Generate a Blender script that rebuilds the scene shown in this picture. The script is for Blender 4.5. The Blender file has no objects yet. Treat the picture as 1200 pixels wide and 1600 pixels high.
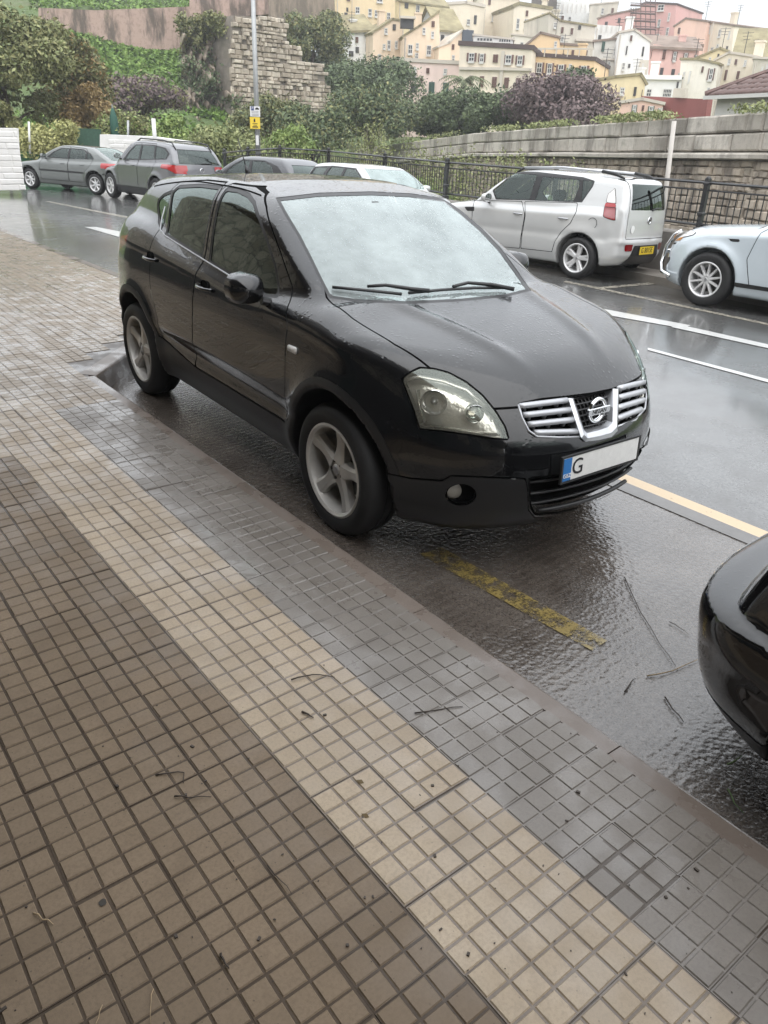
import bpy, bmesh, math, random
import numpy as np
from mathutils import Vector, Matrix

random.seed(7)
RNG = np.random.default_rng(7)
SC = bpy.context.scene
COL = SC.collection
R = math.radians

# ---------------------------------------------------------------- camera, world, sun, exposure
CAM_POS = np.array([-2.762, -2.889, 1.861])
CAM_PITCH, CAM_ROLL, CAM_YAW, CAM_F = R(26.55), R(2.1), R(36.99), 1201.2   # CAM_F in pixels of the 1200x1600 photograph


def cam_axes():
    p, r, y = CAM_PITCH, CAM_ROLL, CAM_YAW
    f = np.array([math.sin(y) * math.cos(p), math.cos(y) * math.cos(p), -math.sin(p)])
    r0 = np.array([math.cos(y), -math.sin(y), 0.0])
    u0 = np.cross(r0, f)
    return r0 * math.cos(r) + u0 * math.sin(r), -r0 * math.sin(r) + u0 * math.cos(r), f


AX_R, AX_U, AX_F = cam_axes()
cd = bpy.data.cameras.new('camera')
cam = bpy.data.objects.new('camera', cd)
COL.objects.link(cam)
cd.sensor_fit = 'VERTICAL'
cd.sensor_height = 36
cd.lens = CAM_F / 1600 * 36
cd.clip_start, cd.clip_end = 0.05, 3000
mw = Matrix.Identity(4)
for i in range(3):
    mw[i][0], mw[i][1], mw[i][2], mw[i][3] = AX_R[i], AX_U[i], -AX_F[i], CAM_POS[i]
cam.matrix_world = mw
SC.camera = cam

SUN_EL, SUN_AZ = R(50), R(205)     # azimuth from +Y towards +X
world = bpy.data.worlds.new('World')
SC.world = world
world.use_nodes = True
wt = world.node_tree
wt.nodes.clear()
wo = wt.nodes.new('ShaderNodeOutputWorld')
wb = wt.nodes.new('ShaderNodeBackground')
sky = wt.nodes.new('ShaderNodeTexSky')
sky.sky_type = 'NISHITA'
sky.sun_disc = False
sky.sun_elevation = SUN_EL
sky.sun_rotation = SUN_AZ
sky.dust_density = 4.0
sky.air_density = 1.0
wmix = wt.nodes.new('ShaderNodeMixRGB')
wtc = wt.nodes.new('ShaderNodeTexCoord')
wn = wt.nodes.new('ShaderNodeTexNoise')
wn.inputs['Scale'].default_value = 2.2
wn.inputs['Detail'].default_value = 5
wr = wt.nodes.new('ShaderNodeValToRGB')
wr.color_ramp.elements[0].position, wr.color_ramp.elements[1].position = 0.3, 0.75
wr.color_ramp.elements[0].color = (15.2, 15.9, 16.8, 1)
wr.color_ramp.elements[1].color = (18.0, 18.3, 18.8, 1)
wmix.inputs[0].default_value = 0.90           # the cloud deck over the clear sky
wt.links.new(wtc.outputs['Generated'], wn.inputs['Vector'])
wt.links.new(wn.outputs['Fac'], wr.inputs[0])
wt.links.new(sky.outputs[0], wmix.inputs[1])
wt.links.new(wr.outputs[0], wmix.inputs[2])
# an overcast sky is about three times brighter overhead than at the horizon
wsep = wt.nodes.new('ShaderNodeSeparateXYZ')
wt.links.new(wtc.outputs['Generated'], wsep.inputs[0])
wcl = wt.nodes.new('ShaderNodeMapRange')
wcl.inputs['From Min'].default_value, wcl.inputs['From Max'].default_value = 0.0, 1.0
wcl.inputs['To Min'].default_value, wcl.inputs['To Max'].default_value = 0.36, 1.0
wt.links.new(wsep.outputs['Z'], wcl.inputs['Value'])
wgr = wt.nodes.new('ShaderNodeMixRGB')
wgr.blend_type = 'MULTIPLY'
wgr.inputs[0].default_value = 1.0
wt.links.new(wmix.outputs[0], wgr.inputs[1])
wt.links.new(wcl.outputs[0], wgr.inputs[2])
wt.links.new(wgr.outputs[0], wb.inputs[0])
wb.inputs[1].default_value = 0.12
wt.links.new(wb.outputs[0], wo.inputs[0])

sd = bpy.data.lights.new('sun', 'SUN')
sd.energy, sd.angle, sd.color = 1.3, R(100), (1.0, 0.97, 0.93)
sun = bpy.data.objects.new('sun', sd)
COL.objects.link(sun)
sdir = Vector((math.sin(SUN_AZ) * math.cos(SUN_EL), math.cos(SUN_AZ) * math.cos(SUN_EL), math.sin(SUN_EL)))
sun.rotation_euler = sdir.to_track_quat('Z', 'Y').to_euler()

SC.view_settings.view_transform = 'Standard'
SC.view_settings.look = 'None'
SC.view_settings.gamma = 1
SC.view_settings.exposure = 0.55
SC.view_settings.use_curve_mapping = False
SC.render.engine = 'CYCLES'
SC.cycles.max_bounces = 8
SC.cycles.transparent_max_bounces = 12
SC.cycles.caustics_reflective = False
SC.cycles.caustics_refractive = False
SC.cycles.sample_clamp_indirect = 4


# ---------------------------------------------------------------- the photograph's rays, used to find real places
def ray(px, py):
    return AX_F + AX_R * ((px - 600) / CAM_F) - AX_U * ((py - 800) / CAM_F)


def ground_z(x, y):
    """The street falls away gently from the bay, across and along."""
    x = np.asarray(x, float); y = np.asarray(y, float)
    sx, sy = x - 1.6, y - 5.5
    return -0.021 * (sx + np.sqrt(sx * sx + .6) - .18) * (x > -.5) - 0.006 * (sy + np.sqrt(sy * sy + 2) - .18) * (y > -3)


def on_ground(px, py, dz=0.0):
    d = ray(px, py)
    z = 0.0
    for _ in range(30):
        t = (z + dz - CAM_POS[2]) / d[2]
        p = CAM_POS + d * t
        z = float(ground_z(p[0], p[1]))
    return np.array([p[0], p[1], z + dz])


def on_z(px, py, z):
    d = ray(px, py)
    return CAM_POS + d * ((z - CAM_POS[2]) / d[2])


def at(px, py, D):
    """Point on the ray of a pixel at horizontal distance D from the camera."""
    d = ray(px, py)
    return CAM_POS + d * (D / math.hypot(d[0], d[1]))


def on_plane(px, py, p0, n):
    d = ray(px, py)
    p0 = np.asarray(p0, float); n = np.asarray(n, float)
    return CAM_POS + d * (np.dot(p0 - CAM_POS, n) / np.dot(d, n))


def to_px(P):
    d = np.asarray(P, float) - CAM_POS
    w = d @ AX_F
    return np.stack([600 + CAM_F * (d @ AX_R) / w, 800 - CAM_F * (d @ AX_U) / w], -1)


# ---------------------------------------------------------------- materials
MATS = {}


class NT:
    def __init__(self, name):
        self.m = bpy.data.materials.new(name)
        self.m.use_nodes = True
        self.t = self.m.node_tree
        self.b = self.t.nodes['Principled BSDF']
        self._co = None

    def n(self, kind, **kw):
        o = self.t.nodes.new(kind)
        for k, v in kw.items():
            if hasattr(o, k) and not k[0].isupper():
                setattr(o, k, v)
            else:
                o.inputs[k.replace('_', ' ')].default_value = v
        return o

    def l(self, a, b):
        self.t.links.new(a, b)

    def co(self, which='Object'):
        if self._co is None:
            self._co = self.n('ShaderNodeTexCoord')
        return self._co.outputs[which]

    def pos(self):
        return self.n('ShaderNodeNewGeometry').outputs['Position']

    def noise(self, scale, detail=4, rough=0.55, vec=None, out='Fac', distort=0.0):
        o = self.n('ShaderNodeTexNoise')
        o.inputs['Scale'].default_value = scale
        o.inputs['Detail'].default_value = detail
        o.inputs['Roughness'].default_value = rough
        o.inputs['Distortion'].default_value = distort
        self.l(vec if vec is not None else self.co(), o.inputs['Vector'])
        return o.outputs[out]

    def ramp(self, fac, stops):
        o = self.n('ShaderNodeValToRGB')
        e = o.color_ramp.elements
        while len(e) < len(stops):
            e.new(0.5)
        for k, (p, c) in zip(e, stops):
            k.position = p
            if not hasattr(c, '__len__'):
                c = (c, c, c)
            k.color = (*c[:3], 1)
        self.l(fac, o.inputs[0])
        return o.outputs[0]

    def mix(self, fac, a, b, mode='MIX'):
        o = self.n('ShaderNodeMixRGB', blend_type=mode)
        for s, v in zip((0, 1, 2), (fac, a, b)):
            if hasattr(v, 'is_linked'):
                self.l(v, o.inputs[s])
            elif s == 0:
                o.inputs[0].default_value = v
            else:
                if not hasattr(v, '__len__'):
                    v = (v, v, v)
                o.inputs[s].default_value = (*v[:3], 1)
        return o.outputs[0]

    def math(self, op, a, b=0.0):
        o = self.n('ShaderNodeMath', operation=op)
        for s, v in enumerate((a, b)):
            if hasattr(v, 'is_linked'):
                self.l(v, o.inputs[s])
            else:
                o.inputs[s].default_value = v
        return o.outputs[0]

    def mapping(self, vec, scale=(1, 1, 1), rot=(0, 0, 0)):
        o = self.n('ShaderNodeMapping')
        o.inputs['Scale'].default_value = scale
        o.inputs['Rotation'].default_value = rot
        self.l(vec, o.inputs['Vector'])
        return o.outputs[0]

    def bump(self, h, strength=0.3, dist=0.01, normal=None):
        o = self.n('ShaderNodeBump')
        o.inputs['Strength'].default_value = strength
        o.inputs['Distance'].default_value = dist
        self.l(h, o.inputs['Height'])
        if normal is not None:
            self.l(normal, o.inputs['Normal'])
        self.l(o.outputs[0], self.b.inputs['Normal'])
        return o.outputs[0]

    def set(self, **kw):
        for k, v in kw.items():
            i = self.b.inputs[k.replace('_', ' ')]
            if hasattr(v, 'is_linked'):
                self.l(v, i)
            else:
                if k in ('Base_Color', 'Emission_Color', 'Specular_Tint', 'Coat_Tint') and len(v) == 3:
                    v = (*v, 1)
                i.default_value = v
        return self

    def by_object(self):
        """A random value per object."""
        return self.n('ShaderNodeObjectInfo').outputs['Random']


def plain(name, col, rough=0.5, metal=0.0, coat=0.0, spec=0.5, var=0.0, vscale=6.0, bump=0.0, bscale=80.0):
    if name in MATS:
        return MATS[name]
    t = NT(name)
    t.set(Base_Color=col, Roughness=rough, Metallic=metal, Coat_Weight=coat, Specular_IOR_Level=spec)
    if var:
        n = t.noise(vscale, 6, 0.65)
        lo = tuple(c * (1 - var) for c in col); hi = tuple(min(1, c * (1 + var)) for c in col)
        t.set(Base_Color=t.ramp(n, [(0.3, lo), (0.7, hi)]))
    if bump:
        t.bump(t.noise(bscale, 3), bump, 0.004)
    MATS[name] = t.m
    return t.m


# ---------------------------------------------------------------- objects
def tag(o, label=None, cat=None, group=None, kind=None):
    for k, v in (('label', label), ('category', cat), ('group', group), ('kind', kind)):
        if v:
            o[k] = v
    return o


def link(o, parent=None):
    COL.objects.link(o)
    if parent is not None:
        o.parent = parent
    return o


def empty(name, loc=(0, 0, 0), rz=0.0, label=None, cat=None, group=None, rot=None):
    o = bpy.data.objects.new(name, None)
    o.empty_display_size = 0.2
    o.location = [float(v) for v in loc]
    o.rotation_euler = rot if rot is not None else (0, 0, rz)
    link(o)
    return tag(o, label, cat, group)


def mesh_obj(name, verts, faces, mat, parent=None, smooth=False, loc=None, rz=None):
    me = bpy.data.meshes.new(name)
    me.from_pydata([tuple(map(float, v)) for v in verts], [], [tuple(map(int, f)) for f in faces])
    mats = mat if isinstance(mat, (list, tuple)) else [mat]
    for m in mats:
        me.materials.append(m)
    if smooth:
        me.polygons.foreach_set('use_smooth', [True] * len(me.polygons))
    me.update()
    o = bpy.data.objects.new(name, me)
    if loc is not None:
        o.location = [float(v) for v in loc]
    if rz is not None:
        o.rotation_euler = (0, 0, rz)
    return link(o, parent)


def inst(src, name=None, loc=None, rot=None, scale=None, parent=None):
    c = src.copy()
    if name:
        c.name = name
    if loc is not None:
        c.location = [float(v) for v in loc]
    if rot is not None:
        c.rotation_euler = rot
    if scale is not None:
        c.scale = scale if hasattr(scale, '__len__') else (scale,) * 3
    COL.objects.link(c)
    if parent is not None:
        c.parent = parent
    return c


class MB:
    """Collects simple solids into one mesh."""

    def __init__(self):
        self.v, self.f, self.mi = [], [], []
        self.cur = 0

    def add(self, vs, fs):
        o = len(self.v)
        self.v += [tuple(map(float, p)) for p in vs]
        self.f += [tuple(i + o for i in f) for f in fs]
        self.mi += [self.cur] * len(fs)
        return self

    def box(self, c, s, rz=0.0, M=None, bevel=0.0):
        cx, cy, cz = c; a, b, d = s[0] / 2, s[1] / 2, s[2] / 2
        if bevel > 0:
            e = min(bevel, a * .9, b * .9, d * .9)
            P = []
            for z, q in ((-d, e), (-d + e, 0), (d - e, 0), (d, e)):
                P += [(-a + q, -b + q, z), (a - q, -b + q, z), (a - q, b - q, z), (-a + q, b - q, z)]
            F = [(3, 2, 1, 0), (12, 13, 14, 15)]
            for k in range(3):
                for j in range(4):
                    F.append((k * 4 + j, k * 4 + (j + 1) % 4, k * 4 + 4 + (j + 1) % 4, k * 4 + 4 + j))
        else:
            P = [(x, y, z) for z in (-d, d) for x, y in ((-a, -b), (a, -b), (a, b), (-a, b))]
            F = [(3, 2, 1, 0), (4, 5, 6, 7), (0, 1, 5, 4), (1, 2, 6, 5), (2, 3, 7, 6), (3, 0, 4, 7)]
        co, si = math.cos(rz), math.sin(rz)
        if M is not None:
            P = [tuple(np.asarray(c) + np.asarray(M) @ np.array(p)) for p in P]
        else:
            P = [(cx + x * co - y * si, cy + x * si + y * co, cz + z) for x, y, z in P]
        return self.add(P, F)

    def prism(self, poly, h0, h1, fr=None):
        """poly in 2D, extruded from h0 to h1 along the third axis of frame fr = (origin, ex, ey, ez)."""
        n = len(poly)
        if fr is None:
            fr = ((0, 0, 0), (1, 0, 0), (0, 1, 0), (0, 0, 1))
        o, ex, ey, ez = [np.asarray(q, float) for q in fr]
        P = [o + ex * x + ey * y + ez * h for h in (h0, h1) for x, y in poly]
        F = [tuple(range(n - 1, -1, -1)), tuple(range(n, 2 * n))]
        F += [(i, (i + 1) % n, n + (i + 1) % n, n + i) for i in range(n)]
        return self.add(P, F)

    def tube(self, pts, r, n=6, cap=True, flat=None):
        pts = [np.asarray(p, float) for p in pts]
        m = len(pts)
        rr = r if hasattr(r, '__len__') else [r] * m
        P = []
        prev = None
        for i, p in enumerate(pts):
            t = pts[min(i + 1, m - 1)] - pts[max(i - 1, 0)]
            t = t / (np.linalg.norm(t) + 1e-12)
            if prev is None:
                a = np.array([0, 0, 1.0]) if abs(t[2]) < 0.9 else np.array([1.0, 0, 0])
            else:
                a = prev
            u = np.cross(t, a); u /= np.linalg.norm(u) + 1e-12
            w = np.cross(u, t)
            prev = w
            for k in range(n):
                an = 2 * math.pi * k / n
                P.append(p + (u * math.cos(an) + w * math.sin(an) * (flat or 1.0)) * rr[i])
        F = [(i * n + k, i * n + (k + 1) % n, (i + 1) * n + (k + 1) % n, (i + 1) * n + k) for i in range(m - 1) for k in range(n)]
        if cap:
            F += [tuple(range(n - 1, -1, -1)), tuple(range((m - 1) * n, m * n))]
        return self.add(P, F)

    def lathe(self, prof, n=24, c=(0, 0, 0), axis='z', closed=False):
        P = []
        for r, h in prof:
            for k in range(n):
                a = 2 * math.pi * k / n
                x, y = r * math.cos(a), r * math.sin(a)
                p = (x, y, h) if axis == 'z' else ((x, h, y) if axis == 'y' else (h, x, y))
                P.append((p[0] + c[0], p[1] + c[1], p[2] + c[2]))
        m = len(prof)
        F = [(i * n + k, i * n + (k + 1) % n, ((i + 1) % m) * n + (k + 1) % n, ((i + 1) % m) * n + k)
             for i in range(m if closed else m - 1) for k in range(n)]
        return self.add(P, F)

    def build(self, name, mat, parent=None, smooth=False, loc=None, rz=None):
        o = mesh_obj(name, self.v, self.f, mat, parent, smooth, loc, rz)
        if max(self.mi, default=0) > 0:
            o.data.polygons.foreach_set('material_index', self.mi)
        return o


def shade_auto(o, ang=40):
    me = o.data
    me.polygons.foreach_set('use_smooth', [True] * len(me.polygons))
    try:
        me.set_sharp_from_angle(angle=R(ang))
    except Exception:
        pass
    return o


def text_mesh(s, size=0.1, depth=0.002):
    """Vertices and faces of flat lettering, centred, in the XY plane."""
    cu = bpy.data.curves.new('lettering', 'FONT')
    cu.body = s
    cu.size = size
    cu.extrude = depth
    cu.resolution_u = 3
    cu.align_x, cu.align_y = 'CENTER', 'CENTER'
    o = bpy.data.objects.new('lettering', cu)
    COL.objects.link(o)
    dg = bpy.context.evaluated_depsgraph_get()
    me = o.evaluated_get(dg).to_mesh()
    V = np.array([v.co[:] for v in me.vertices]).reshape(-1, 3)
    F = [tuple(p.vertices) for p in me.polygons]
    o.evaluated_get(dg).to_mesh_clear()
    bpy.data.objects.remove(o)
    return V, F


def add_text(s, size, origin, ex, ey, mat, parent, name='lettering', depth=0.002, bold=0.0):
    V, F = text_mesh(s, size, depth)
    ex, ey = np.asarray(ex, float), np.asarray(ey, float)
    ez = np.cross(ex, ey)
    P = np.asarray(origin, float) + V[:, :1] * ex + V[:, 1:2] * ey + V[:, 2:] * ez
    return mesh_obj(name, P, F, mat, parent)
# ---------------------------------------------------------------- car bodies: one smooth solid, panels cut out of it
def curve(pts):
    """Monotone cubic through the points (flat beyond the ends)."""
    pts = sorted(pts)
    X = np.array([p[0] for p in pts], float); Y = np.array([p[1] for p in pts], float)
    h = np.diff(X); d = np.diff(Y) / h
    m = np.zeros(len(X))
    if len(X) > 2:
        for i in range(1, len(X) - 1):
            if d[i - 1] * d[i] > 0:
                w1, w2 = 2 * h[i] + h[i - 1], h[i] + 2 * h[i - 1]
                m[i] = (w1 + w2) / (w1 / d[i - 1] + w2 / d[i])
    m[0], m[-1] = d[0], d[-1]

    def f(x):
        x = np.asarray(x, float)
        i = np.clip(np.searchsorted(X, x) - 1, 0, len(X) - 2)
        t = (np.clip(x, X[0], X[-1]) - X[i]) / h[i]
        y = ((1 + 2 * t) * (1 - t) ** 2 * Y[i] + t * (1 - t) ** 2 * h[i] * m[i] + t * t * (3 - 2 * t) * Y[i + 1] + t * t * (t - 1) * h[i] * m[i + 1])
        return y + np.where(x < X[0], (x - X[0]) * m[0], 0) + np.where(x > X[-1], (x - X[-1]) * m[-1], 0)
    return f


def smax(a, b, k):
    h = np.maximum(k - np.abs(a - b), 0)
    return np.maximum(a, b) + h * h / (4 * k)


def smin(a, b, k):
    h = np.maximum(k - np.abs(a - b), 0)
    return np.minimum(a, b) - h * h / (4 * k)


def body_field(S):
    c = {k: curve(S[k]) for k in ('w', 'sec', 'top', 'front', 'rear', 'bottom', 'gw', 'gplan', 'roof', 'ws', 'bl')}
    fc2, fc4 = S.get('front_curve', (0.35, 0.45))
    rc2, rc4 = S.get('rear_curve', (0.10, 0.20))
    k = dict(st=0.10, fs=0.16, ft=0.10, rs=0.16, gr=0.10, gw=0.10, lg=0.05)
    k.update(S.get('k', {}))

    def F(x, y, z):
        x, y, z = np.asarray(x, float), np.asarray(y, float), np.asarray(z, float)
        ay = np.abs(y)
        y2 = y * y
        side_w = c['w'](x) + c['sec'](z)
        for ax, az, ar in S['arches']:
            d = np.sqrt((x - ax) ** 2 + (z - az) ** 2)
            side_w = side_w + S.get('flare', 0.022) * np.exp(-((np.maximum(d - ar, 0) / S.get('flare_w', 0.10)) ** 2)) * (d < ar + 0.5)
        for q in S.get('creases', []):      # (z at x curve points, depth, width)
            zz = curve(q[0])(x)
            side_w = side_w + q[1] * np.exp(-((z - zz) / q[2]) ** 2)
        a = ay - side_w
        top = c['top'](x) - S.get('top_crown', 0.10) * y2
        for r in S.get('ridges', []):       # hood ridges: (y curve over x, height, width, x0, x1)
            yc = curve(r[0])(x)
            s = np.clip((x - r[3]) / 0.25, 0, 1) * np.clip((r[4] - x) / 0.25, 0, 1)
            top = top + r[1] * s * np.exp(-((ay - yc) / r[2]) ** 2)
        b = z - top
        L = smax(a, b, k['st'])
        fr = x - (c['front'](z) - fc2 * y2 - fc4 * y2 * y2)
        rr = (c['rear'](z) + rc2 * y2 + rc4 * y2 * y2) - x
        L = smax(L, fr, k['fs'])
        L = smax(L, rr, k['rs'])
        L = smax(L, c['bottom'](x) - z, 0.06)
        g = ay - (c['gw'](z) + c['gplan'](x))
        rf = z - (c['roof'](x) - S.get('roof_crown', 0.07) * y2)
        wsx = x - (c['ws'](z) - S.get('ws_curve', 0.22) * y2)
        blx = (c['bl'](z) + S.get('bl_curve', 0.16) * y2) - x
        G = smax(g, rf, k['gr'])
        G = smax(G, wsx, k['gw'])
        G = smax(G, blx, k['gw'])
        G = smax(G, 0.6 - z, 0.05)
        B = smin(L, G, k['lg'])
        for ax, az, ar in S['arches']:
            d = np.sqrt((x - ax) ** 2 + (z - az) ** 2)
            B = smax(B, np.minimum(ar - d, ay - 0.50), 0.015)
        for e in S.get('extra', []):
            B = e(x, y, z, B)
        return B
    return F


def surface_nets(F, lo, hi, h):
    n = [int(math.ceil((hi[i] - lo[i]) / h)) + 1 for i in range(3)]
    ax = [lo[i] + h * np.arange(n[i]) for i in range(3)]
    f = F(ax[0][:, None, None], ax[1][None, :, None], ax[2][None, None, :]).astype(np.float32)
    s = f < 0
    cells = np.zeros([m - 1 for m in n], np.int8)
    for i in (0, 1):
        for j in (0, 1):
            for k in (0, 1):
                cells += s[i:n[0] - 1 + i, j:n[1] - 1 + j, k:n[2] - 1 + k]
    act = (cells > 0) & (cells < 8)
    idx = -np.ones(act.shape, np.int64)
    C = np.argwhere(act)
    idx[act] = np.arange(len(C))
    acc = np.zeros((len(C), 3)); cnt = np.zeros(len(C))
    corners = [(i, j, k) for i in (0, 1) for j in (0, 1) for k in (0, 1)]
    for a in corners:
        for d in range(3):
            if a[d] == 0:
                b = list(a); b[d] = 1
                fa = f[C[:, 0] + a[0], C[:, 1] + a[1], C[:, 2] + a[2]]
                fb = f[C[:, 0] + b[0], C[:, 1] + b[1], C[:, 2] + b[2]]
                m = (fa < 0) != (fb < 0)
                t = np.where(m, fa / np.where(m, fa - fb, 1), 0)
                p = np.array(a, float)[None, :].repeat(len(C), 0)
                p[:, d] += t
                acc[m] += p[m]; cnt[m] += 1
    V = np.array(lo) + h * (C + acc / cnt[:, None])
    Q = []
    for d in range(3):
        u, v = (d + 1) % 3, (d + 2) % 3
        sl0 = [slice(None)] * 3; sl1 = [slice(None)] * 3
        sl0[d] = slice(0, -1); sl1[d] = slice(1, None)
        cross = s[tuple(sl0)] != s[tuple(sl1)]
        E = np.argwhere(cross)
        E = E[(E[:, u] > 0) & (E[:, v] > 0) & (E[:, u] < n[u] - 1) & (E[:, v] < n[v] - 1)]
        inside = s[E[:, 0], E[:, 1], E[:, 2]]
        q = []
        for du, dv in ((-1, -1), (0, -1), (0, 0), (-1, 0)):
            e = E.copy(); e[:, u] += du; e[:, v] += dv
            q.append(idx[e[:, 0], e[:, 1], e[:, 2]])
        q = np.stack(q, 1)
        q[~inside] = q[~inside][:, ::-1]
        Q.append(q)
    Q = np.concatenate(Q)
    Q = Q[(Q >= 0).all(1)]
    return V, Q


def grad(F, V, e=2e-3):
    g = np.stack([F(V[:, 0] + e, V[:, 1], V[:, 2]) - F(V[:, 0] - e, V[:, 1], V[:, 2]),
                  F(V[:, 0], V[:, 1] + e, V[:, 2]) - F(V[:, 0], V[:, 1] - e, V[:, 2]),
                  F(V[:, 0], V[:, 1], V[:, 2] + e) - F(V[:, 0], V[:, 1], V[:, 2] - e)], 1) / (2 * e)
    return g


def project(F, V, it=3, lim=0.03):
    for _ in range(it):
        f = F(V[:, 0], V[:, 1], V[:, 2]); g = grad(F, V)
        st = -f[:, None] * g / np.maximum((g * g).sum(1, keepdims=True), 0.15)
        nn = np.linalg.norm(st, axis=1, keepdims=True)
        V = V + st * np.minimum(1, lim / np.maximum(nn, 1e-9))
    return V


def poly_sdf(poly, P):
    poly = np.asarray(poly, float)
    d = np.full(len(P), 1e9); ins = np.zeros(len(P), bool)
    for i in range(len(poly)):
        a, b = poly[i], poly[(i + 1) % len(poly)]
        ab = b - a
        t = np.clip(((P - a) @ ab) / max(ab @ ab, 1e-12), 0, 1)
        d = np.minimum(d, np.linalg.norm(P - a - t[:, None] * ab, axis=1))
        c = (a[1] > P[:, 1]) != (b[1] > P[:, 1])
        xi = a[0] + (P[:, 1] - a[1]) * ab[0] / (ab[1] if abs(ab[1]) > 1e-12 else 1e-12)
        ins ^= c & (P[:, 0] < xi)
    return np.where(ins, -d, d)


class Skin:
    """A triangle skin with a label per triangle; cut() splits it along the zero line of a value given per vertex."""

    def __init__(self, F, lo, hi, h):
        self.F = F
        V, Q = surface_nets(F, lo, hi, h)
        V = project(F, V)
        T = np.concatenate([Q[:, [0, 1, 2]], Q[:, [0, 2, 3]]])
        self.V, self.T = V, T
        self.names = ['body']
        self.L = np.zeros(len(T), int)

    def cut(self, g):
        V, T, L = self.V, self.T, self.L
        g = np.where(np.abs(g) < 1e-6, 1e-6, g)
        neg = g[T] < 0
        c = neg.sum(1)
        keep = (c == 0) | (c == 3)
        Tm, Lm, nm = T[~keep], L[~keep], neg[~keep]
        if len(Tm) == 0:
            return g
        odd = np.where((nm.sum(1) == 1)[:, None], nm, ~nm)
        r = odd.argmax(1)
        i = np.arange(len(Tm))
        a, b, d = Tm[i, r], Tm[i, (r + 1) % 3], Tm[i, (r + 2) % 3]
        E = np.concatenate([np.stack([a, b], 1), np.stack([a, d], 1)])
        E.sort(axis=1)
        U, inv = np.unique(E, axis=0, return_inverse=True)
        inv = inv.ravel()
        ga, gb = g[U[:, 0]], g[U[:, 1]]
        t = np.clip(ga / (ga - gb), 0.02, 0.98)[:, None]
        NV = V[U[:, 0]] * (1 - t) + V[U[:, 1]] * t
        base = len(V)
        ab, ad = base + inv[:len(Tm)], base + inv[len(Tm):]
        T2 = np.concatenate([T[keep], np.stack([a, ab, ad], 1), np.stack([ab, b, d], 1), np.stack([ab, d, ad], 1)])
        self.L = np.concatenate([L[keep], Lm, Lm, Lm])
        self.V = np.concatenate([V, NV]); self.T = T2
        return np.concatenate([g, np.zeros(len(NV))])

    def field(self, proj, poly, lim=None, mirror=False):
        """Signed distance (metres, roughly) of every vertex to an outline seen from the side, front, rear, top or the street camera."""
        V = self.V
        sy = -1.0 if mirror else 1.0
        x, y, z = V[:, 0], V[:, 1] * sy, V[:, 2]
        if proj == 'side':               # the car's right side (y < 0)
            g = poly_sdf(poly, np.stack([x, z], 1)); lim_v = (-(lim or 0.45)) - y
            return np.maximum(g, -lim_v)
        if proj == 'front':
            g = poly_sdf(poly, np.stack([y, z], 1)); return np.maximum(g, (lim if lim is not None else 0.0) - x)
        if proj == 'rear':
            g = poly_sdf(poly, np.stack([y, z], 1)); return np.maximum(g, x - (lim if lim is not None else -1.5))
        if proj == 'top':
            g = poly_sdf(poly, np.stack([x, y], 1)); return np.maximum(g, (lim if lim is not None else 0.7) - z)
        if proj == 'diag':               # poly in (s, z), s along a direction in plan; lim = (dx, dy)
            d = np.asarray(lim, float); d = d / np.linalg.norm(d)
            s = x * -d[1] + y * d[0]; w = x * d[0] + y * d[1]
            return np.maximum(poly_sdf(poly, np.stack([s, z], 1)), 0.2 - w)
        if proj == 'photo':              # poly in pixels of the photograph, lim = (4x4 local-to-world, box lo, box hi)
            M, lo, hi = lim
            P = np.stack([x, y, z], 1)
            Wd = P @ np.array(M)[:3, :3].T + np.array(M)[:3, 3]
            px = to_px(Wd)
            dep = (Wd - CAM_POS) @ AX_F
            g = poly_sdf(poly, px) * dep / CAM_F
            for i in range(3):
                g = np.maximum(g, np.maximum(lo[i] - P[:, i], P[:, i] - hi[i]))
            return g

    def region(self, name, proj, poly, lim=None, mirror=False, gap=0.0, only=None, gapname='panel_gap'):
        """Give the triangles inside the outline a label of their own, with a gap strip around it."""
        def lab(nm):
            if nm not in self.names:
                self.names.append(nm)
            return self.names.index(nm)
        ok = None
        if only is not None:
            ok = [self.names.index(o) for o in only if o in self.names]
        if gap > 0:
            self.cut(self.field(proj, poly, lim, mirror) - gap / 2)
            self.cut(self.field(proj, poly, lim, mirror) + gap / 2)
            gc = self.field(proj, poly, lim, mirror)[self.T].mean(1)
            m = np.abs(gc) < gap / 2
            inner = gc <= -gap / 2
            if ok is not None:
                o = np.isin(self.L, ok); m &= o; inner &= o
            self.L[m] = lab(gapname)
            self.L[inner] = lab(name)
        else:
            self.cut(self.field(proj, poly, lim, mirror))
            gc = self.field(proj, poly, lim, mirror)[self.T].mean(1)
            inner = gc < 0
            if ok is not None:
                inner &= np.isin(self.L, ok)
            self.L[inner] = lab(name)

    def part(self, label, name, mat, parent, inset=0.0, center=True, keep=None):
        if label not in self.names:
            return None
        m = self.L == self.names.index(label)
        if keep is not None:
            m &= keep
        T = self.T[m]
        if len(T) == 0:
            return None
        u, inv = np.unique(T, return_inverse=True)
        V = self.V[u]; F = inv.reshape(-1, 3)
        g = grad(self.F, V)
        n = g / np.maximum(np.linalg.norm(g, axis=1, keepdims=True), 1e-9)
        V = V - n * inset
        me = bpy.data.meshes.new(name)
        me.vertices.add(len(V)); me.vertices.foreach_set('co', V.ravel())
        me.loops.add(3 * len(F)); me.loops.foreach_set('vertex_index', F.ravel())
        me.polygons.add(len(F)); me.polygons.foreach_set('loop_start', np.arange(0, 3 * len(F), 3))
        me.polygons.foreach_set('use_smooth', np.ones(len(F), bool))
        me.update(calc_edges=True); me.validate()
        if len(me.vertices) == len(V):
            me.normals_split_custom_set_from_vertices([tuple(q) for q in n])
        me.materials.append(mat)
        o = bpy.data.objects.new(name, me)
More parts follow.
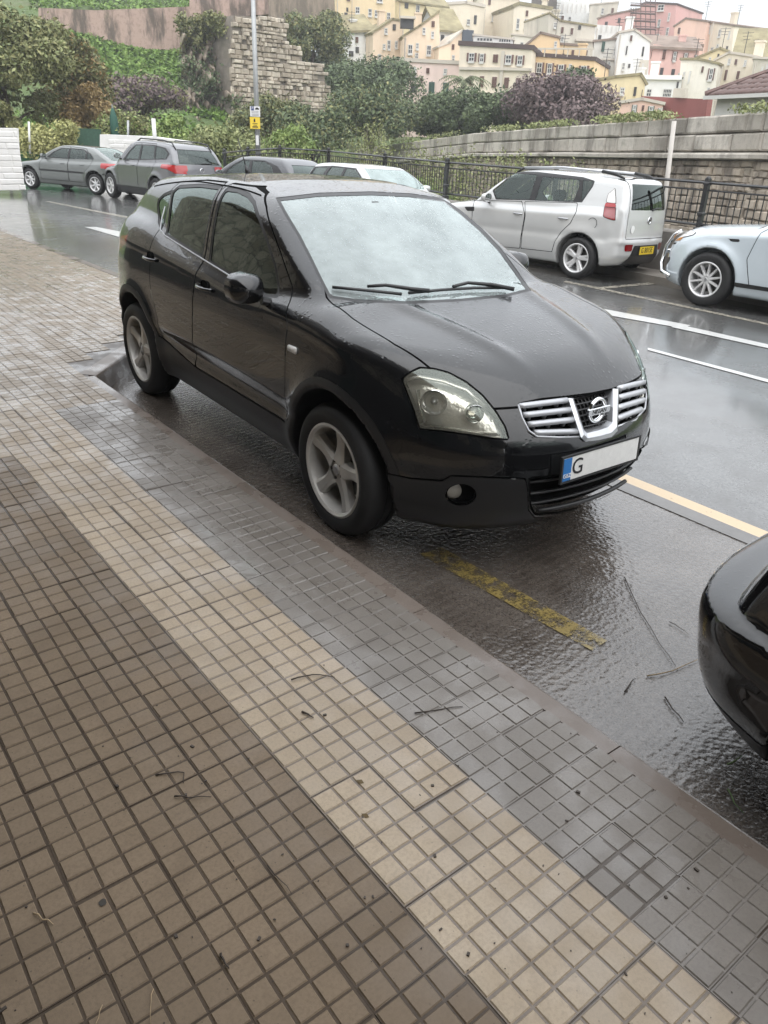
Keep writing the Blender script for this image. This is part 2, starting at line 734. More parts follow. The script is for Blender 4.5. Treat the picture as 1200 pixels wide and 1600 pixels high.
        return link(o, parent)

    def surf(self, p, d, n=60):
        """Walk from a point p along d until the skin is met."""
        p = np.asarray(p, float); d = np.asarray(d, float)
        ts = np.linspace(0, 2.2, 441)
        P = p + ts[:, None] * d
        f = self.F(P[:, 0], P[:, 1], P[:, 2])
        i = np.argmax(f < 0)
        if f[i] >= 0:
            return p
        t = ts[i - 1] + (ts[1] - ts[0]) * f[i - 1] / (f[i - 1] - f[i]) if i else 0
        return p + d * t


def offset_poly(poly, d):
    """Grow (d > 0) a 2D outline by pushing vertices outward."""
    P = np.asarray(poly, float)
    A = 0.5 * np.sum(P[:, 0] * np.roll(P[:, 1], -1) - np.roll(P[:, 0], -1) * P[:, 1])
    s = 1 if A > 0 else -1
    e1 = P - np.roll(P, 1, 0); e2 = np.roll(P, -1, 0) - P
    e1 /= np.linalg.norm(e1, axis=1, keepdims=True); e2 /= np.linalg.norm(e2, axis=1, keepdims=True)
    n1 = np.stack([e1[:, 1], -e1[:, 0]], 1) * s; n2 = np.stack([e2[:, 1], -e2[:, 0]], 1) * s
    b = n1 + n2
    b /= np.maximum((b * b).sum(1, keepdims=True), 0.3)
    return [tuple(p) for p in P + 2 * d * b]


def hit_photo(sk, M, px, py):
    """Where the photograph's ray through a pixel meets a car's skin, in the car's own coordinates."""
    M = np.asarray(M); Ri = M[:3, :3].T
    o = Ri @ (CAM_POS - M[:3, 3]); d = Ri @ ray(px, py)
    d = d / np.linalg.norm(d)
    t0 = max(0.0, np.linalg.norm(o) - 4.5)
    ts = np.linspace(t0, t0 + 9, 1801)
    P = o + ts[:, None] * d
    f = sk.F(P[:, 0], P[:, 1], P[:, 2])
    i = int(np.argmax(f < 0))
    if f[i] >= 0:
        i = int(np.argmin(f)); return P[i]
    t = ts[i - 1] + (ts[1] - ts[0]) * f[i - 1] / (f[i - 1] - f[i])
    return o + d * t
# ---------------------------------------------------------------- car materials
def wet_paint(name, col, metal=0.0, beads=1.0, rough=0.18, flake=0.0):
    t = NT(name)
    geo = t.n('ShaderNodeNewGeometry')
    sep = t.n('ShaderNodeSeparateXYZ')
    t.l(geo.outputs['Normal'], sep.inputs[0])
    up = t.n('ShaderNodeMapRange')
    up.inputs['From Min'].default_value = 0.25
    up.inputs['From Max'].default_value = 0.8
    t.l(sep.outputs['Z'], up.inputs['Value'])
    vor = t.n('ShaderNodeTexVoronoi')
    vor.inputs['Scale'].default_value = 48
    vor.inputs['Randomness'].default_value = 1.0
    t.l(t.co(), vor.inputs['Vector'])
    drop = t.n('ShaderNodeMapRange')
    drop.inputs['From Min'].default_value = 0.42
    drop.inputs['From Max'].default_value = 0.0
    t.l(vor.outputs['Distance'], drop.inputs['Value'])
    sepc = t.n('ShaderNodeSeparateColor')
    t.l(vor.outputs['Color'], sepc.inputs[0])
    pick = t.math('GREATER_THAN', sepc.outputs[0], 0.45)
    patch = t.ramp(t.noise(5, 4), [(0.4, 0.15), (0.6, 1.0)])
    h = t.math('MULTIPLY', t.math('MULTIPLY', drop.outputs[0], pick), patch)
    side = t.math('ADD', t.math('MULTIPLY', up.outputs[0], 0.85), 0.15)
    h = t.math('MULTIPLY', h, side)
    fine = t.noise(420, 2, 0.6)
    h2 = t.math('ADD', h, t.math('MULTIPLY', t.math('MULTIPLY', fine, up.outputs[0]), 0.35))
    bn = t.bump(h2, 0.6 * beads, 0.005)
    cb = t.n('ShaderNodeBump'); cb.inputs['Strength'].default_value = .42 * beads; cb.inputs['Distance'].default_value = .004
    t.l(h, cb.inputs['Height']); t.l(cb.outputs[0], t.b.inputs['Coat Normal'])
    rg = t.math('ADD', t.math('MULTIPLY', up.outputs[0], 0.06), rough)
    dirt = t.noise(3.0, 6, 0.6)
    if metal > 0.3:
        c2 = tuple(c * 0.93 for c in col)
        t.set(Base_Color=t.mix(dirt, c2, col))
    else:
        t.set(Base_Color=t.mix(t.math('MULTIPLY', dirt, 0.5), col, tuple(min(1, c * 1.3 + 0.002) for c in col)))
    t.set(Roughness=rg, Metallic=metal, Specular_IOR_Level=.2 if max(col) < .02 else .5, Coat_Weight=1.0, Coat_Roughness=0.018, Coat_IOR=1.5)
    return t.m


def car_glass(name, tint=(0.55, 0.62, 0.60), fog=0.0, refl=(.88, 1, .95), fog_sheen_col=(0.70, 0.77, 0.77), beads=0.0, clear_top=None):
    """Glass pane: a mirror film over a tinted see-through pane, with breath fog, painted sky sheen and rain beads where the photo shows them."""
    t = NT(name)
    nt = t.t
    nt.nodes.remove(t.b)
    out = [n for n in nt.nodes if n.type == 'OUTPUT_MATERIAL'][0]
    tr = t.n('ShaderNodeBsdfTransparent'); tr.inputs[0].default_value = (*tint, 1)
    gl = t.n('ShaderNodeBsdfGlossy'); gl.inputs['Color'].default_value = (*refl, 1); gl.inputs['Roughness'].default_value = 0.03
    df = t.n('ShaderNodeBsdfDiffuse'); df.inputs[0].default_value = (*fog_sheen_col, 1)
    fr = t.n('ShaderNodeFresnel'); fr.inputs[0].default_value = 1.52
    if beads:
        vor = t.n('ShaderNodeTexVoronoi'); vor.inputs['Scale'].default_value = 85
        t.l(t.co(), vor.inputs['Vector'])
        mr = t.n('ShaderNodeMapRange'); mr.inputs['From Min'].default_value = 0.35; mr.inputs['From Max'].default_value = 0.0
        t.l(vor.outputs['Distance'], mr.inputs['Value'])
        sc = t.n('ShaderNodeSeparateColor'); t.l(vor.outputs['Color'], sc.inputs[0])
        h = t.math('MULTIPLY', mr.outputs[0], t.math('GREATER_THAN', sc.outputs[1], 0.55))
        bp = t.n('ShaderNodeBump'); bp.inputs['Strength'].default_value = beads; bp.inputs['Distance'].default_value = 0.004
        t.l(h, bp.inputs['Height'])
        for s in (gl, df):
            t.l(bp.outputs[0], s.inputs['Normal'])
        t.l(bp.outputs[0], fr.inputs['Normal'])
    m1 = t.n('ShaderNodeMixShader')
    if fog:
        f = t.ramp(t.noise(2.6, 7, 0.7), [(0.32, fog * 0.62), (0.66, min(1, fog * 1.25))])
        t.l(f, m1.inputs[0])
    else:
        m1.inputs[0].default_value = 0.0
    t.l(tr.outputs[0], m1.inputs[1]); t.l(df.outputs[0], m1.inputs[2])
    m2 = t.n('ShaderNodeMixShader')
    fb = t.math('MULTIPLY', fr.outputs[0], 1.5)
    t.l(fb, m2.inputs[0]); t.l(m1.outputs[0], m2.inputs[1]); t.l(gl.outputs[0], m2.inputs[2])
    t.l(m2.outputs[0], out.inputs['Surface'])
    return t.m


def lens_mat(name, col, fac=0.75, rough=0.05):
    """Clear or coloured lamp cover."""
    t = NT(name)
    t.set(Base_Color=col, Roughness=rough, Transmission_Weight=fac, IOR=1.45, Coat_Weight=0.6)
    return t.m


BLACK_TRIM = plain('black_trim', (0.016, 0.016, 0.017), 0.42, spec=0.5, bump=0.12, bscale=900)
GAP = plain('panel_gap', (0.002, 0.002, 0.002), 0.9, spec=0.1)
RUBBER = plain('tyre_rubber', (0.014, 0.014, 0.0145), 0.62, spec=0.45, bump=0.2, bscale=300, var=0.25, vscale=9)
CHROME = plain('chrome', (0.72, 0.73, 0.74), 0.10, metal=1.0)
SATIN = plain('satin_silver', (0.52, 0.53, 0.55), 0.32, metal=0.85)
ALLOY = plain('alloy_rim', (0.60, 0.585, 0.555), 0.30, metal=0.35, var=0.1, vscale=14)
ALLOY_PALE = plain('pale_alloy', (0.66, 0.66, 0.66), 0.3, metal=0.3)
LINER = plain('car_lining', (0.006, 0.006, 0.006), 0.95, spec=0.05)
SEAT = plain('seat_cloth', (0.03, 0.031, 0.033), 0.9, var=0.2)
RED_LENS = plain('red_lens', (0.36, 0.010, 0.012), 0.12, coat=1.0)
RED_DEEP = plain('deep_red_lens', (0.20, 0.006, 0.008), 0.1, coat=1.0)
WHITE_LENS = plain('white_lens', (0.72, 0.70, 0.68), 0.15, coat=0.8)
AMBER = plain('amber_lens', (0.55, 0.22, 0.03), 0.2, coat=0.8)
PLATE_W = plain('plate_white', (0.76, 0.76, 0.74), 0.35, var=0.06, vscale=30)
PLATE_Y = plain('plate_yellow', (0.72, 0.52, 0.03), 0.4)
PLATE_B = plain('plate_blue', (0.012, 0.16, 0.46), 0.35)
INK = plain('plate_ink', (0.012, 0.012, 0.014), 0.5)
LAMP_CHROME = plain('lamp_reflector', (0.74, 0.73, 0.68), 0.2, metal=0.8)
BRAKE = plain('brake_disc', (0.10, 0.095, 0.09), 0.5, metal=0.7)


# ---------------------------------------------------------------- wheels
WHEELS = {}


def wheel_meshes(style, r, wd, rim_r):
    """Meshes for one wheel lying along the y axis: outer face towards -y, centre at the origin."""
    key = (style, r, wd, rim_r)
    if key in WHEELS:
        return WHEELS[key]
    h = wd / 2
    ty = MB()
    prof = [(rim_r - .004, -h + .012), (rim_r + .012, -h + .002), (r - .055, -h - .006), (r - .022, -h + .006), (r - .006, -h + .028), (r, -h + .05),
            (r, -.012), (r - .007, -.010), (r - .007, -.002), (r, 0), (r, .03), (r - .007, .032), (r - .007, .04), (r, .042),
            (r, h - .05), (r - .006, h - .028), (r - .03, h), (rim_r, h), (rim_r - .01, h - .02)]
    ty.lathe(prof, 56, axis='y')
    tyre = shade_auto(ty.build('tyre', RUBBER), 35).data
    rm = MB()
    o = -h + .010
    rm.lathe([(rim_r, o + .004), (rim_r + .003, o - .004), (rim_r - .008, o - .008), (rim_r - .020, o + .002), (rim_r - .026, o + .03), (rim_r - .03, h - .03), (rim_r - .06, h - .03)], 56, axis='y')
    hubr = 0.062
    yf = o + .022                      # face plane of the spokes
    spokes = {'five': 5, 'split': 5, 'ten': 10, 'six': 6, 'multi': 7}[style]
    for k in range(spokes):
        a0 = 2 * math.pi * k / spokes + math.pi / 2
        arms = [(0, 1.0)] if style != 'split' else [(-.15, .55), (.15, .55)]
        for da, ws in arms:
            w0, w1 = {'five': (.050, .042), 'split': (.030, .020), 'ten': (.019, .013), 'six': (.036, .026), 'multi': (.028, .022)}[style]
            ro = rim_r - .016
            n = 6
            P = []
            for i in range(n + 1):
                t = i / n
                rr = hubr * .7 + (ro - hubr * .7) * t
                a = a0 + da * (0.55 + 0.45 * t)
                w = (w0 + (w1 - w0) * t)
                if style == 'five':
                    w = w0 * (1 - .34 * math.sin(math.pi * min(1, t * 1.0)) ** 1.0) * (1 - .12 * t)
                y = yf + .010 * math.sin(math.pi * t) - .012 * t
                d = np.array([math.cos(a), 0, math.sin(a)]); s = np.array([-math.sin(a), 0, math.cos(a)])
                c = d * rr
                for sx, dy in ((-1, .012), (-.55, 0), (.55, 0), (1, .012)):
                    P.append(c + s * sx * w + np.array([0, y + dy, 0]))
                for sx in (1, -1):
                    P.append(c + s * sx * w * 1.02 + np.array([0, y + .05, 0]))
            F = [(i * 6 + j, i * 6 + (j + 1) % 6, (i + 1) * 6 + (j + 1) % 6, (i + 1) * 6 + j) for i in range(n) for j in range(6)]
            rm.add(P, F)
    rm.lathe([(0.0, yf + .001), (.026, yf + .001), (.030, yf + .006), (hubr, yf + .010), (hubr + .004, yf + .02), (hubr, yf + .06)], 32, axis='y')
    rim = shade_auto(rm.build('rim', ALLOY), 30).data
    bk = MB()
    bk.lathe([(0.0, .02), (.15, .02), (.15, .032), (0.0, .032)], 32, axis='y')
    bk.box((.13, .01, .06), (.06, .07, .13))
    brake = bk.build('brake_disc', BRAKE).data
    cp = MB(); cp.lathe([(0.0, yf + .004), (.009, yf + .004), (.011, yf + .02)], 8, axis='y')
    nuts = cp.build('wheel_nut', BRAKE).data
    cc = MB()
    cc.lathe([(0.0, yf - .004), (.020, yf - .003), (.025, yf + .003)], 20, axis='y')
    cap = cc.build('hub_cap', SATIN).data
    for o in [q for q in COL.objects if q.type == 'MESH' and q.data in (tyre, rim, brake, nuts, cap)]:
        bpy.data.objects.remove(o)
    WHEELS[key] = (tyre, rim, brake, nuts, cap)
    return WHEELS[key]


def add_wheel(root, x, y, z, style, r, wd, rim_r, steer=0.0, rim_mat=None, spin=0.0):
    tyre, rim, brake, nuts, cap = wheel_meshes(style, r, wd, rim_r)
    hub = bpy.data.objects.new('wheel', tyre)
    link(hub, root)
    hub.location = (x, y, z)
    hub.rotation_euler = (0, spin, (math.pi if y > 0 else 0) + steer)
    if style == 'five':
        for k in range(5):
            a = 2 * math.pi * (k + .5) / 5 + math.pi / 2
            link(bpy.data.objects.new('wheel_nut', nuts), hub).location = (.047 * math.cos(a), 0, .047 * math.sin(a))
    for nm, me in (('rim', rim), ('brake_disc', brake), ('hub_cap', cap)):
        o = bpy.data.objects.new(nm, me)
        link(o, hub)
        if nm == 'rim' and rim_mat is not None:
            o.material_slots[0].link = 'OBJECT'
            o.material_slots[0].material = rim_mat
    return hub


def car_root(name, x, y, heading, label, cat, group=None, z=None, tilt=True):
    """heading: direction of travel as an angle from +X; the car's own x axis points forward."""
    zz = float(ground_z(x, y)) if z is None else z
    e = empty(name, (x, y, zz), 0, label, cat, group)
    fx, fy = math.cos(heading), math.sin(heading)
    if tilt:
        e1 = 1.0
        nx = -(float(ground_z(x + e1, y)) - float(ground_z(x - e1, y))) / (2 * e1)
        ny = -(float(ground_z(x, y + e1)) - float(ground_z(x, y - e1))) / (2 * e1)
        up = Vector((nx, ny, 1)).normalized()
    else:
        up = Vector((0, 0, 1))
    f = Vector((fx, fy, 0)); f = (f - up * f.dot(up)).normalized()
    l = up.cross(f)
    M = Matrix(((f.x, l.x, up.x), (f.y, l.y, up.y), (f.z, l.z, up.z)))
    e.rotation_euler = M.to_euler()
    W = M.to_4x4()
    W.translation = Vector((x, y, zz))
    return e, np.array(W)


def mirror_object(root, side, centre, mat_shell, mat_glass, size=(0.10, 0.20, 0.15)):
    """Door mirror at centre (local), side -1 for the right of the car."""
    a, b, c = size
    m = MB()
    n, k = 12, 8
    P = []
    for i in range(k + 1):
        t = i / k
        sx = a * (t - 0.5)
        s = math.sqrt(max(0.0, 1 - max(0, (t - 0.45) / 0.57) ** 2)) if t > .45 else 1.0
        for j in range(n):
            an = 2 * math.pi * j / n
            q = 2.6
            cy = math.copysign(abs(math.cos(an)) ** (2 / q), math.cos(an)); cz = math.copysign(abs(math.sin(an)) ** (2 / q), math.sin(an))
            P.append((centre[0] + sx, centre[1] + cy * b / 2 * s, centre[2] + cz * c / 2 * s))
    F = [(i * n + j, i * n + (j + 1) % n, (i + 1) * n + (j + 1) % n, (i + 1) * n + j) for i in range(k) for j in range(n)] + [tuple(range(k * n, k * n + n))]
    m.add(P, F)
    o = shade_auto(m.build('door_mirror', mat_shell, root), 50)
    g = MB(); g.add([(p[0] + .006, centre[1] + (p[1] - centre[1]) * .93, centre[2] + (p[2] - centre[2]) * .93) for p in P[:n]], [tuple(range(n - 1, -1, -1))])
    g.build('mirror_glass', mat_glass, o)
    st = MB()
    st.tube([(centre[0] + .01, centre[1] + (-side) * b * .40, centre[2] - c * .40), (centre[0] + .02, centre[1] + (-side) * (b * .5 + .07), centre[2] - c * .55)], .022, 8)
    st.build('mirror_arm', BLACK_TRIM, o)
    return o


def door_handle(sk, parent, x, z, length, mat, side=-1):
    p = [sk.surf((x + t, side * 1.2, z), (0, -side, 0)) for t in (-length / 2, -length / 4, 0, length / 4, length / 2)]
    out = np.array([0, side, 0])
    off = [.004, .026, .030, .026, .004]
    m = MB(); m.tube([q + out * d for q, d in zip(p, off)], .013, 8, flat=0.8)
    h = shade_auto(m.build('door_handle', mat, parent), 60)
    return h


def ride_along(sk, pts, d):
    """Points on the skin below the given start points."""
    return [sk.surf(p, d) for p in pts]


def number_plate(root, c, ex, ey, w, h, base, text, ink=INK, band=None, name='number_plate', tsize=None, tx=0.0):
    ex = np.asarray(ex, float); ey = np.asarray(ey, float); ez = np.cross(ex, ey)
    m = MB()
    m.box(c, (w, h, .008), M=np.stack([ex, ey, ez], 1), bevel=.003)
    o = m.build(name, base, root)
    fr = MB()
    for a, b, s in ((0, h / 2 + .004, (w + .02, .008, .012)), (0, -h / 2 - .004, (w + .02, .008, .012)), (-w / 2 - .005, 0, (.01, h, .012)), (w / 2 + .005, 0, (.01, h, .012))):
        fr.box(np.asarray(c) + ex * a + ey * b, s, M=np.stack([ex, ey, ez], 1))
    fr.build('plate_frame', BLACK_TRIM, o)
    if band:
        bb = MB(); bb.box(np.asarray(c) - ex * (w / 2 - .027) + ez * .0025, (.052, h - .006, .006), M=np.stack([ex, ey, ez], 1))
        bb.build('plate_band', PLATE_B, o)
        add_text(band, h * .24, np.asarray(c) - ex * (w / 2 - .027) - ey * h * .26 + ez * .0065, ex, ey, PLATE_W, o, 'lettering', .001)
    if text:
        add_text(text, tsize or h * .78, np.asarray(c) + ex * tx + ez * .005, ex, ey, ink, o, 'lettering', .0015)
    return o
# ---------------------------------------------------------------- the black parked car
PAINT_BLACK = wet_paint('black_paint', (0.0055, 0.0058, 0.0065), beads=1.0, rough=0.12)
GLASS_SCREEN = car_glass('fog_sheen_windscreen', (0.55, 0.61, 0.60), fog=0.46, fog_sheen_col=(0.47, 0.525, 0.52), beads=0.5, refl=(.93, 1, .985))  # pale layer: breath fog, plus sky reflection put in as diffuse colour
GLASS_SIDE = car_glass('side_glass', (0.76, 0.84, 0.80), beads=0.15)

HERO = dict(
    w=[(.85, .70), (.6, .80), (.3, .862), (0, .878), (-.5, .874), (-1.3, .872), (-2.1, .874), (-2.7, .876), (-3.1, .845), (-3.45, .78)],
    sec=[(.15, -.10), (.27, -.055), (.38, -.018), (.5, -.006), (.7, .002), (.86, .004), (.95, -.004), (1.05, -.028), (1.2, -.07), (1.4, -.14)],
    top=[(.9, .76), (.74, .845), (.6, .925), (.4, .99), (.2, 1.035), (0, 1.07), (-.25, 1.115), (-.5, 1.125), (-1.0, 1.10), (-1.6, 1.155), (-2.2, 1.215), (-2.6, 1.27), (-3.1, 1.28), (-3.5, 1.2)],
    front=[(.15, .72), (.25, .80), (.36, .85), (.48, .865), (.60, .855), (.70, .825), (.80, .785), (.88, .74), (1.0, .66), (1.2, .4)],
    rear=[(.15, -3.30), (.3, -3.40), (.5, -3.46), (.7, -3.46), (.8, -3.43), (1.0, -3.40), (1.2, -3.33), (1.4, -3.2)],
    bottom=[(.9, .24), (.5, .21), (.0, .22), (-.6, .225), (-2.1, .225), (-2.7, .25), (-3.5, .30)],
    gw=[(.9, .82), (1.05, .80), (1.2, .755), (1.35, .695), (1.5, .625), (1.6, .575)],
    gplan=[(-.2, -.05), (-.6, -.01), (-1.2, .01), (-2.0, .005), (-2.7, -.045), (-3.3, -.11)],
    roof=[(-.7, 1.40), (-1.0, 1.497), (-1.2, 1.530), (-1.6, 1.562), (-2.0, 1.562), (-2.5, 1.54), (-2.9, 1.505), (-3.2, 1.46), (-3.5, 1.36)],
    ws=[(1.0, -.10), (1.1, -.235), (1.3, -.585), (1.45, -.86), (1.55, -1.06), (1.7, -1.40)],
    bl=[(.9, -3.46), (1.1, -3.40), (1.25, -3.285), (1.35, -3.17), (1.45, -3.04), (1.6, -2.82)],
    front_curve=(.34, .46), rear_curve=(.12, .30), top_crown=.055, roof_crown=.060, ws_curve=.20, bl_curve=.2,
    arches=[(-.05, .345, .405), (-2.70, .345, .405)], flare=.024, flare_w=.075,
    creases=[([(.4, .93), (-.4, 1.0), (-1.5, 1.045), (-3.0, 1.10)], .010, .045), ([(-.4, .50), (-2.4, .54)], -.016, .05)],
    ridges=[([(.75, .22), (-.3, .47)], .016, .05, -.35, .66)],
    k=dict(st=.11, fs=.20, rs=.20, gr=.12, gw=.10, lg=.045),
)
hero, HW = car_root('parked_car', 0, 0, -math.pi / 2, 'wet black crossover car with silver grille parked in the kerbside bay', 'car', z=0.0, tilt=False)


def build_hero():
    S = HERO
    sk = Skin(body_field(S), (-3.56, -.99, .14), (.96, .99, 1.70), .017)
    ph = lambda lo, hi: (HW, lo, hi)
    hit = lambda px, py: hit_photo(sk, HW, px, py)
    c8 = lambda l: [(640 + a / 3, 560 + b / 3) for a, b in l]
    FB = ph((.2, -.95, .1), (1.2, .95, 1.3))
    for mir in (False, True):
        # black plastic cladding: arch rings and sill
        for ax, az in ((-.05, .345), (-2.70, .345)):
            sk.region('cladding', 'side', [(ax + .458 * math.cos(a), az + .458 * math.sin(a)) for a in np.linspace(0, 2 * math.pi, 40, False)], mirror=mir)
        sk.region('cladding', 'side', [(-.40, .455), (-2.35, .52), (-2.35, .1), (-.40, .1)], mirror=mir)
        g1 = [(-1.525, 1.128), (-1.1, 1.088), (-.80, 1.062), (-.70, 1.075), (-.80, 1.19), (-.95, 1.30), (-1.10, 1.39), (-1.24, 1.455), (-1.36, 1.485), (-1.50, 1.50), (-1.63, 1.497), (-1.615, 1.40)]
        g2 = [(-2.25, 1.198), (-1.655, 1.142), (-1.735, 1.497), (-2.0, 1.492), (-2.33, 1.462), (-2.38, 1.43)]
        g3 = [(-2.37, 1.225), (-2.47, 1.255), (-2.60, 1.33), (-2.62, 1.36), (-2.55, 1.395), (-2.42, 1.425)]
        d1 = [(-.53, .44), (-.505, .70), (-.475, .98), (-.60, 1.13), (-.78, 1.265), (-.95, 1.372), (-1.10, 1.455), (-1.24, 1.512), (-1.4, 1.535), (-1.66, 1.535), (-1.69, 1.50), (-1.59, 1.10), (-1.66, .70), (-1.70, .45)]
        d2 = [(-1.705, .45), (-1.665, .70), (-1.597, 1.10), (-1.70, 1.50), (-1.74, 1.535), (-2.0, 1.53), (-2.37, 1.497), (-2.44, 1.44), (-2.36, 1.15), (-2.33, .98), (-2.32, .80), (-2.26, .67), (-2.24, .52)]
        sk.region('door_a' + 'RL'[mir], 'side', d1, mirror=mir, gap=.008)
        sk.region('door_b' + 'RL'[mir], 'side', d2, mirror=mir, gap=.008, only=['body', 'cladding'])
        for nm, g in (('wa', g1), ('wb', g2), ('wc', g3)):
            sk.region('seal', 'side', offset_poly(g, .018), mirror=mir)
            sk.region(nm + 'RL'[mir], 'side', g, mirror=mir)
    # windscreen, rear screen
    wsp = [(438, 313), (447, 330), (470, 368), (488, 403), (505, 438), (517, 461), (560, 467), (640, 470), (720, 466), (790, 459), (822, 451), (806, 428), (780, 392), (750, 360), (720, 334), (694, 314), (640, 307), (580, 304), (500, 306)]
    wl = ph((-1.4, -.9, .98), (-.05, .9, 1.6))
    sk.region('seal', 'photo', offset_poly(wsp, 5), lim=wl)
    sk.region('screen', 'photo', wsp, lim=wl)
    sk.region('rear_screen', 'rear', [(-.58, 1.12), (.58, 1.12), (.50, 1.42), (-.50, 1.42)], lim=-2.9)
    # bonnet
    hood = [(-.52, .64), (-.36, .715), (-.1, .735), (.2, .715), (.42, .655), (.60, .56), (.725, .42), (.775, .0)]
    hood = hood + [(x, -y) for x, y in hood[::-1][1:]]
    sk.region('hood', 'top', hood, lim=.80, gap=.009, only=['body'])
    # headlights, grille, bumper openings: outlines taken from the photograph
    c6 = lambda l: [(500 + a * 560 / 1200, 270 + b * 560 / 1200) for a, b in l]
    hl = c6([(273, 690), (300, 668), (332, 652), (380, 655), (430, 668), (490, 700), (545, 745), (590, 800), (620, 850), (633, 893), (580, 890), (500, 878), (420, 866), (332, 858), (315, 800)])
    for mir in (False, True):
        sk.region('lamp' + 'RL'[mir], 'photo', hl, lim=ph((.2, -.95, .45), (1.0, -.28, 1.15)), mirror=mir, gap=.008)
    gr = c6([(667, 772), (740, 757), (830, 748), (910, 738), (985, 722), (1040, 710), (1092, 696), (1094, 780), (1088, 800), (1040, 826), (995, 848), (988, 868), (960, 884), (900, 897), (878, 895), (866, 884), (770, 886), (722, 884), (698, 868), (680, 815)])
    sk.region('grille_hole', 'photo', gr, lim=ph((.5, -.62, .4), (1.0, .62, 1.0)), gap=.008)
    lg = c6([(700, 1022), (860, 1008), (1000, 968), (1096, 912), (1093, 960), (1075, 1010), (1050, 1042), (900, 1118), (800, 1140), (720, 1146), (706, 1120)])
    sk.region('low_hole', 'photo', lg, lim=ph((.5, -.62, .15), (1.0, .62, .8)), gap=.010)
    cl = c6([(205, 1060), (200, 1000), (300, 1022), (408, 1030), (440, 1013), (688, 1024), (694, 1060), (697, 1130), (720, 1156), (820, 1152), (960, 1110), (960, 1300), (200, 1300)])
    for mir in (False, True):
        sk.region('cladding_front', 'photo', cl, lim=ph((.3, -.95, .1), (1.0, -.0, .66)), mirror=mir, gap=.006, only=['body', 'cladding'])
    fg = c6([(472 + 50 * math.cos(a), 1076 + 34 * math.sin(a)) for a in np.linspace(0, 2 * math.pi, 24, False)])
    for mir in (False, True):
        sk.region('fog_hole', 'photo', fg, lim=ph((.4, -.95, .3), (1.0, -.4, .7)), mirror=mir, gap=.006)
        sk.region('tail', 'photo', [(150 + a * 470 / 1200, 250 + b * 470 / 1200) for a, b in [(78, 318), (100, 302), (128, 298), (126, 320), (100, 352), (88, 368), (78, 360)]], lim=ph((-3.6, -.95, .8), (-2.8, -.3, 1.25)), mirror=mir)
        sk.region('tail', 'rear', [(-.80, .92), (-.62, .92), (-.60, 1.10), (-.80, 1.12)], lim=-3.0, mirror=mir)
    P = lambda lab, name, mat, par=hero, **k: sk.part(lab, name, mat, par, **k)
    P('body', 'body', PAINT_BLACK)
    P('cladding', 'cladding', BLACK_TRIM, inset=-.003)
    P('panel_gap', 'panel_gap', GAP, inset=.005)
    P('seal', 'window_seal', BLACK_TRIM, inset=.002)
    P('hood', 'bonnet', PAINT_BLACK)
    P('cladding_front', 'bumper_cladding', BLACK_TRIM, inset=-.006)
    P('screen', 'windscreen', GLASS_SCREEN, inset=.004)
    P('rear_screen', 'rear_screen', GLASS_SIDE, inset=.004)
    ty = sk.V[sk.T][:, :, 1].mean(1)
    P('tail', 'tail_light', RED_LENS, keep=ty < 0)
    P('tail', 'tail_light', RED_LENS, keep=ty > 0)
    for s in 'RL':
        sg = -1 if s == 'R' else 1
        for k, hx, hz in (('a', -1.46, .985), ('b', -2.33, 1.03)):
            d = P('door_' + k + s, 'door', PAINT_BLACK)
            P('w' + k + s, 'window', GLASS_SIDE, d, inset=.006)
            cup = MB()
            c = sk.surf((hx, sg * 1.2, hz), (0, -sg, 0))
            cup.lathe([(0, -.002), (.036, -.002), (.046, .003), (.05, -.004)], 20, axis='y')
            oc = cup.build('handle_cup', GAP, d); oc.location = c
            oc.scale = (1.15, 1, .9)
            door_handle(sk, d, hx, hz, .21, PAINT_BLACK, sg)
        P('wc' + s, 'quarter_window', GLASS_SIDE, inset=.006)
        # bright strip under the windows
        st = [(-.80, 1.048), (-1.1, 1.073), (-1.5, 1.112), (-1.9, 1.15), (-2.25, 1.182), (-2.36, 1.206), (-2.43, 1.26), (-2.435, 1.34)]
        pts = [sk.surf((x, sg * 1.2, z), (0, -sg, 0)) + np.array([0, sg * .004, 0]) for x, z in st]
        t = MB(); t.tube(pts, .0045, 6); t.build('window_strip', GRILLE_SILVER, hero, True)
        # wing repeater
        c = sk.surf((-.41, sg * 1.2, .862), (0, -sg, 0))
        t = MB(); t.box(c + np.array([0, sg * .004, 0]), (.075, .014, .036), bevel=.006); t.build('side_repeater', WHITE_LENS, hero, True)
        # headlamp: clear cover over a bowl with lamps
        lens = P('lamp' + s, 'headlight', car_glass('headlamp_cover', (.98, .975, .93), fog=.10, fog_sheen_col=(.78, .75, .62)) if s == 'R' else MATS_H['lens'])
        if s == 'R':
            MATS_H['lens'] = lens.data.materials[0]
        P('lamp' + s, 'lamp_bowl', LAMP_BOWL, lens, inset=.055)
        flip = np.array([1, -sg, 1])
        for (px, r, back, ang) in (((380, 775), .058, .030, .75), ((522, 812), .041, .024, .45)):
            c = hit(*c6([px])[0]) * flip
            dr = np.array([math.cos(ang), sg * math.sin(ang), 0])
            c = c - dr * (back + .012)
            n = 28
            b = MB(); b.lathe([(r, .022), (r * .96, .024), (r * .93, .012), (r * .80, -.012), (r * .5, -.034), (.001, -.045)], n, axis='x')
            ob = b.build('reflector', CHROME, lens, px[0] > 500); ob.location = c; ob.rotation_euler = (0, 0, sg * ang)
            b = MB()
            if px[0] > 500:
                b.lathe([(.001, .018), (.018, .013), (.030, .0), (.034, -.02)], 18, axis='x')
                bo = b.build('projector', lens.data.materials[0], ob, True)
            else:
                b.lathe([(.001, .022), (.012, .018), (.016, .006), (.016, -.03)], 14, axis='x')
                bo = b.build('bulb', SATIN, ob, True)
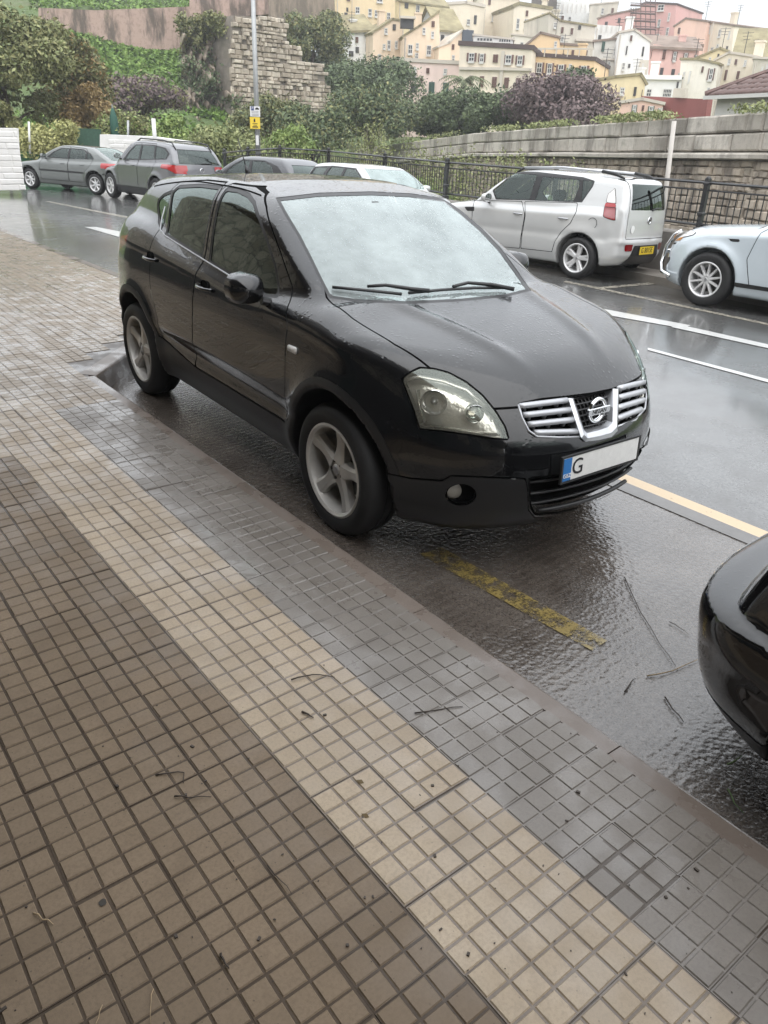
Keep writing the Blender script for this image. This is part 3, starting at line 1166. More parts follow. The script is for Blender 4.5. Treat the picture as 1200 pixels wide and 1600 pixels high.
        for k, line in enumerate(([(300, 700), (340, 690), (420, 705), (500, 735), (560, 790)], [(335, 735), (345, 800), (360, 845)], [(345, 850), (430, 862), (520, 876), (612, 886)])):
            b = MB(); b.tube([hit(*p) * flip - np.array([.03, sg * .012, 0]) for p in c6(line)], [.018, .012, .010][k], 6, flat=.5)
            b.build('lamp_trim', LAMP_CHROME, lens, True)
        # fog lamp
        c = hit(*c6([(460, 1074)])[0]) * np.array([1, -sg, 1])
        b = MB(); b.lathe([(.001, .012), (.03, .009), (.04, 0), (.042, -.03)], 20, axis='x')
        f = b.build('fog_light', plain('fog_lens', (.30, .285, .25), .12, coat=.6), hero, True); f.location = c + np.array([-.03, -sg * .006, 0]); f.rotation_euler = (0, 0, sg * .5)
        add_wheel(hero, -.065, sg * .772, .330, 'five', .338, .215, .240, spin=.17)
        add_wheel(hero, -2.715, sg * .772, .330, 'five', .338, .215, .240, spin=.2)
        mirror_object(hero, sg, (-.735, sg * .955, 1.105), PAINT_BLACK, CHROME, (.14, .19, .155))
    P('fog_hole', 'fog_light_recess', GAP, inset=.03)
    # grille
    P('grille_hole', 'grille_backing', GAP, inset=.05)
    P('low_hole', 'lower_intake', LINER, inset=.05)
    fx = lambda y, z, d=.012: sk.surf((1.3, y, z), (-1, 0, 0)) + np.array([-d, 0, 0])
    left = [[(520, 228), (745, 200)], [(541, 270), (760, 245)], [(562, 314), (776, 291)], [(592, 352), (792, 346)]]
    right = [[(985, 144), (1104, 114)], [(985, 188), (1106, 156)], [(980, 236), (1104, 198)], [(978, 286), (1092, 242)]]
    for rows in (left, right):
        for (a, b) in rows:
            px = c8([(a[0] + (b[0] - a[0]) * t, a[1] + (b[1] - a[1]) * t) for t in np.linspace(0, 1, 7)])
            pts = [hit(*p) + np.array([-.012, 0, 0]) for p in px]
            m = MB(); m.tube(pts, .0165, 8, flat=.85)
            bar = m.build('grille_bar', GRILLE_SILVER, hero, True)
            for j in (1, 3, 5):
                m = MB(); m.tube([pts[j] + [-.008, 0, 0], pts[j] + [-.012, 0, -.028]], [.013, .009], 6)
                m.build('grille_strut', GRILLE_SILVER, bar, True)
    for loop in ([(512, 218), (530, 280), (560, 340), (600, 368), (700, 372), (798, 370)], [(975, 138), (1108, 106), (1112, 180), (1106, 235), (1060, 290), (975, 322)]):
        m = MB(); m.tube([hit(*p) + np.array([-.004, 0, 0]) for p in c8(loop)], .006, 6); m.build('grille_frame', GRILLE_SILVER, hero, True)
    # bright V with the badge
    outer = c8([(738, 184), (770, 285), (798, 370), (818, 388), (880, 380), (940, 366), (968, 338), (972, 250), (975, 140)])
    inner = c8([(766, 184), (795, 275), (816, 336), (830, 350), (880, 338), (928, 322), (950, 300), (952, 230), (953, 141)])
    V, F_ = [], []
    for i in range(9):
        a, b = hit(*outer[i]), hit(*inner[i])
        V += [a + [-.04, 0, 0], a + [.008, 0, 0], (a + b) / 2 + [.014, 0, 0], b + [.002, 0, 0], b + [-.05, 0, 0]]
        if i < 8:
            F_ += [(i * 5 + j, i * 5 + j + 1, i * 5 + 6 + j, i * 5 + 5 + j) for j in range(4)]
    mesh_obj('grille_chrome_bracket', V, F_, SATIN, hero, False)
    c = hit(*c8([(872, 240)])[0])
    tl = -.20
    b = MB(); b.lathe([(.082, 0), (.080, .014), (.072, .018), (.062, .014), (.058, 0)], 40, axis='x')
    em = b.build('badge', CHROME, hero, True); em.location = c + np.array([.004, 0, 0]); em.scale = (.8, .70, .74)
    b = MB(); b.box((.016, 0, 0), (.016, .205, .046), bevel=.004); b.build('badge_bar', CHROME, em)
    add_text('NISSAN', .040, (.0245, 0, 0), (0, 1, 0), (0, 0, 1), INK, em, 'lettering', .001)
    b = MB()
    for i in range(9):
        z = .68 + .022 * i
        b.tube([fx(y, z, .03) for y in (-.16, 0, .16)], .004, 4)
    for i in range(-6, 7):
        b.tube([fx(i * .024, z, .03) for z in (.67, .76, .86)], .003, 4)
    b.build('badge_mesh', BLACK_TRIM, hero)
    # lower intake blades
    for z in (.475, .415, .36):
        b = MB(); b.tube([fx(y, z, .03) for y in np.linspace(-.40, .40, 9)], .012, 6, flat=.6)
        b.build('intake_blade', BLACK_TRIM, hero, True)
    b = MB(); b.tube([fx(y, .318 + .02 * abs(y), .004) for y in np.linspace(-.31, .31, 9)], .011, 6); b.build('bumper_lip', BLACK_TRIM, hero, True)
    # number plate
    pc = sk.surf((1.3, 0, .545), (-1, 0, 0)) + np.array([.016, -.02, 0])
    pl = number_plate(hero, pc, (0, 1, 0), (-.05, 0, 1), .52, .111, PLATE_W, None, band='GBZ')
    add_text('G', .105, pc + np.array([.005, -.165, 0]), (0, 1, 0), (-.05, 0, 1), INK, pl, 'lettering', .001)
    # wipers, aerial, roof seam
    up = np.array([0, 0, 1.0])
    def on_ws(y, z, d=.014):
        return sk.surf((1.0, y, z), (-1, 0, 0)) + np.array([d * .6, 0, d])
    wipes = [([(518, 452), (560, 456), (600, 460), (626, 463)], [(668, 462), (640, 459), (600, 453), (572, 455)]),
             ([(637, 461), (690, 456), (740, 453), (790, 453)], [(800, 459), (765, 452), (728, 449), (705, 455)])]
    for blade, arm in wipes:
        m = MB(); m.tube([hit(*p) + np.array([.008, 0, .012]) for p in blade], .010, 6, flat=.8)
        wp = m.build('wiper', BLACK_TRIM, hero, True)
        m = MB(); m.tube([hit(*p) + np.array([.012, 0, .026]) for p in arm], [.012, .011, .009, .008], 6)
        m.build('wiper_arm', BLACK_TRIM, wp, True)
    for sg in (-1, 1):
        m = MB()
        pts = [sk.surf((x, sg * .585 + (0 if x < -1.3 else sg * .0), 2.0), (0, 0, -1)) + up * .0015 for x in np.linspace(-1.25, -2.85, 14)]
        m.tube(pts, .004, 5)
        m.build('roof_seam', GAP, hero, True)
    p = sk.surf((-2.55, 0, 2.0), (0, 0, -1))
    m = MB(); m.tube([p - up * .005, p + np.array([-.03, 0, .05])], [.018, .008], 8); m.tube([p + np.array([-.03, 0, .05]), p + np.array([-.13, 0, .22])], .004, 6)
    m.build('aerial', BLACK_TRIM, hero, True)
    # cabin
    m = MB(); m.box((-.62, 0, .90), (.42, 1.30, .22), bevel=.06); m.build('dashboard', BLACK_TRIM, hero)
    m = MB(); m.box((-1.9, 0, .36), (2.6, 1.4, .04)); m.build('cabin_floor', LINER, hero)
    for x, ys in ((-1.42, (-.37, .37)), (-2.35, (-.37, .0, .37))):
        for y in ys:
            m = MB(); m.box((x, y, .66), (.5, .46, .16), bevel=.06)
            m.prism([(-.30, .72), (-.18, .70), (-.40, 1.22), (-.48, 1.22)], -.22, .22, ((x, y, 0), (1, 0, 0), (0, 0, 1), (0, 1, 0)))
            m.box((x - .46, y, 1.31), (.09, .25, .17), bevel=.035)
            m.build('seat', SEAT, hero)
    m = MB(); m.tube([(-.86 + .10 * math.sin(a) * .4, .37 + .18 * math.cos(a), 1.0 + .17 * math.sin(a)) for a in np.linspace(0, 2 * math.pi, 20)], .014, 6); m.build('steering_wheel', BLACK_TRIM, hero, True)
    m = MB(); m.box((-1.00, 0, 1.425), (.025, .20, .055), bevel=.012); m.box((-.99, 0, 1.46), (.06, .06, .04), bevel=.01); m.build('rear_view_mirror', BLACK_TRIM, hero)
    return sk


MATS_H = {}
GRILLE_SILVER = plain('grille_silver', (.46, .47, .49), .42, metal=.45)
LAMP_BOWL = plain('lamp_bowl', (.88, .87, .83), .16, metal=.6, var=.15, vscale=9, bump=.9, bscale=34)
HERO_SKIN = build_hero()
# ---------------------------------------------------------------- the street: road, bay, pavement, arcade behind the camera
PA = 0.0319                                    # the pavement grid is turned a little from the bay
PO = np.array([-1.7604, -1.0929])
PZ = 0.165
TP = 0.2113


def puv(u, v):
    return (PO[0] + u * math.cos(PA) - v * math.sin(PA), PO[1] + u * math.sin(PA) + v * math.cos(PA))


def fall(x, y):
    """Ground height relative to the bay for things on the pavement."""
    return float(ground_z(x, y))


def m_road():
    t = NT('wet_asphalt')
    p = t.pos()
    big = t.noise(0.35, 5, 0.6, p)
    mid = t.noise(2.2, 6, 0.65, p)
    fine = t.noise(55, 4, 0.7, p)
    grit = t.n('ShaderNodeTexVoronoi'); grit.inputs['Scale'].default_value = 70; t.l(p, grit.inputs['Vector'])
    col = t.mix(t.ramp(fine, [(0.3, 0.0), (0.75, 1.0)]), (.075, .076, .075), (.170, .170, .165))
    col = t.mix(t.math('MULTIPLY', t.ramp(mid, [(0.45, 0), (0.7, 1)]), .5), col, (.060, .054, .048))
    t.set(Base_Color=col)
    wet = t.ramp(t.math('ADD', t.math('MULTIPLY', big, .6), t.math('MULTIPLY', mid, .4)), [(0.36, 0.11), (0.62, 0.34)])
    t.set(Roughness=wet, Specular_IOR_Level=0.5, Coat_Weight=.7, Coat_Roughness=.11, IOR=1.4)
    h = t.math('ADD', t.math('MULTIPLY', grit.outputs['Distance'], .7), fine)
    t.bump(h, 0.16, 0.004)
    return t.m


def m_bay():
    t = NT('wet_ribbed_concrete')
    p = t.pos()
    mp = t.mapping(p, (1, 1, 1), (0, 0, -PA - .06))
    wv = t.n('ShaderNodeTexWave', bands_direction='Y')
    wv.inputs['Scale'].default_value = 6.6
    wv.inputs['Distortion'].default_value = 1.6
    wv.inputs['Detail'].default_value = 3
    wv.inputs['Detail Scale'].default_value = 1.2
    t.l(mp, wv.inputs['Vector'])
    n1 = t.noise(2.0, 6, 0.65, p)
    n2 = t.noise(38, 4, 0.7, p)
    n3 = t.noise(12, 3, 0.6, p)
    v1 = t.n('ShaderNodeTexVoronoi', feature='SMOOTH_F1'); v1.inputs['Scale'].default_value = 55; t.l(p, v1.inputs['Vector'])
    col = t.mix(t.ramp(n1, [(.35, 0), (.65, 1)]), (.060, .048, .039), (.150, .128, .108))
    col = t.mix(t.math('MULTIPLY', wv.outputs['Fac'], .35), col, (.150, .130, .112))
    n4 = t.noise(130, 3, .8, p)
    col = t.mix(t.ramp(n4, [(.40, .75), (.58, 0)]), col, (.035, .029, .025))
    patch = t.ramp(n1, [(.38, .15), (.62, 1)])
    t.set(Base_Color=col, Roughness=t.ramp(n3, [(.35, .05), (.7, .20)]), Coat_Weight=1.0, Coat_Roughness=.03, Coat_IOR=1.5)
    h = t.math('ADD', t.math('MULTIPLY', t.math('MULTIPLY', wv.outputs['Fac'], patch), .5), t.math('ADD', t.math('MULTIPLY', v1.outputs['Distance'], 1.3), t.math('MULTIPLY', n2, .45)))
    t.bump(h, 0.5, 0.006)
    nb = [n for n in t.t.nodes if n.type == 'BUMP'][0]
    # rain-stippled water film on top
    cb = t.n('ShaderNodeBump'); cb.inputs['Strength'].default_value = .85; cb.inputs['Distance'].default_value = .005
    w1 = t.noise(95, 2, 0.6, p, distort=.3)
    rough_h = t.math('ADD', t.math('MULTIPLY', w1, 1.1), t.math('ADD', t.math('MULTIPLY', v1.outputs['Distance'], .5), t.math('MULTIPLY', t.math('MULTIPLY', wv.outputs['Fac'], patch), .17)))
    ripple = t.math('ADD', t.noise(17, 2, .45, t.mapping(p, (1, 1.7, 1)), distort=1.4), t.math('MULTIPLY', v1.outputs['Distance'], .25))
    puddle = t.ramp(t.noise(.85, 5, .6, p), [(.44, 0), (.56, 1)])
    t.l(t.mix(puddle, rough_h, ripple), cb.inputs['Height'])
    t.l(cb.outputs[0], t.b.inputs['Coat Normal'])
    return t.m


def wetness(t, p, u0=-.55, u1=.35):
    """How wet the pavement is: the arcade keeps the house side nearly dry, the kerb side and the open end are soaked."""
    sp = t.n('ShaderNodeSeparateXYZ'); t.l(p, sp.inputs[0])
    n = t.noise(1.6, 6, 0.65, p)
    u = t.math('ADD', sp.outputs['X'], t.math('MULTIPLY', t.math('SUBTRACT', n, .5), .9))
    a = t.n('ShaderNodeMapRange'); a.inputs['From Min'].default_value = PO[0] + u0; a.inputs['From Max'].default_value = PO[0] + u1; t.l(u, a.inputs['Value'])
    y = t.math('ADD', sp.outputs['Y'], t.math('MULTIPLY', t.math('SUBTRACT', n, .5), 2.2))
    b = t.n('ShaderNodeMapRange'); b.inputs['From Min'].default_value = -.4; b.inputs['From Max'].default_value = 2.6; t.l(y, b.inputs['Value'])
    return t.math('MAXIMUM', a.outputs[0], b.outputs[0])


def m_tile(name, col, groove=False):
    t = NT(name)
    p = t.pos()
    w = wetness(t, p)
    rnd = t.by_object()
    isl = t.n('ShaderNodeNewGeometry').outputs['Random Per Island']
    fine = t.noise(110, 4, 0.75, p)
    mid = t.noise(7, 6, 0.65, p)
    stain = t.noise(2.1, 7, 0.7, p, distort=.8)
    c = np.array(col)
    a = t.mix(rnd, tuple(c * .82), tuple(np.minimum(c * 1.13, 1)))
    a = t.mix(t.math('MULTIPLY', isl, .35), a, tuple(c * .86))
    a = t.mix(t.math('MULTIPLY', t.ramp(mid, [(.4, 0), (.75, 1)]), .45), a, tuple(c * np.array([.74, .72, .68])))
    a = t.mix(t.math('MULTIPLY', t.ramp(stain, [(.48, 0), (.66, 1)]), .50), a, tuple(c * np.array([.56, .54, .52])))
    sp = t.n('ShaderNodeTexVoronoi'); sp.inputs['Scale'].default_value = 34; t.l(p, sp.inputs['Vector'])
    spot = t.math('LESS_THAN', sp.outputs['Distance'], .075)
    a = t.mix(t.math('MULTIPLY', spot, .6), a, tuple(c * .3))
    a = t.mix(t.math('MULTIPLY', t.ramp(fine, [(.38, 1), (.56, 0)]), .50), a, tuple(c * .62))
    a = t.mix(t.math('MULTIPLY', w, .55), a, tuple(c * np.array([.46, .44, .42])))
    pud = t.ramp(t.noise(5.5, 5, .6, p), [(.44, 0), (.60, 1)])
    film = t.math('MULTIPLY', w, t.math('ADD', t.math('MULTIPLY', pud, .7), .3))
    t.set(Base_Color=a, Roughness=t.math('SUBTRACT', .80, t.math('MULTIPLY', w, t.math('ADD', .35, t.math('MULTIPLY', pud, .25)))), Coat_Weight=film, Coat_Roughness=.07, Coat_IOR=1.4, Specular_IOR_Level=.4)
    t.bump(t.math('ADD', fine, t.math('MULTIPLY', mid, .8)), .22, .003)
    return t.m


M_ROAD, M_BAY = m_road(), m_bay()
M_BROWN = m_tile('brown_paving', (.192, .142, .094))
M_BROWN_G = m_tile('brown_paving_groove', (.072, .051, .034))
M_CREAM = m_tile('cream_paving', (.400, .322, .230))
M_CREAM_G = m_tile('cream_paving_groove', (.20, .165, .135))
M_GREY = m_tile('grey_paving', (.225, .203, .180))
M_GREY_G = m_tile('grey_paving_groove', (.235, .215, .195))
M_BEIGE = m_tile('beige_paving', (.315, .250, .175))
M_BEIGE_G = m_tile('beige_paving_groove', (.16, .125, .09))
M_KERB = m_tile('kerb_concrete', (.215, .178, .152))

# road sheet out to the far kerb line and up the street; the terrain takes over beyond
xs = np.concatenate([np.linspace(-40, -2, 8), np.linspace(-1.25, 14, 40), np.linspace(15, 19.5, 5)])
ys = np.concatenate([np.linspace(-80, -12, 10), np.linspace(-10, 30, 60), np.linspace(33, 46, 6)])
V = [(x, y, float(ground_z(x, y))) for y in ys for x in xs]
nx = len(xs)
Fs = [(j * nx + i, j * nx + i + 1, (j + 1) * nx + i + 1, (j + 1) * nx + i) for j in range(len(ys) - 1) for i in range(nx - 1)]
tag(mesh_obj('road', V, Fs, M_ROAD, smooth=True), kind='structure')


def sheet(name, pts, mat, dz, parent=None, kind='structure', sub=8):
    """A flat patch lying on the road: outline points (x, y), laid dz above it."""
    a = [np.array(p[:2], float) for p in pts]
    if len(a) == 4 and sub > 1:
        V, Fq = [], []
        for i in range(sub + 1):
            t = i / sub
            l = a[0] * (1 - t) + a[3] * t; r = a[1] * (1 - t) + a[2] * t
            V += [(l[0], l[1], float(ground_z(*l)) + dz), (r[0], r[1], float(ground_z(*r)) + dz)]
            if i:
                k = 2 * i
                Fq.append((k - 2, k - 1, k + 1, k))
        o = mesh_obj(name, V, Fq, mat, parent)
    else:
        o = mesh_obj(name, [(p[0], p[1], float(ground_z(*p)) + dz) for p in a], [tuple(range(len(a)))], mat, parent)
    return tag(o, kind=kind) if kind else o


BAY_END = 3.86            # v where the bay's splayed far end starts at the kerb
SPLAY = 1.11              # how far it runs up the street per metre across
KU = 0.70                 # u of the kerb's road edge
b0, b1, b2, b3 = puv(KU - .02, -7.0), puv(KU + 1.92, -7.0), puv(KU + 1.92, BAY_END + .02), puv(KU - .02, BAY_END + .02)
nb, mb = 30, 8
V, Fs = [], []
for j in range(nb + 1):
    for i in range(mb + 1):
        x, y = puv(KU - .02 + 1.94 * i / mb, -7.0 + (BAY_END + 2.1 + 7.0) * j / nb)
        V.append((x, y, float(ground_z(x, y)) + .005))
for j in range(nb):
    for i in range(mb):
        k = j * (mb + 1) + i
        Fs.append((k, k + 1, k + mb + 2, k + mb + 1))
tag(mesh_obj('parking_bay', V, Fs, M_BAY, smooth=True), kind='structure')
M_APRON = plain('bay_apron', (.105, .098, .090), .22, coat=.5, var=.25, vscale=3, bump=.25, bscale=90)
sheet('bay_edging', [puv(KU + 1.90, -7), puv(KU + 2.02, -7), puv(KU + 2.02, BAY_END), puv(KU + 1.90, BAY_END)], M_APRON, .009, sub=12)


def m_mark(name, col, wear=.42, scale=14):
    """Road paint, worn through in places."""
    t = NT(name)
    p = t.pos()
    n = t.noise(scale, 7, .75, p)
    f = t.noise(90, 4, .7, p)
    a = t.ramp(t.math('ADD', t.math('MULTIPLY', n, .65), t.math('MULTIPLY', f, .35)), [(wear - .05, 0), (wear + .05, 1)])
    t.set(Base_Color=t.mix(f, tuple(c * .7 for c in col), col), Roughness=.35, Coat_Weight=.5, Coat_Roughness=.1, Alpha=a)
    return t.m


M_WHITE_LINE = m_mark('white_road_paint', (.66, .66, .64), .36)
M_FAINT_LINE = m_mark('faint_road_paint', (.50, .46, .38), .47)
M_YELLOW_LINE = m_mark('cream_yellow_road_paint', (.60, .45, .27), .36)
M_BAY_YELLOW = m_mark('faded_yellow_paint', (.26, .195, .065), .50, 16)


def marking(name, px, mat, dz=.006, kind='structure', extend=None):
    P = [on_ground(*q)[:2] for q in px]
    return sheet(name, P, mat, dz, kind=kind)


# lines: ends read off the photograph and laid on the road
marking('road_line', [(931, 481), (921, 488), (1066, 513.5), (1079, 509)], M_WHITE_LINE)
marking('road_line', [(1062, 508), (1048, 511.5), (1205, 546), (1205, 540)], M_WHITE_LINE, .0065)
marking('road_line', [(1012, 544), (1012, 547.5), (1206, 600), (1206, 595)], M_WHITE_LINE)
sheet('road_line', [puv(KU + 2.02, -7), puv(KU + 2.13, -7), puv(KU + 2.13, 3.2), puv(KU + 2.02, 3.2)], M_YELLOW_LINE, .006, sub=12)
marking('road_line', [(132, 355), (150, 355), (207, 366), (190, 372)], M_WHITE_LINE)
marking('road_line', [(70, 315), (78, 315), (232, 345), (228, 347.5)], M_FAINT_LINE)
marking('road_line', [(880, 441), (884, 439), (1206, 507), (1206, 510)], M_FAINT_LINE)
marking('road_line', [(930, 450), (940, 452), (1052, 442), (1046, 439)], M_FAINT_LINE, .0075)
marking('road_line', [(1000, 432), (1010, 436), (1060, 432), (1050, 428)], M_FAINT_LINE, .0075)
marking('road_line', [(655, 868), (690, 858), (948, 1004), (925, 1020)], M_BAY_YELLOW, .0105)

# ---- pavement
FAR_U = 2.44
pav = bpy.data.objects.new('pavement', None)
link(pav)
pav['kind'] = 'structure'
PAV_V = []


def pav_slab():
    def quadgrid(u0, u1, v0, v1, nu, nv, z0):
        V, Fq = [], []
        for j in range(nv + 1):
            for i in range(nu + 1):
                x, y = puv(u0 + (u1 - u0) * i / nu, v0 + (v1 - v0) * j / nv)
                V.append((x, y, fall(x, y) + z0))
        for j in range(nv):
            for i in range(nu):
                k = j * (nu + 1) + i
                Fq.append((k, k + 1, k + nu + 2, k + nu + 1))
        return V, Fq
    m = MB()
    m.add(*quadgrid(-3.6, KU - .082, -9, BAY_END, 4, 14, PZ - .0055))
    m.add(*quadgrid(-6.0, KU - .05, BAY_END, 16.5, 4, 14, PZ - .0055))
    V, Fq = [], []
    for j in range(13):
        for i in range(5):
            u = KU - .05 + (FAR_U - .12 - KU + .05) * i / 4
            v0 = BAY_END + .10 + max(0, u - KU) * SPLAY
            x, y = puv(u, v0 + (16.5 - v0) * j / 12)
            V.append((x, y, fall(x, y) + PZ - .0055))
    Fq = [(j * 5 + i, j * 5 + i + 1, j * 5 + i + 6, j * 5 + i + 5) for j in range(12) for i in range(4)]
    m.add(V, Fq)
    return m.build('paving_bed', M_BROWN_G, pav)


pav_slab()


def tile_mesh(name, mt, mg, seed, worn=0.0):
    r = random.Random(seed)
    m = MB()
    s = TP / 2 - .0013
    gz = -.0034
    m.cur = 1
    m.box((0, 0, gz - .0075), (2 * s, 2 * s, .015))
    m.cur = 0
    n = 3
    p = 2 * s / n
    for i in range(n):
        for j in range(n):
            cx, cy = -s + p * (i + .5), -s + p * (j + .5)
            a = p / 2 - .0030
            b = a - .0026
            dz = r.uniform(-.0007, .0005)
            chip = r.randrange(4) if (seed // 10) % 4 == 3 and r.random() < .35 else -1
            jx, jy = r.uniform(-.0008, .0008), r.uniform(-.0008, .0008)
            P = [(cx + jx + x * a, cy + jy + y * a, gz) for x, y in ((-1, -1), (1, -1), (1, 1), (-1, 1))]
            P += [(cx + jx + x * b, cy + jy + y * b, dz + r.uniform(-.0005, .0005) - (.0012 if q_ == chip else 0)) for q_, (x, y) in enumerate(((-1, -1), (1, -1), (1, 1), (-1, 1)))]
            m.add(P, [(4, 5, 6, 7), (0, 1, 5, 4), (1, 2, 6, 5), (2, 3, 7, 6), (3, 0, 4, 7)])
    o = m.build(name, [mt, mg])
    me = o.data
    bpy.data.objects.remove(o)
    return me


TILE_MESH = {k: [tile_mesh('paving_tile', a, b, 10 * i + hash_) for i in range(4)]
             for k, a, b, hash_ in (('brown', M_BROWN, M_BROWN_G, 1), ('cream', M_CREAM, M_CREAM_G, 2), ('grey', M_GREY, M_GREY_G, 3), ('beige', M_BEIGE, M_BEIGE_G, 4))}


def tile_kind(i, v):
    """i: column, 0 and 1 are the cream pair left of and right of u = 0."""
    if v > 3.95:
        if i < -1 and (v < 4.4 or 6.2 < v < 6.6):
            return 'brown' if i < -2 else 'beige'
        return 'beige'
    if 0 <= i <= 1:
        return 'cream' if v < 3.6 or (i == 0) else 'beige'
    if i >= 2:
        return 'grey' if v < 3.3 else 'beige'
    if v > 3.05:
        return 'brown' if v < 3.65 and i < -1 else 'beige'
    if v > 2.55 and i == -1:
        return 'cream'
    return 'brown'


tiles = []
for i in range(-12, 13):
    off = 0.0 if i in (0, 1) else (-.155 if i < 0 else .07)
    for j in range(-14, 78):
        v = j * TP + off + TP / 2
        u = (i - 1) * TP + TP / 2
        if i >= 2:
            u -= .004 * (i - 1) if i < 4 else .012
        if v < -2.2 or v > 16.3 or u > FAR_U - .22 or (i < -7 and v < 3.4):
            continue
        if i >= 4 and v - TP / 2 < BAY_END + .19 + (u + TP / 2 - KU) * SPLAY:
            continue
        tiles.append((u, v, tile_kind(i, v)))
info = []
for u, v, k in tiles:
    x, y = puv(u, v)
    z = fall(x, y) + PZ
    px = to_px(np.array([x, y, z]))
    d = np.array([x, y, z]) - CAM_POS
    vis = d @ AX_F > .2 and -60 < px[0] < 1260 and -60 < px[1] < 1680
    info.append((np.linalg.norm(d) if vis else 1e3 + np.linalg.norm(d), x, y, z, k))
info.sort()
rest = {}
for n_, (d, x, y, z, k) in enumerate(info):
    me = random.choice(TILE_MESH[k])
    rz = PA + random.choice((0, 1, 2, 3)) * math.pi / 2 + random.gauss(0, .004)
    loc = (x + random.gauss(0, .0012), y + random.gauss(0, .0012), z + random.gauss(0, .0008))
    tilt = (random.gauss(0, .0035), random.gauss(0, .0035), rz)
    if n_ < 296:
        o = bpy.data.objects.new('paving_tile', me)
        o.location = loc; o.rotation_euler = tilt
        link(o, pav)
    else:
        rest.setdefault(k, []).append((me, loc, tilt))
for k, L in rest.items():
    m = MB()
    for me, loc, tilt in L:
        from mathutils import Euler
        Rm = np.array(Euler(tilt).to_matrix())
        P = np.array([q.co[:] for q in me.vertices]) @ Rm.T + np.array(loc)
        base = len(m.v)
        m.v += [tuple(q) for q in P]
        m.f += [tuple(i + base for i in q.vertices) for q in me.polygons]
        m.mi += [q.material_index for q in me.polygons]
    o = m.build('far_paving_tiles', [TILE_MESH[k][0].materials[0], TILE_MESH[k][0].materials[1]], pav)
    o['kind'] = 'stuff'

# kerb stones: along the bay, across its far end, along the street beyond
def kerb_run(u0, v0, u1, v1, n, w=.085, inner=-1):
    for i in range(n):
        t0, t1 = i / n, (i + 1) / n
        a = np.array([u0 + (u1 - u0) * t0, v0 + (v1 - v0) * t0]); b = np.array([u0 + (u1 - u0) * t1, v0 + (v1 - v0) * t1])
        d = (b - a) / np.linalg.norm(b - a)
        a = a + d * .002; b = b - d * .002
        nrm = np.array([-d[1], d[0]]) * inner
        prof = [(0, -.20), (0, PZ - .022), (.006, PZ - .010), (.018, PZ - .004), (w, PZ - .002), (w, -.20)]
        m = MB()
        P = []
        for e in (a, b):
            for s, z in prof:
                q = e + nrm * s
                x, y = puv(*q)
                P.append((x, y, fall(x, y) + z + random.gauss(0, .0008)))
        k = len(prof)
        m.add(P, [tuple(range(k))[::-1], tuple(range(k, 2 * k))] + [(j, j + 1, k + j + 1, k + j) for j in range(k - 1)])
        m.build('kerb_stone', M_KERB, pav)


kerb_run(KU, -9.0, KU, -.815, 8, inner=1)
kerb_run(KU, -.815, KU, BAY_END, 5, inner=1)
kerb_run(KU, BAY_END + .002, FAR_U, BAY_END + (FAR_U - KU) * SPLAY, 3, w=.13, inner=1)
kerb_run(FAR_U, BAY_END + (FAR_U - KU) * SPLAY, FAR_U, 16.4, 11, w=.12, inner=1)


# ---- the arcade that shelters the photographer: back wall, shopfront, columns, soffit
def m_stone(name, c0, c1, scale=2.4, mortar=(.10, .095, .085)):
    t = NT(name)
    p = t.pos()
    v = t.n('ShaderNodeTexVoronoi', feature='DISTANCE_TO_EDGE'); v.inputs['Scale'].default_value = scale
    v2 = t.n('ShaderNodeTexVoronoi'); v2.inputs['Scale'].default_value = scale
    t.l(p, v.inputs['Vector']); t.l(p, v2.inputs['Vector'])
    s = t.n('ShaderNodeSeparateColor'); t.l(v2.outputs['Color'], s.inputs[0])
    e = t.ramp(v.outputs['Distance'], [(.02, 0), (.07, 1)])
    c = t.mix(e, mortar, t.mix(s.outputs[0], c0, c1))
    t.set(Base_Color=t.mix(t.math('MULTIPLY', t.noise(14, 5, .6, p), .4), c, tuple(q * .5 for q in c0)), Roughness=.85)
    t.bump(e, .6, .03)
    return t.m


M_ARC_STONE = m_stone('rubble_cladding', (.34, .29, .22), (.62, .55, .44), 2.0)
M_SOFFIT = plain('soffit_plaster', (.28, .25, .21), .9, var=.1)
arc = empty('arcade_building', (-6, 0, 0), 0, 'sheltering arcade building of rubble stone along the tiled pavement', 'building')
m = MB(); m.box((.2, 2, 3.6), (.4, 44, 7.6)); wl = m.build('wall', M_ARC_STONE, arc)
m = MB(); m.box((.46, 2, .78), (.10, 44, 1.56)); m.build('unseen_dark_band', plain('reflected_dark_band', (.030, .028, .026), .5, var=.3), arc)  # added out of view so the black car's doors mirror a dark strip
m = MB(); m.box((1.95, -4.5, 3.72), (3.3, 24, .35)); m.build('soffit', M_SOFFIT, arc)
for yy in (-7.5, -2.2, 3.1):
    m = MB(); m.box((.47, yy, 1.45), (.13, 2.2, 2.3)); f = m.build('window_frame', plain('arcade_frame', (.05, .06, .055), .4), arc)
    m = MB(); m.box((.542, yy, 1.45), (.012, 2.0, 2.1)); m.build('pane', plain('shop_pane', (.03, .05, .045), .05), f)
for yy in (-16, -10.6):
    m = MB(); m.box((3.4, yy, 1.84), (.4, .4, 3.4)); m.build('column', M_ARC_STONE, arc)


# ---- small litter on the paving
M_TWIG = plain('wet_twig', (.035, .024, .016), .6, var=.3, vscale=40)
M_TWIG_PALE = plain('pale_twig', (.30, .22, .13), .7, var=.3, vscale=40)
M_LEAF = plain('fallen_leaf', (.10, .065, .02), .5)
M_GUM = plain('trodden_gum', (.045, .040, .034), .95)
M_GREENBLADE = plain('green_blade', (.06, .11, .02), .5)


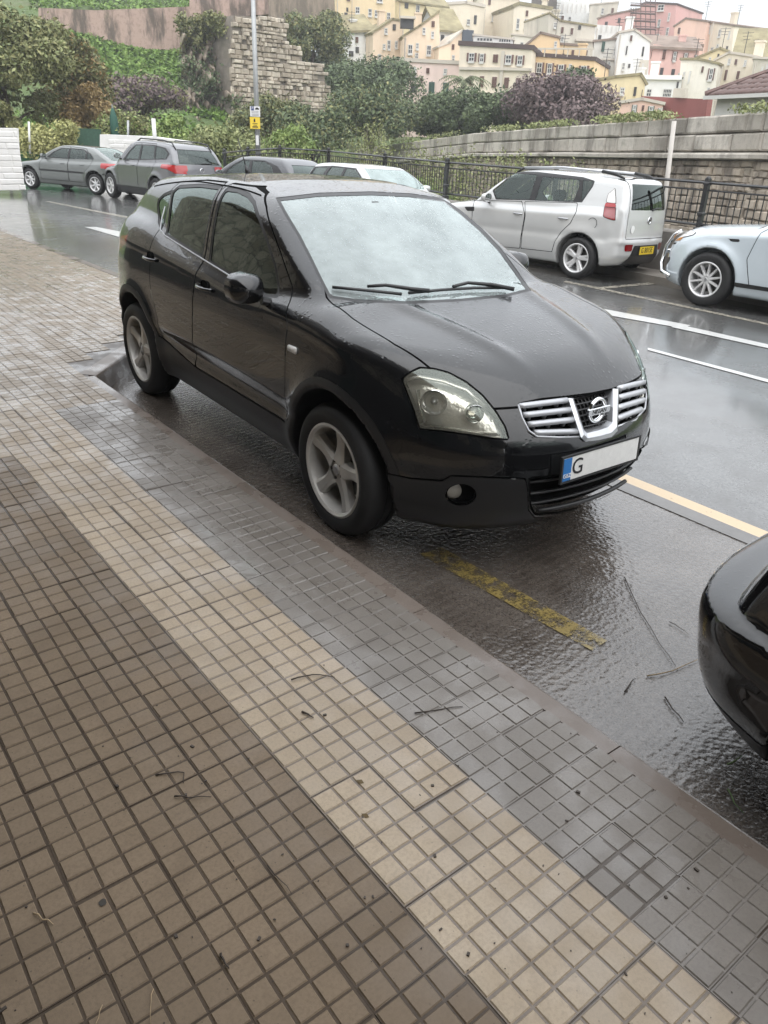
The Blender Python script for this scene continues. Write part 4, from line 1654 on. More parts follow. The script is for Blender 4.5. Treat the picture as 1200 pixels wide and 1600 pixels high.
def twig(px, mat, r=.0022, lift=.004, name='twig', label='thin dark broken twig lying on the paving', pz=None, cat='twig', group='twigs on the paving'):
    P = []
    for q in px:
        if pz is None:
            p = on_ground(*q); p[2] += lift
        else:
            p = on_z(q[0], q[1], pz + lift)
        P.append(p)
    c = np.mean(P, 0)
    P2 = [P[0]]
    for a, b in zip(P[:-1], P[1:]):
        P2 += [a * .5 + b * .5 + np.array([random.gauss(0, .002), random.gauss(0, .002), .002]), b]
    m = MB(); m.tube([p - c for p in P2], [r * (1 - .55 * i / (len(P2) - 1)) for i in range(len(P2))], 5)
    o = m.build(name, mat, None, True, loc=c)
    return tag(o, label, cat, group)


PT = PZ + .001
twig([(486/2, 1100+222/2), (540/2, 1100+214/2), (576/2, 1100+214/2), (573/2, 1100+247/2)], M_TWIG, .0026, pz=PT, label='dark bent twig with a right-angle crook on brown tiles')
twig([(545/2, 1100+288/2), (590/2, 1100+293/2), (660/2, 1100+290/2)], M_TWIG, .0028, pz=PT, label='dark straight twig below the crooked twig on brown tiles')
twig([(455, 1062), (478, 1056), (500, 1054), (523, 1058)], M_TWIG, .003, pz=PT, label='curved brown twig across the cream tile strip')
twig([(472, 1112), (482, 1116), (490, 1121)], M_TWIG, .004, pz=PT, label='short thick brown bit of twig on the cream strip')
twig([(648, 1114), (690, 1108), (723, 1104)], M_TWIG, .0026, pz=PT, label='straight twig with knobbed ends on the grey tiles')
twig([(52, 1427), (66, 1437), (83, 1444)], M_TWIG_PALE, .0028, pz=PT, label='pale short curved stick on the brown tiles')
twig([(160, 1570), (154, 1590), (148, 1605)], M_TWIG_PALE, .0014, pz=PT, label='pale thin stalk with seed head by the lower picture edge')
twig([(240, 1545), (236, 1565), (235, 1600)], M_TWIG_PALE, .0013, pz=PT, label='long pale thin stalk lying on brown tiles')
twig([(418, 1352), (438, 1375), (456, 1397)], M_TWIG, .0016, pz=PT, label='thin black twig in a brown tile groove')
twig([(345, 1490), (350, 1500), (358, 1513)], M_TWIG, .0035, pz=PT, label='black clump of rotted twig in a tile groove')
twig([(975, 905), (1000, 960), (1030, 1010), (1055, 1045)], M_TWIG, .0025, lift=.012, label='long thin dark twig lying across the wet bay')
twig([(1010, 1060), (1050, 1052), (1100, 1030)], M_TWIG_PALE, .0032, lift=.012, label='pale forked twig in front of the black bumper')
twig([(1038, 1093), (1050, 1112), (1067, 1132)], M_TWIG, .0035, lift=.012, label='dark curved twig on the wet bay near the kerb')
twig([(975, 1085), (985, 1070), (992, 1064)], M_TWIG, .003, lift=.012, label='short dark hooked twig in the middle of the bay')
twig([(1045, 975), (1062, 985), (1075, 995)], M_TWIG, .002, lift=.012, label='small dark twig beside the pale forked twig')
twig([(1162, 1195), (1180, 1230), (1198, 1280)], M_TWIG, .003, lift=.012, label='dark twig in the shade under the black bumper')
twig([(1118, 1254), (1130, 1248), (1141, 1239)], M_GREENBLADE, .003, lift=.16, label='green grass blade lying over the kerb edge', cat='grass blade', group=None)
twig([(1135, 1240), (1145, 1262), (1160, 1278)], M_GREENBLADE, .003, lift=.02, label='green grass blade hanging into the bay by the kerb', cat='grass blade', group=None)
for px_, lab in (((570, 1275), 'yellow brown fallen leaf on the cream tiles'), ((562, 1222), 'small curled brown leaf on the cream tiles')):
    p = on_z(px_[0], px_[1], PT)
    m = MB(); m.add([(-.014, 0, .002), (-.004, -.006, .006), (.012, 0, .003), (-.004, .006, .001)], [(0, 1, 2, 3)])
    tag(m.build('leaf', M_LEAF, None, True, loc=p, rz=random.uniform(0, 3)), lab, 'leaf')
m = MB()
for _ in range(95):
    px_ = (random.uniform(0, 1150), random.uniform(1000, 1600))
    p = on_z(px_[0], px_[1], PT)
    uu = (p[0] - PO[0]) * math.cos(PA) + (p[1] - PO[1]) * math.sin(PA)
    if uu > .6:
        continue
    s = random.choice((.0015, .002, .0025, .003, .004, .0065))
    m.box((p[0], p[1], p[2] + s * .25), (s * random.uniform(1, 2.4), s, s * .6), rz=random.uniform(0, 3))
tag(m.build('litter', M_TWIG), kind='stuff')
for px_, r_ in (((160, 1411), .011), ((200, 1418), .0)):
    if r_:
        p = on_z(px_[0], px_[1], PT)
        m = MB(); m.add([(r_ * math.cos(a) * random.uniform(.7, 1.1), r_ * math.sin(a) * random.uniform(.7, 1.1), .0022) for a in np.linspace(0, 6.28, 12, False)], [tuple(range(12))])
        tag(m.build('gum_spot', M_GUM, None, False, loc=p), 'dark round trodden gum spot on a brown tile', 'gum spot')
# ---------------------------------------------------------------- the other parked cars
GLASS_LIGHT = car_glass('pale_car_glass', (.80, .85, .83))
GLASS_DARK = car_glass('privacy_glass', (.10, .11, .11))
SILVER = wet_paint('silver_paint', (.50, .505, .50), metal=.15, beads=.3, rough=.26)
ICE = wet_paint('pale_blue_paint', (.52, .58, .62), metal=.12, beads=.3, rough=.26)
GREY_GREEN = wet_paint('grey_green_paint', (.135, .145, .138), metal=.25, beads=.3, rough=.25)
GREY_STEEL = wet_paint('steel_grey_paint', (.13, .132, .14), metal=.25, beads=.3, rough=.25)
GREY_DARK = wet_paint('dark_grey_paint', (.060, .062, .068), metal=.3, beads=.3, rough=.25)
SILVER_PALE = wet_paint('pale_silver_paint', (.54, .555, .56), metal=.15, beads=.3, rough=.26)
BLACK_DEEP = wet_paint('deep_black_paint', (.0045, .0045, .005), beads=.15, rough=.05)


def base_spec(L=4.1, fo=.8, wb=2.55, w=.88, zb=1.0, roofz=1.55, **kw):
    """Outline curves of an ordinary hatchback; fo: front overhang, zb: window-line height."""
    ro = -(L - fo)
    S = dict(
        w=[(fo, w - .17), (fo - .25, w - .07), (.2, w - .015), (-.3, w), (ro * .5, w), (-wb, w), (ro + .3, w - .04), (ro, w - .11)],
        sec=[(.15, -.10), (.28, -.05), (.40, -.012), (.55, 0), (.75, .002), (zb - .08, -.008), (zb + .02, -.03), (zb + .2, -.08)],
        top=[(fo + .05, .70), (fo - .12, .80), (fo - .3, .885), (.2, .95), (-.3, 1.03), (-.6, zb + .04), (ro * .6, zb + .06), (ro + .4, zb + .09), (ro, zb + .04)],
        front=[(.15, fo - .14), (.3, fo - .02), (.45, fo), (.6, fo - .01), (.75, fo - .05), (.9, fo - .16), (1.1, fo - .4)],
        rear=[(.15, ro + .14), (.3, ro + .04), (.5, ro), (.7, ro + .01), (.9, ro + .06), (1.1, ro + .10), (1.4, ro + .2)],
        bottom=[(fo, .24), (.3, .20), (-2.3, .20), (ro, .28)],
        gw=[(.8, w - .06), (zb, w - .07), (zb + .2, w - .125), (roofz - .1, w - .22), (roofz, w - .27)],
        gplan=[(-.2, -.04), (-.7, 0), (ro * .6, 0), (ro + .3, -.05), (ro, -.09)],
        roof=[(-.9, roofz - .07), (-1.2, roofz - .03), (-1.7, roofz), (-2.3, roofz - .005), (ro + .5, roofz - .05), (ro + .15, roofz - .10)],
        ws=[(zb - .05, -.15), (zb + .05, -.30), (roofz - .1, -.95), (roofz, -1.15), (roofz + .1, -1.4)],
        bl=[(.8, ro + .04), (zb, ro + .09), (zb + .2, ro + .19), (roofz - .1, ro + .33), (roofz + .1, ro + .55)],
        front_curve=(.25, .35), rear_curve=(.08, .22), arches=[(0, .33, .385), (-wb, .33, .385)], flare=.02,
        k=dict(st=.10, fs=.20, rs=.20, gr=.11, gw=.10, lg=.05))
    S.update(kw)
    return S


def make_car(name, label, cat, S, x, y, heading, paint, style, glass, h=.026, regions=(), wheel=(.32, .205, .215), rim_mat=None, group=None, cabin=True, mirrors=None, mirror_mat=None, z=None):
    """regions: (part label, part name, material, inset, projection, outline, lim, both sides?, gap)."""
    root, W = car_root(name, x, y, heading, label, cat, group, z=z)
    fo = max(p[0] for p in S['w']) + .1; ro = min(p[0] for p in S['w']) - .15
    hw = max(p[1] for p in S['w']) + .09; tz = max(p[1] for p in S['roof']) + .06
    sk = Skin(body_field(S), (ro, -hw, .10), (fo, hw, tz), h)
    todo = []
    for lab, nm, mat, inset, proj, poly, lim, both, gap in regions:
        if callable(lim):
            lim = lim(W)
        for mir in ((False, True) if both else (False,)):
            l2 = lab + ('_m' if mir else '')
            sk.region(l2, proj, poly, lim, mir, gap)
            if (l2, nm) not in [(t[0], t[1]) for t in todo]:
                todo.append((l2, nm, mat, inset))
    sk.part('body', 'body', paint, root)
    sk.part('panel_gap', 'panel_gap', GAP, root, inset=.006)
    parts = {}
    for l2, nm, mat, inset in todo:
        parts[l2] = sk.part(l2, nm, mat, root, inset=inset)
    wb = -S['arches'][1][0]
    wt = max(p[1] for p in S['w']) - .10
    for ax in (0, -wb):
        for sg in (-1, 1):
            add_wheel(root, ax + S['arches'][0][0], sg * wt, wheel[0], style, wheel[0], wheel[1], wheel[2], rim_mat=rim_mat, spin=random.uniform(0, 1))
    zb = S['gw'][1][0]
    if mirrors is None:
        mirrors = (-.72, wt + .20, zb + .05)
    for sg in (-1, 1):
        mirror_object(root, sg, (mirrors[0], sg * mirrors[1], mirrors[2]), mirror_mat or paint, CHROME, (.13, .19, .14))
    if cabin:
        m = MB(); m.box((-.70, 0, zb - .14), (.40, 1.25, .18), bevel=.05); m.build('dashboard', BLACK_TRIM, root)
        m = MB(); m.box((-1.7, 0, .36), (2.6, 1.35, .04)); m.build('cabin_floor', LINER, root)
        for sx, ys in ((-1.35, (-.36, .36)), (-2.2, (-.36, .36))):
            for sy in ys:
                m = MB(); m.box((sx, sy, .62), (.48, .46, .16), bevel=.06)
                m.prism([(-.30, .66), (-.18, .64), (-.38, 1.12), (-.46, 1.12)], -.22, .22, ((sx, sy, 0), (1, 0, 0), (0, 0, 1), (0, 1, 0)))
                m.box((sx - .44, sy, 1.22), (.09, .25, .17), bevel=.035)
                m.build('seat', SEAT, root)
    return root, sk, W, parts


def box_left(W):
    return (W, (-9, .25, .1), (9, 2, 2.2))


def box_rear(W):
    return (W, (-9, -2, .1), (-2.3, 2, 2.2))


def box_front(W):
    return (W, (-.2, -2, .1), (9, 2, 2.2))


def z1(l, x0=690, y0=240, k=350 / 1200):
    return [(x0 + a * k, y0 + b * k) for a, b in l]


# ---- silver boxy car across the road
def silver_car():
    H = R(101)
    p = on_ground(700 + 0, 392)
    S = base_spec(L=4.10, fo=.80, wb=2.55, w=.89, zb=1.04, roofz=1.60,
                  roof=[(-.8, 1.50), (-1.1, 1.565), (-1.6, 1.605), (-2.2, 1.60), (-2.8, 1.575), (-3.2, 1.545)],
                  gw=[(.8, .83), (1.04, .825), (1.2, .785), (1.5, .685), (1.62, .64)],
                  bl=[(.8, -3.27), (1.04, -3.255), (1.2, -3.235), (1.5, -3.16), (1.65, -3.10)], bl_curve=.10,
                  rear=[(.15, -3.10), (.3, -3.22), (.45, -3.30), (.62, -3.30), (.72, -3.25), (1.0, -3.235), (1.3, -3.20)], rear_curve=(.06, .16),
                  top=[(.85, .72), (.68, .84), (.5, .93), (.2, 1.0), (-.3, 1.06), (-.6, 1.07), (-2.0, 1.10), (-2.7, 1.14), (-3.3, 1.10)],
                  ws=[(1.0, -.18), (1.1, -.32), (1.5, -.88), (1.6, -1.05), (1.7, -1.3)],
                  creases=[([(.4, .62), (-3.0, .66)], -.012, .06)], flare=.03, flare_w=.12)
    # rear wheel on the road where the photograph has it
    rw = on_ground(896, 436)
    f = np.array([math.cos(H), math.sin(H)]); l = np.array([-f[1], f[0]])
    o = rw[:2] - l * .85 + f * 2.55
    RG = [
        ('seal', 'window_seal', BLACK_TRIM, .002, 'photo', z1([(272, 196), (330, 150), (385, 95), (520, 98), (760, 126), (822, 146), (812, 175), (752, 262), (640, 258), (440, 250), (290, 246)]), box_left, True, 0),
        ('wa', 'window', GLASS_LIGHT, .008, 'photo', z1([(280, 198), (330, 155), (388, 104), (512, 112), (470, 244), (350, 246), (296, 244)]), box_left, True, 0),
        ('wb', 'window', GLASS_LIGHT, .008, 'photo', z1([(500, 249), (542, 124), (742, 140), (735, 180), (706, 256)]), box_left, True, 0),
        ('wc', 'quarter_window', GLASS_DARK, .008, 'photo', z1([(748, 250), (758, 140), (812, 150), (800, 180), (765, 235)]), box_left, True, 0),
        ('strip', 'rubbing_strip', BLACK_TRIM, -.010, 'photo', z1([(200, 403), (420, 422), (555, 434), (562, 455), (420, 441), (200, 423)]), box_left, True, 0),
        ('da', 'door', SILVER, 0, 'photo', z1([(176, 250), (430, 256), (445, 330), (425, 440), (418, 508), (300, 497), (190, 484), (160, 380), (165, 300)]), box_left, True, .010),
        ('db', 'door', SILVER, 0, 'photo', z1([(446, 256), (728, 264), (722, 310), (690, 372), (640, 420), (606, 470), (590, 526), (424, 508), (430, 440), (448, 330)]), box_left, True, .010),
        ('vent', 'wing_vent', BLACK_TRIM, .004, 'photo', z1([(120, 284), (176, 284), (174, 308), (136, 307)]), box_left, True, 0),
        ('tailtop', 'tail_light', WHITE_LENS, -.006, 'photo', z1([(880, 262), (892, 218), (930, 184), (934, 240), (934, 268)]), lambda W: (W, (-9, .2, .5), (-2.4, 2, 1.6)), True, .008),
        ('tailmid', 'tail_light', RED_LENS, -.006, 'photo', z1([(880, 262), (934, 268), (934, 290), (872, 286)]), lambda W: (W, (-9, .2, .5), (-2.4, 2, 1.6)), True, .0),
        ('taillow', 'tail_light', RED_DEEP, -.006, 'photo', z1([(872, 286), (934, 290), (930, 360), (898, 352), (864, 338)]), lambda W: (W, (-9, .2, .5), (-2.4, 2, 1.6)), True, .008),
        ('gate', 'tailgate', SILVER, 0, 'rear', [(-.66, .68), (-.66, .95), (-.60, 1.52), (-.3, 1.55), (.3, 1.55), (.60, 1.52), (.66, .95), (.66, .68)], -2.9, False, .010),
        ('rs', 'rear_screen', GLASS_DARK, .006, 'rear', [(-.60, 1.10), (-.55, 1.47), (.55, 1.47), (.60, 1.10)], -2.9, False, .0),
        ('bumper', 'bumper_insert', BLACK_TRIM, -.004, 'rear', [(-.62, .16), (-.50, .40), (-.42, .58), (.42, .58), (.50, .40), (.62, .16)], -2.9, False, .0),
        ('refl', 'rear_reflector', RED_DEEP, -.006, 'rear', [(.47, .50), (.64, .50), (.66, .60), (.47, .60)], -2.9, True, .0),
    ]
    root, sk, W, P = make_car('parked_car', 'boxy silver five door car with roof rails and yellow rear plate beside the railings', 'car', S, o[0], o[1], H, SILVER, 'split', GLASS_LIGHT,
                              regions=RG, wheel=(.325, .205, .225), rim_mat=ALLOY_PALE, mirrors=(-.72, .99, 1.10))
    for k in ('da', 'db'):
        for suf, sg in (('', 1), ('_m', -1)):
            d = P[k + suf]
            door_handle(sk, d, -1.35 if k == 'da' else -2.22, .90, .17, SATIN, sg)
    for sg in (-1, 1):
        pts = [sk.surf((xx, sg * .56, 2.2), (0, 0, -1)) + np.array([0, 0, dz]) for xx, dz in ((-1.0, .005), (-1.15, .05), (-1.9, .06), (-2.6, .06), (-2.85, .045), (-3.0, .005))]
        m = MB(); m.tube(pts[1:4], .020, 8); r_ = m.build('roof_rail', SATIN, root, True)
        m = MB(); m.tube(pts[3:], [.026, .028, .012], 8); m.build('rail_end', BLACK_TRIM, r_, True)
        m = MB(); m.tube(pts[:2], [.012, .024], 8); m.build('rail_end', BLACK_TRIM, r_, True)
    pc = sk.surf((-4.5, 0, .50), (1, 0, 0)) + np.array([-.012, 0, 0])
    number_plate(root, pc, (0, -1, 0), (0, 0, 1), .52, .125, PLATE_Y, 'G 8015E', tsize=.115)
    c = sk.surf((-4.5, 0, .95), (1, 0, 0)) + np.array([-.004, 0, 0])
    m = MB(); m.lathe([(.045, 0), (.055, -.012), (.062, 0)], 20, axis='x'); b = m.build('badge', CHROME, root, True); b.location = c
    m = MB(); m.box((-.006, 0, 0), (.01, .06, .03), bevel=.004); m.build('badge_bar', BLACK_TRIM, b)
    c = sk.surf((-4.5, .50, .82), (1, 0, 0)) + np.array([-.003, 0, 0])
    m = MB(); m.lathe([(.001, -.003), (.058, -.003), (.058, 0)], 20, axis='x'); b = m.build('round_sticker', plain('sticker_white', (.75, .76, .74), .5), root); b.location = c
    c = sk.surf((-2.74, 1.4, .87), (0, -1, 0))
    m = MB(); m.lathe([(.078, .0015), (.084, .0015), (.084, 0)], 28, axis='y'); b = m.build('fuel_flap', GAP, root); b.location = c
    m = MB(); m.tube([sk.surf((-4.5, y_, z_), (1, 0, 0)) + np.array([-.012, 0, 0]) for y_, z_ in ((-.05, 1.10), (-.2, 1.125), (-.42, 1.13))], .012, 6); m.build('wiper', BLACK_TRIM, root, True)
    return W


SILVER_W = silver_car()


# ---- pale blue SUV cut by the right edge of the picture
def pale_suv():
    H = R(97)
    k2 = 180 / 1200
    q = lambda l: z1(l, 1020, 300, k2)
    fw = on_ground(1093, 478)
    f = np.array([math.cos(H), math.sin(H)]); l = np.array([-f[1], f[0]])
    o = fw[:2] - l * .90
    S = base_spec(L=4.44, fo=.92, wb=2.69, w=.925, zb=1.08, roofz=1.70, arches=[(0, .36, .42), (-2.69, .36, .42)],
                  top=[(.95, .80), (.80, .92), (.6, 1.00), (.2, 1.06), (-.4, 1.12), (-.7, 1.14), (-2.5, 1.18), (-3.5, 1.1)], flare=.035, flare_w=.09,
                  ws=[(1.05, -.35), (1.15, -.50), (1.55, -1.10), (1.7, -1.35)])
    RG = [
        ('lamp', 'headlight', WHITE_LENS, -.006, 'photo', q([(205, 470), (240, 420), (300, 392), (385, 385), (452, 425), (420, 450), (340, 470), (260, 485), (215, 500)]), lambda W: (W, (.2, .2, .5), (9, 2, 1.3)), True, .008),
        ('lampred', 'headlight', AMBER, -.006, 'photo', q([(215, 488), (260, 480), (320, 472), (290, 505), (225, 510)]), lambda W: (W, (.2, .2, .5), (9, 2, 1.3)), True, 0),
        ('slot', 'grille_slot', GAP, .01, 'photo', q([(180, 520), (260, 528), (230, 545), (190, 545)]), lambda W: (W, (.2, .2, .5), (9, 2, 1.3)), True, 0),
        ('fog', 'fog_light_recess', BLACK_TRIM, .01, 'photo', q([(120, 680), (185, 675), (178, 710), (135, 775), (108, 750), (112, 710)]), lambda W: (W, (.2, .2, .2), (9, 2, 1.3)), True, 0),
        ('intake', 'lower_intake', GAP, .02, 'front', [(-.6, .28), (.6, .28), (.55, .50), (-.55, .50)], .4, False, 0),
        ('upper', 'grille', BLACK_TRIM, .02, 'front', [(-.5, .62), (.5, .62), (.55, .76), (-.55, .76)], .4, False, 0),
        ('vent', 'wing_vent', BLACK_TRIM, .003, 'photo', q([(775, 486), (905, 492), (905, 522), (830, 520)]), box_left, True, 0),
        ('seal', 'window_seal', BLACK_TRIM, .002, 'side', [(-.66, 1.12), (-1.0, 1.36), (-1.35, 1.56), (-2.4, 1.58), (-3.1, 1.50), (-3.2, 1.24), (-1.6, 1.14)], None, True, 0),
        ('wa', 'window', GLASS_LIGHT, .008, 'side', [(-.92, 1.16), (-1.10, 1.37), (-1.36, 1.53), (-1.72, 1.55), (-1.72, 1.17)], None, True, 0),
        ('wb', 'window', GLASS_LIGHT, .008, 'side', [(-1.80, 1.18), (-1.80, 1.55), (-2.45, 1.55), (-2.60, 1.24)], None, True, 0),
        ('screen', 'windscreen', GLASS_LIGHT, .004, 'front', [(-.66, 1.16), (-.60, 1.55), (.60, 1.55), (.66, 1.16)], -1.35, False, 0),
        ('strip', 'sill_strip', BLACK_TRIM, -.006, 'photo', q([(838, 938), (1260, 1005), (1260, 1042), (850, 985)]), box_left, True, 0),
        ('da', 'door', ICE, 0, 'side', [(-.62, .34), (-.50, .70), (-.58, 1.04), (-.70, 1.13), (-1.02, 1.38), (-1.37, 1.60), (-1.74, 1.61), (-1.74, .34)], None, True, .010),
        ('db', 'door', ICE, 0, 'side', [(-1.76, .34), (-1.76, 1.61), (-2.5, 1.60), (-2.68, 1.25), (-2.60, .95), (-2.32, .70), (-2.25, .34)], None, True, .010),
        ('tail', 'tail_light', RED_LENS, -.004, 'rear', [(.55, 1.0), (.80, 1.0), (.74, 1.35), (.60, 1.35)], -2.9, True, 0),
        ('rs', 'rear_screen', GLASS_DARK, .006, 'rear', [(-.58, 1.15), (-.52, 1.5), (.52, 1.5), (.58, 1.15)], -2.9, False, 0),
    ]
    # windows must be cut after the doors so that they keep their own label
    RG = [r_ for r_ in RG if r_[0] in ('da', 'db')] + [r_ for r_ in RG if r_[0] not in ('da', 'db')]
    root, sk, W, P = make_car('parked_car', 'pale blue SUV with chrome nudge bar cut off by the right picture edge', 'car', S, o[0], o[1], H, ICE, 'ten', GLASS_LIGHT,
                              regions=RG, wheel=(.362, .235, .235), rim_mat=ALLOY_PALE, mirrors=(-.86, 1.06, 1.20))
    m = MB()
    for sg in (-1, 1):
        pts = [(.66, sg * .58, .93), (.76, sg * .58, .86), (.84, sg * .58, .70), (.87, sg * .58, .46), (.80, sg * .66, .35), (.56, sg * .88, .33)]
        m2 = MB(); m2.tube(pts, .026, 10); m2.build('nudge_bar', CHROME, root, True)
    m.tube([(.86, -.58, .62), (.95, 0, .62), (.86, .58, .62)], .024, 10); m.build('nudge_bar', CHROME, root, True)


pale_suv()


# ---- the two grey cars at the far left
def grey_suv():
    H = R(90 + 9)
    k = 340 / 1200
    fw = on_ground(177, 309)
    f = np.array([math.cos(H), math.sin(H)]); l = np.array([-f[1], f[0]])
    o = fw[:2] - l * .88
    S = base_spec(L=4.67, fo=.92, wb=2.70, w=.94, zb=1.10, roofz=1.70, arches=[(0, .36, .42), (-2.70, .36, .42)], flare=.03,
                  bl=[(.8, -3.66), (1.1, -3.64), (1.3, -3.52), (1.6, -3.22), (1.75, -3.05)], roof=[(-.9, 1.63), (-1.3, 1.69), (-1.9, 1.71), (-2.6, 1.68), (-3.3, 1.60), (-3.6, 1.52)])
    RG = [
        ('da', 'door', GREY_STEEL, 0, 'side', [(-.55, .36), (-.50, .8), (-.62, 1.10), (-1.0, 1.40), (-1.3, 1.60), (-1.68, 1.62), (-1.68, .36)], None, True, .012),
        ('db', 'door', GREY_STEEL, 0, 'side', [(-1.70, .36), (-1.70, 1.62), (-2.5, 1.61), (-2.66, 1.25), (-2.58, .95), (-2.32, .70), (-2.25, .36)], None, True, .012),
        ('strip', 'sill_cladding', BLACK_TRIM, -.004, 'side', [(-.45, .16), (-.45, .42), (-2.25, .42), (-2.25, .16)], None, True, 0),
        ('seal', 'window_seal', BLACK_TRIM, .002, 'side', [(-.75, 1.12), (-1.05, 1.38), (-1.36, 1.56), (-2.4, 1.58), (-3.0, 1.52), (-3.25, 1.38), (-3.15, 1.22), (-1.6, 1.14)], None, True, 0),
        ('wa', 'window', GLASS_LIGHT, .01, 'side', [(-.90, 1.15), (-1.10, 1.37), (-1.38, 1.54), (-1.66, 1.55), (-1.66, 1.17)], None, True, 0),
        ('wb', 'window', GLASS_DARK, .01, 'side', [(-1.76, 1.18), (-1.76, 1.55), (-2.42, 1.55), (-2.50, 1.21)], None, True, 0),
        ('wc', 'quarter_window', GLASS_DARK, .01, 'side', [(-2.58, 1.22), (-2.52, 1.54), (-2.95, 1.49), (-3.16, 1.37), (-3.08, 1.25)], None, True, 0),
        ('rs', 'rear_screen', GLASS_DARK, .006, 'rear', [(-.66, 1.14), (-.62, 1.30), (-.54, 1.50), (.54, 1.50), (.62, 1.30), (.66, 1.14)], -2.9, False, .01),
        ('tail', 'tail_light', RED_LENS, -.006, 'rear', [(.47, .88), (.80, .88), (.96, 1.02), (.96, 1.10), (.80, 1.10), (.55, 1.04)], -3.0, True, .006),
        ('tails', 'tail_light', RED_LENS, -.006, 'side', [(-3.50, 1.03), (-3.42, 1.07), (-3.6, 1.10), (-3.8, 1.08), (-3.8, .92), (-3.66, .94)], None, True, 0),
        ('gate', 'tailgate_line', GAP, .004, 'rear', [(-.5, .84), (.5, .84), (.5, .855), (-.5, .855)], -3.0, False, 0),
        ('screen', 'windscreen', GLASS_LIGHT, .004, 'front', [(-.66, 1.16), (-.60, 1.55), (.60, 1.55), (.66, 1.16)], -1.35, False, 0),
    ]
    root, sk, W, P = make_car('parked_car', 'steel grey SUV with red tail lights parked by the white wall', 'car', S, o[0], o[1], H, GREY_STEEL, 'six', GLASS_LIGHT, h=.034,
                              regions=RG, wheel=(.36, .23, .235), rim_mat=ALLOY_PALE, mirrors=(-.80, 1.08, 1.22))
    for sg in (-1, 1):
        m = MB(); m.tube([sk.surf((xx, sg * .58, 2.2), (0, 0, -1)) + np.array([0, 0, dz]) for xx, dz in ((-1.2, 0), (-1.4, .06), (-2.6, .06), (-3.1, .06), (-3.3, 0))], .02, 6); m.build('roof_rail', BLACK_TRIM, root, True)
    for k_, hx in (('da', -1.45), ('db', -2.32)):
        for suf, sg in (('', 1), ('_m', -1)):
            door_handle(sk, P[k_ + suf], hx, 1.0, .17, GREY_STEEL, sg)
    m = MB(); m.tube([sk.surf((-5, y_, z_), (1, 0, 0)) + np.array([-.012, 0, 0]) for y_, z_ in ((0, 1.16), (-.2, 1.17), (-.4, 1.18))], .012, 6); m.build('wiper', BLACK_TRIM, root, True)
    c = sk.surf((-5, 0, .98), (1, 0, 0)); m = MB(); m.lathe([(.05, 0), (.06, -.014), (.07, 0)], 16, axis='x'); b = m.build('badge', CHROME, root, True); b.location = c
    c = sk.surf((-5, .58, .80), (1, 0, 0)) + np.array([-.004, 0, 0]); m = MB(); m.lathe([(.001, -.003), (.07, -.003), (.07, 0)], 18, axis='x'); b = m.build('round_sticker', plain('sticker_white', (.75, .76, .74), .5), root); b.location = c
    pc = sk.surf((-5, 0, .62), (1, 0, 0)) + np.array([-.012, 0, 0])
    number_plate(root, pc, (0, -1, 0), (0, 0, 1), .52, .11, PLATE_Y, None)


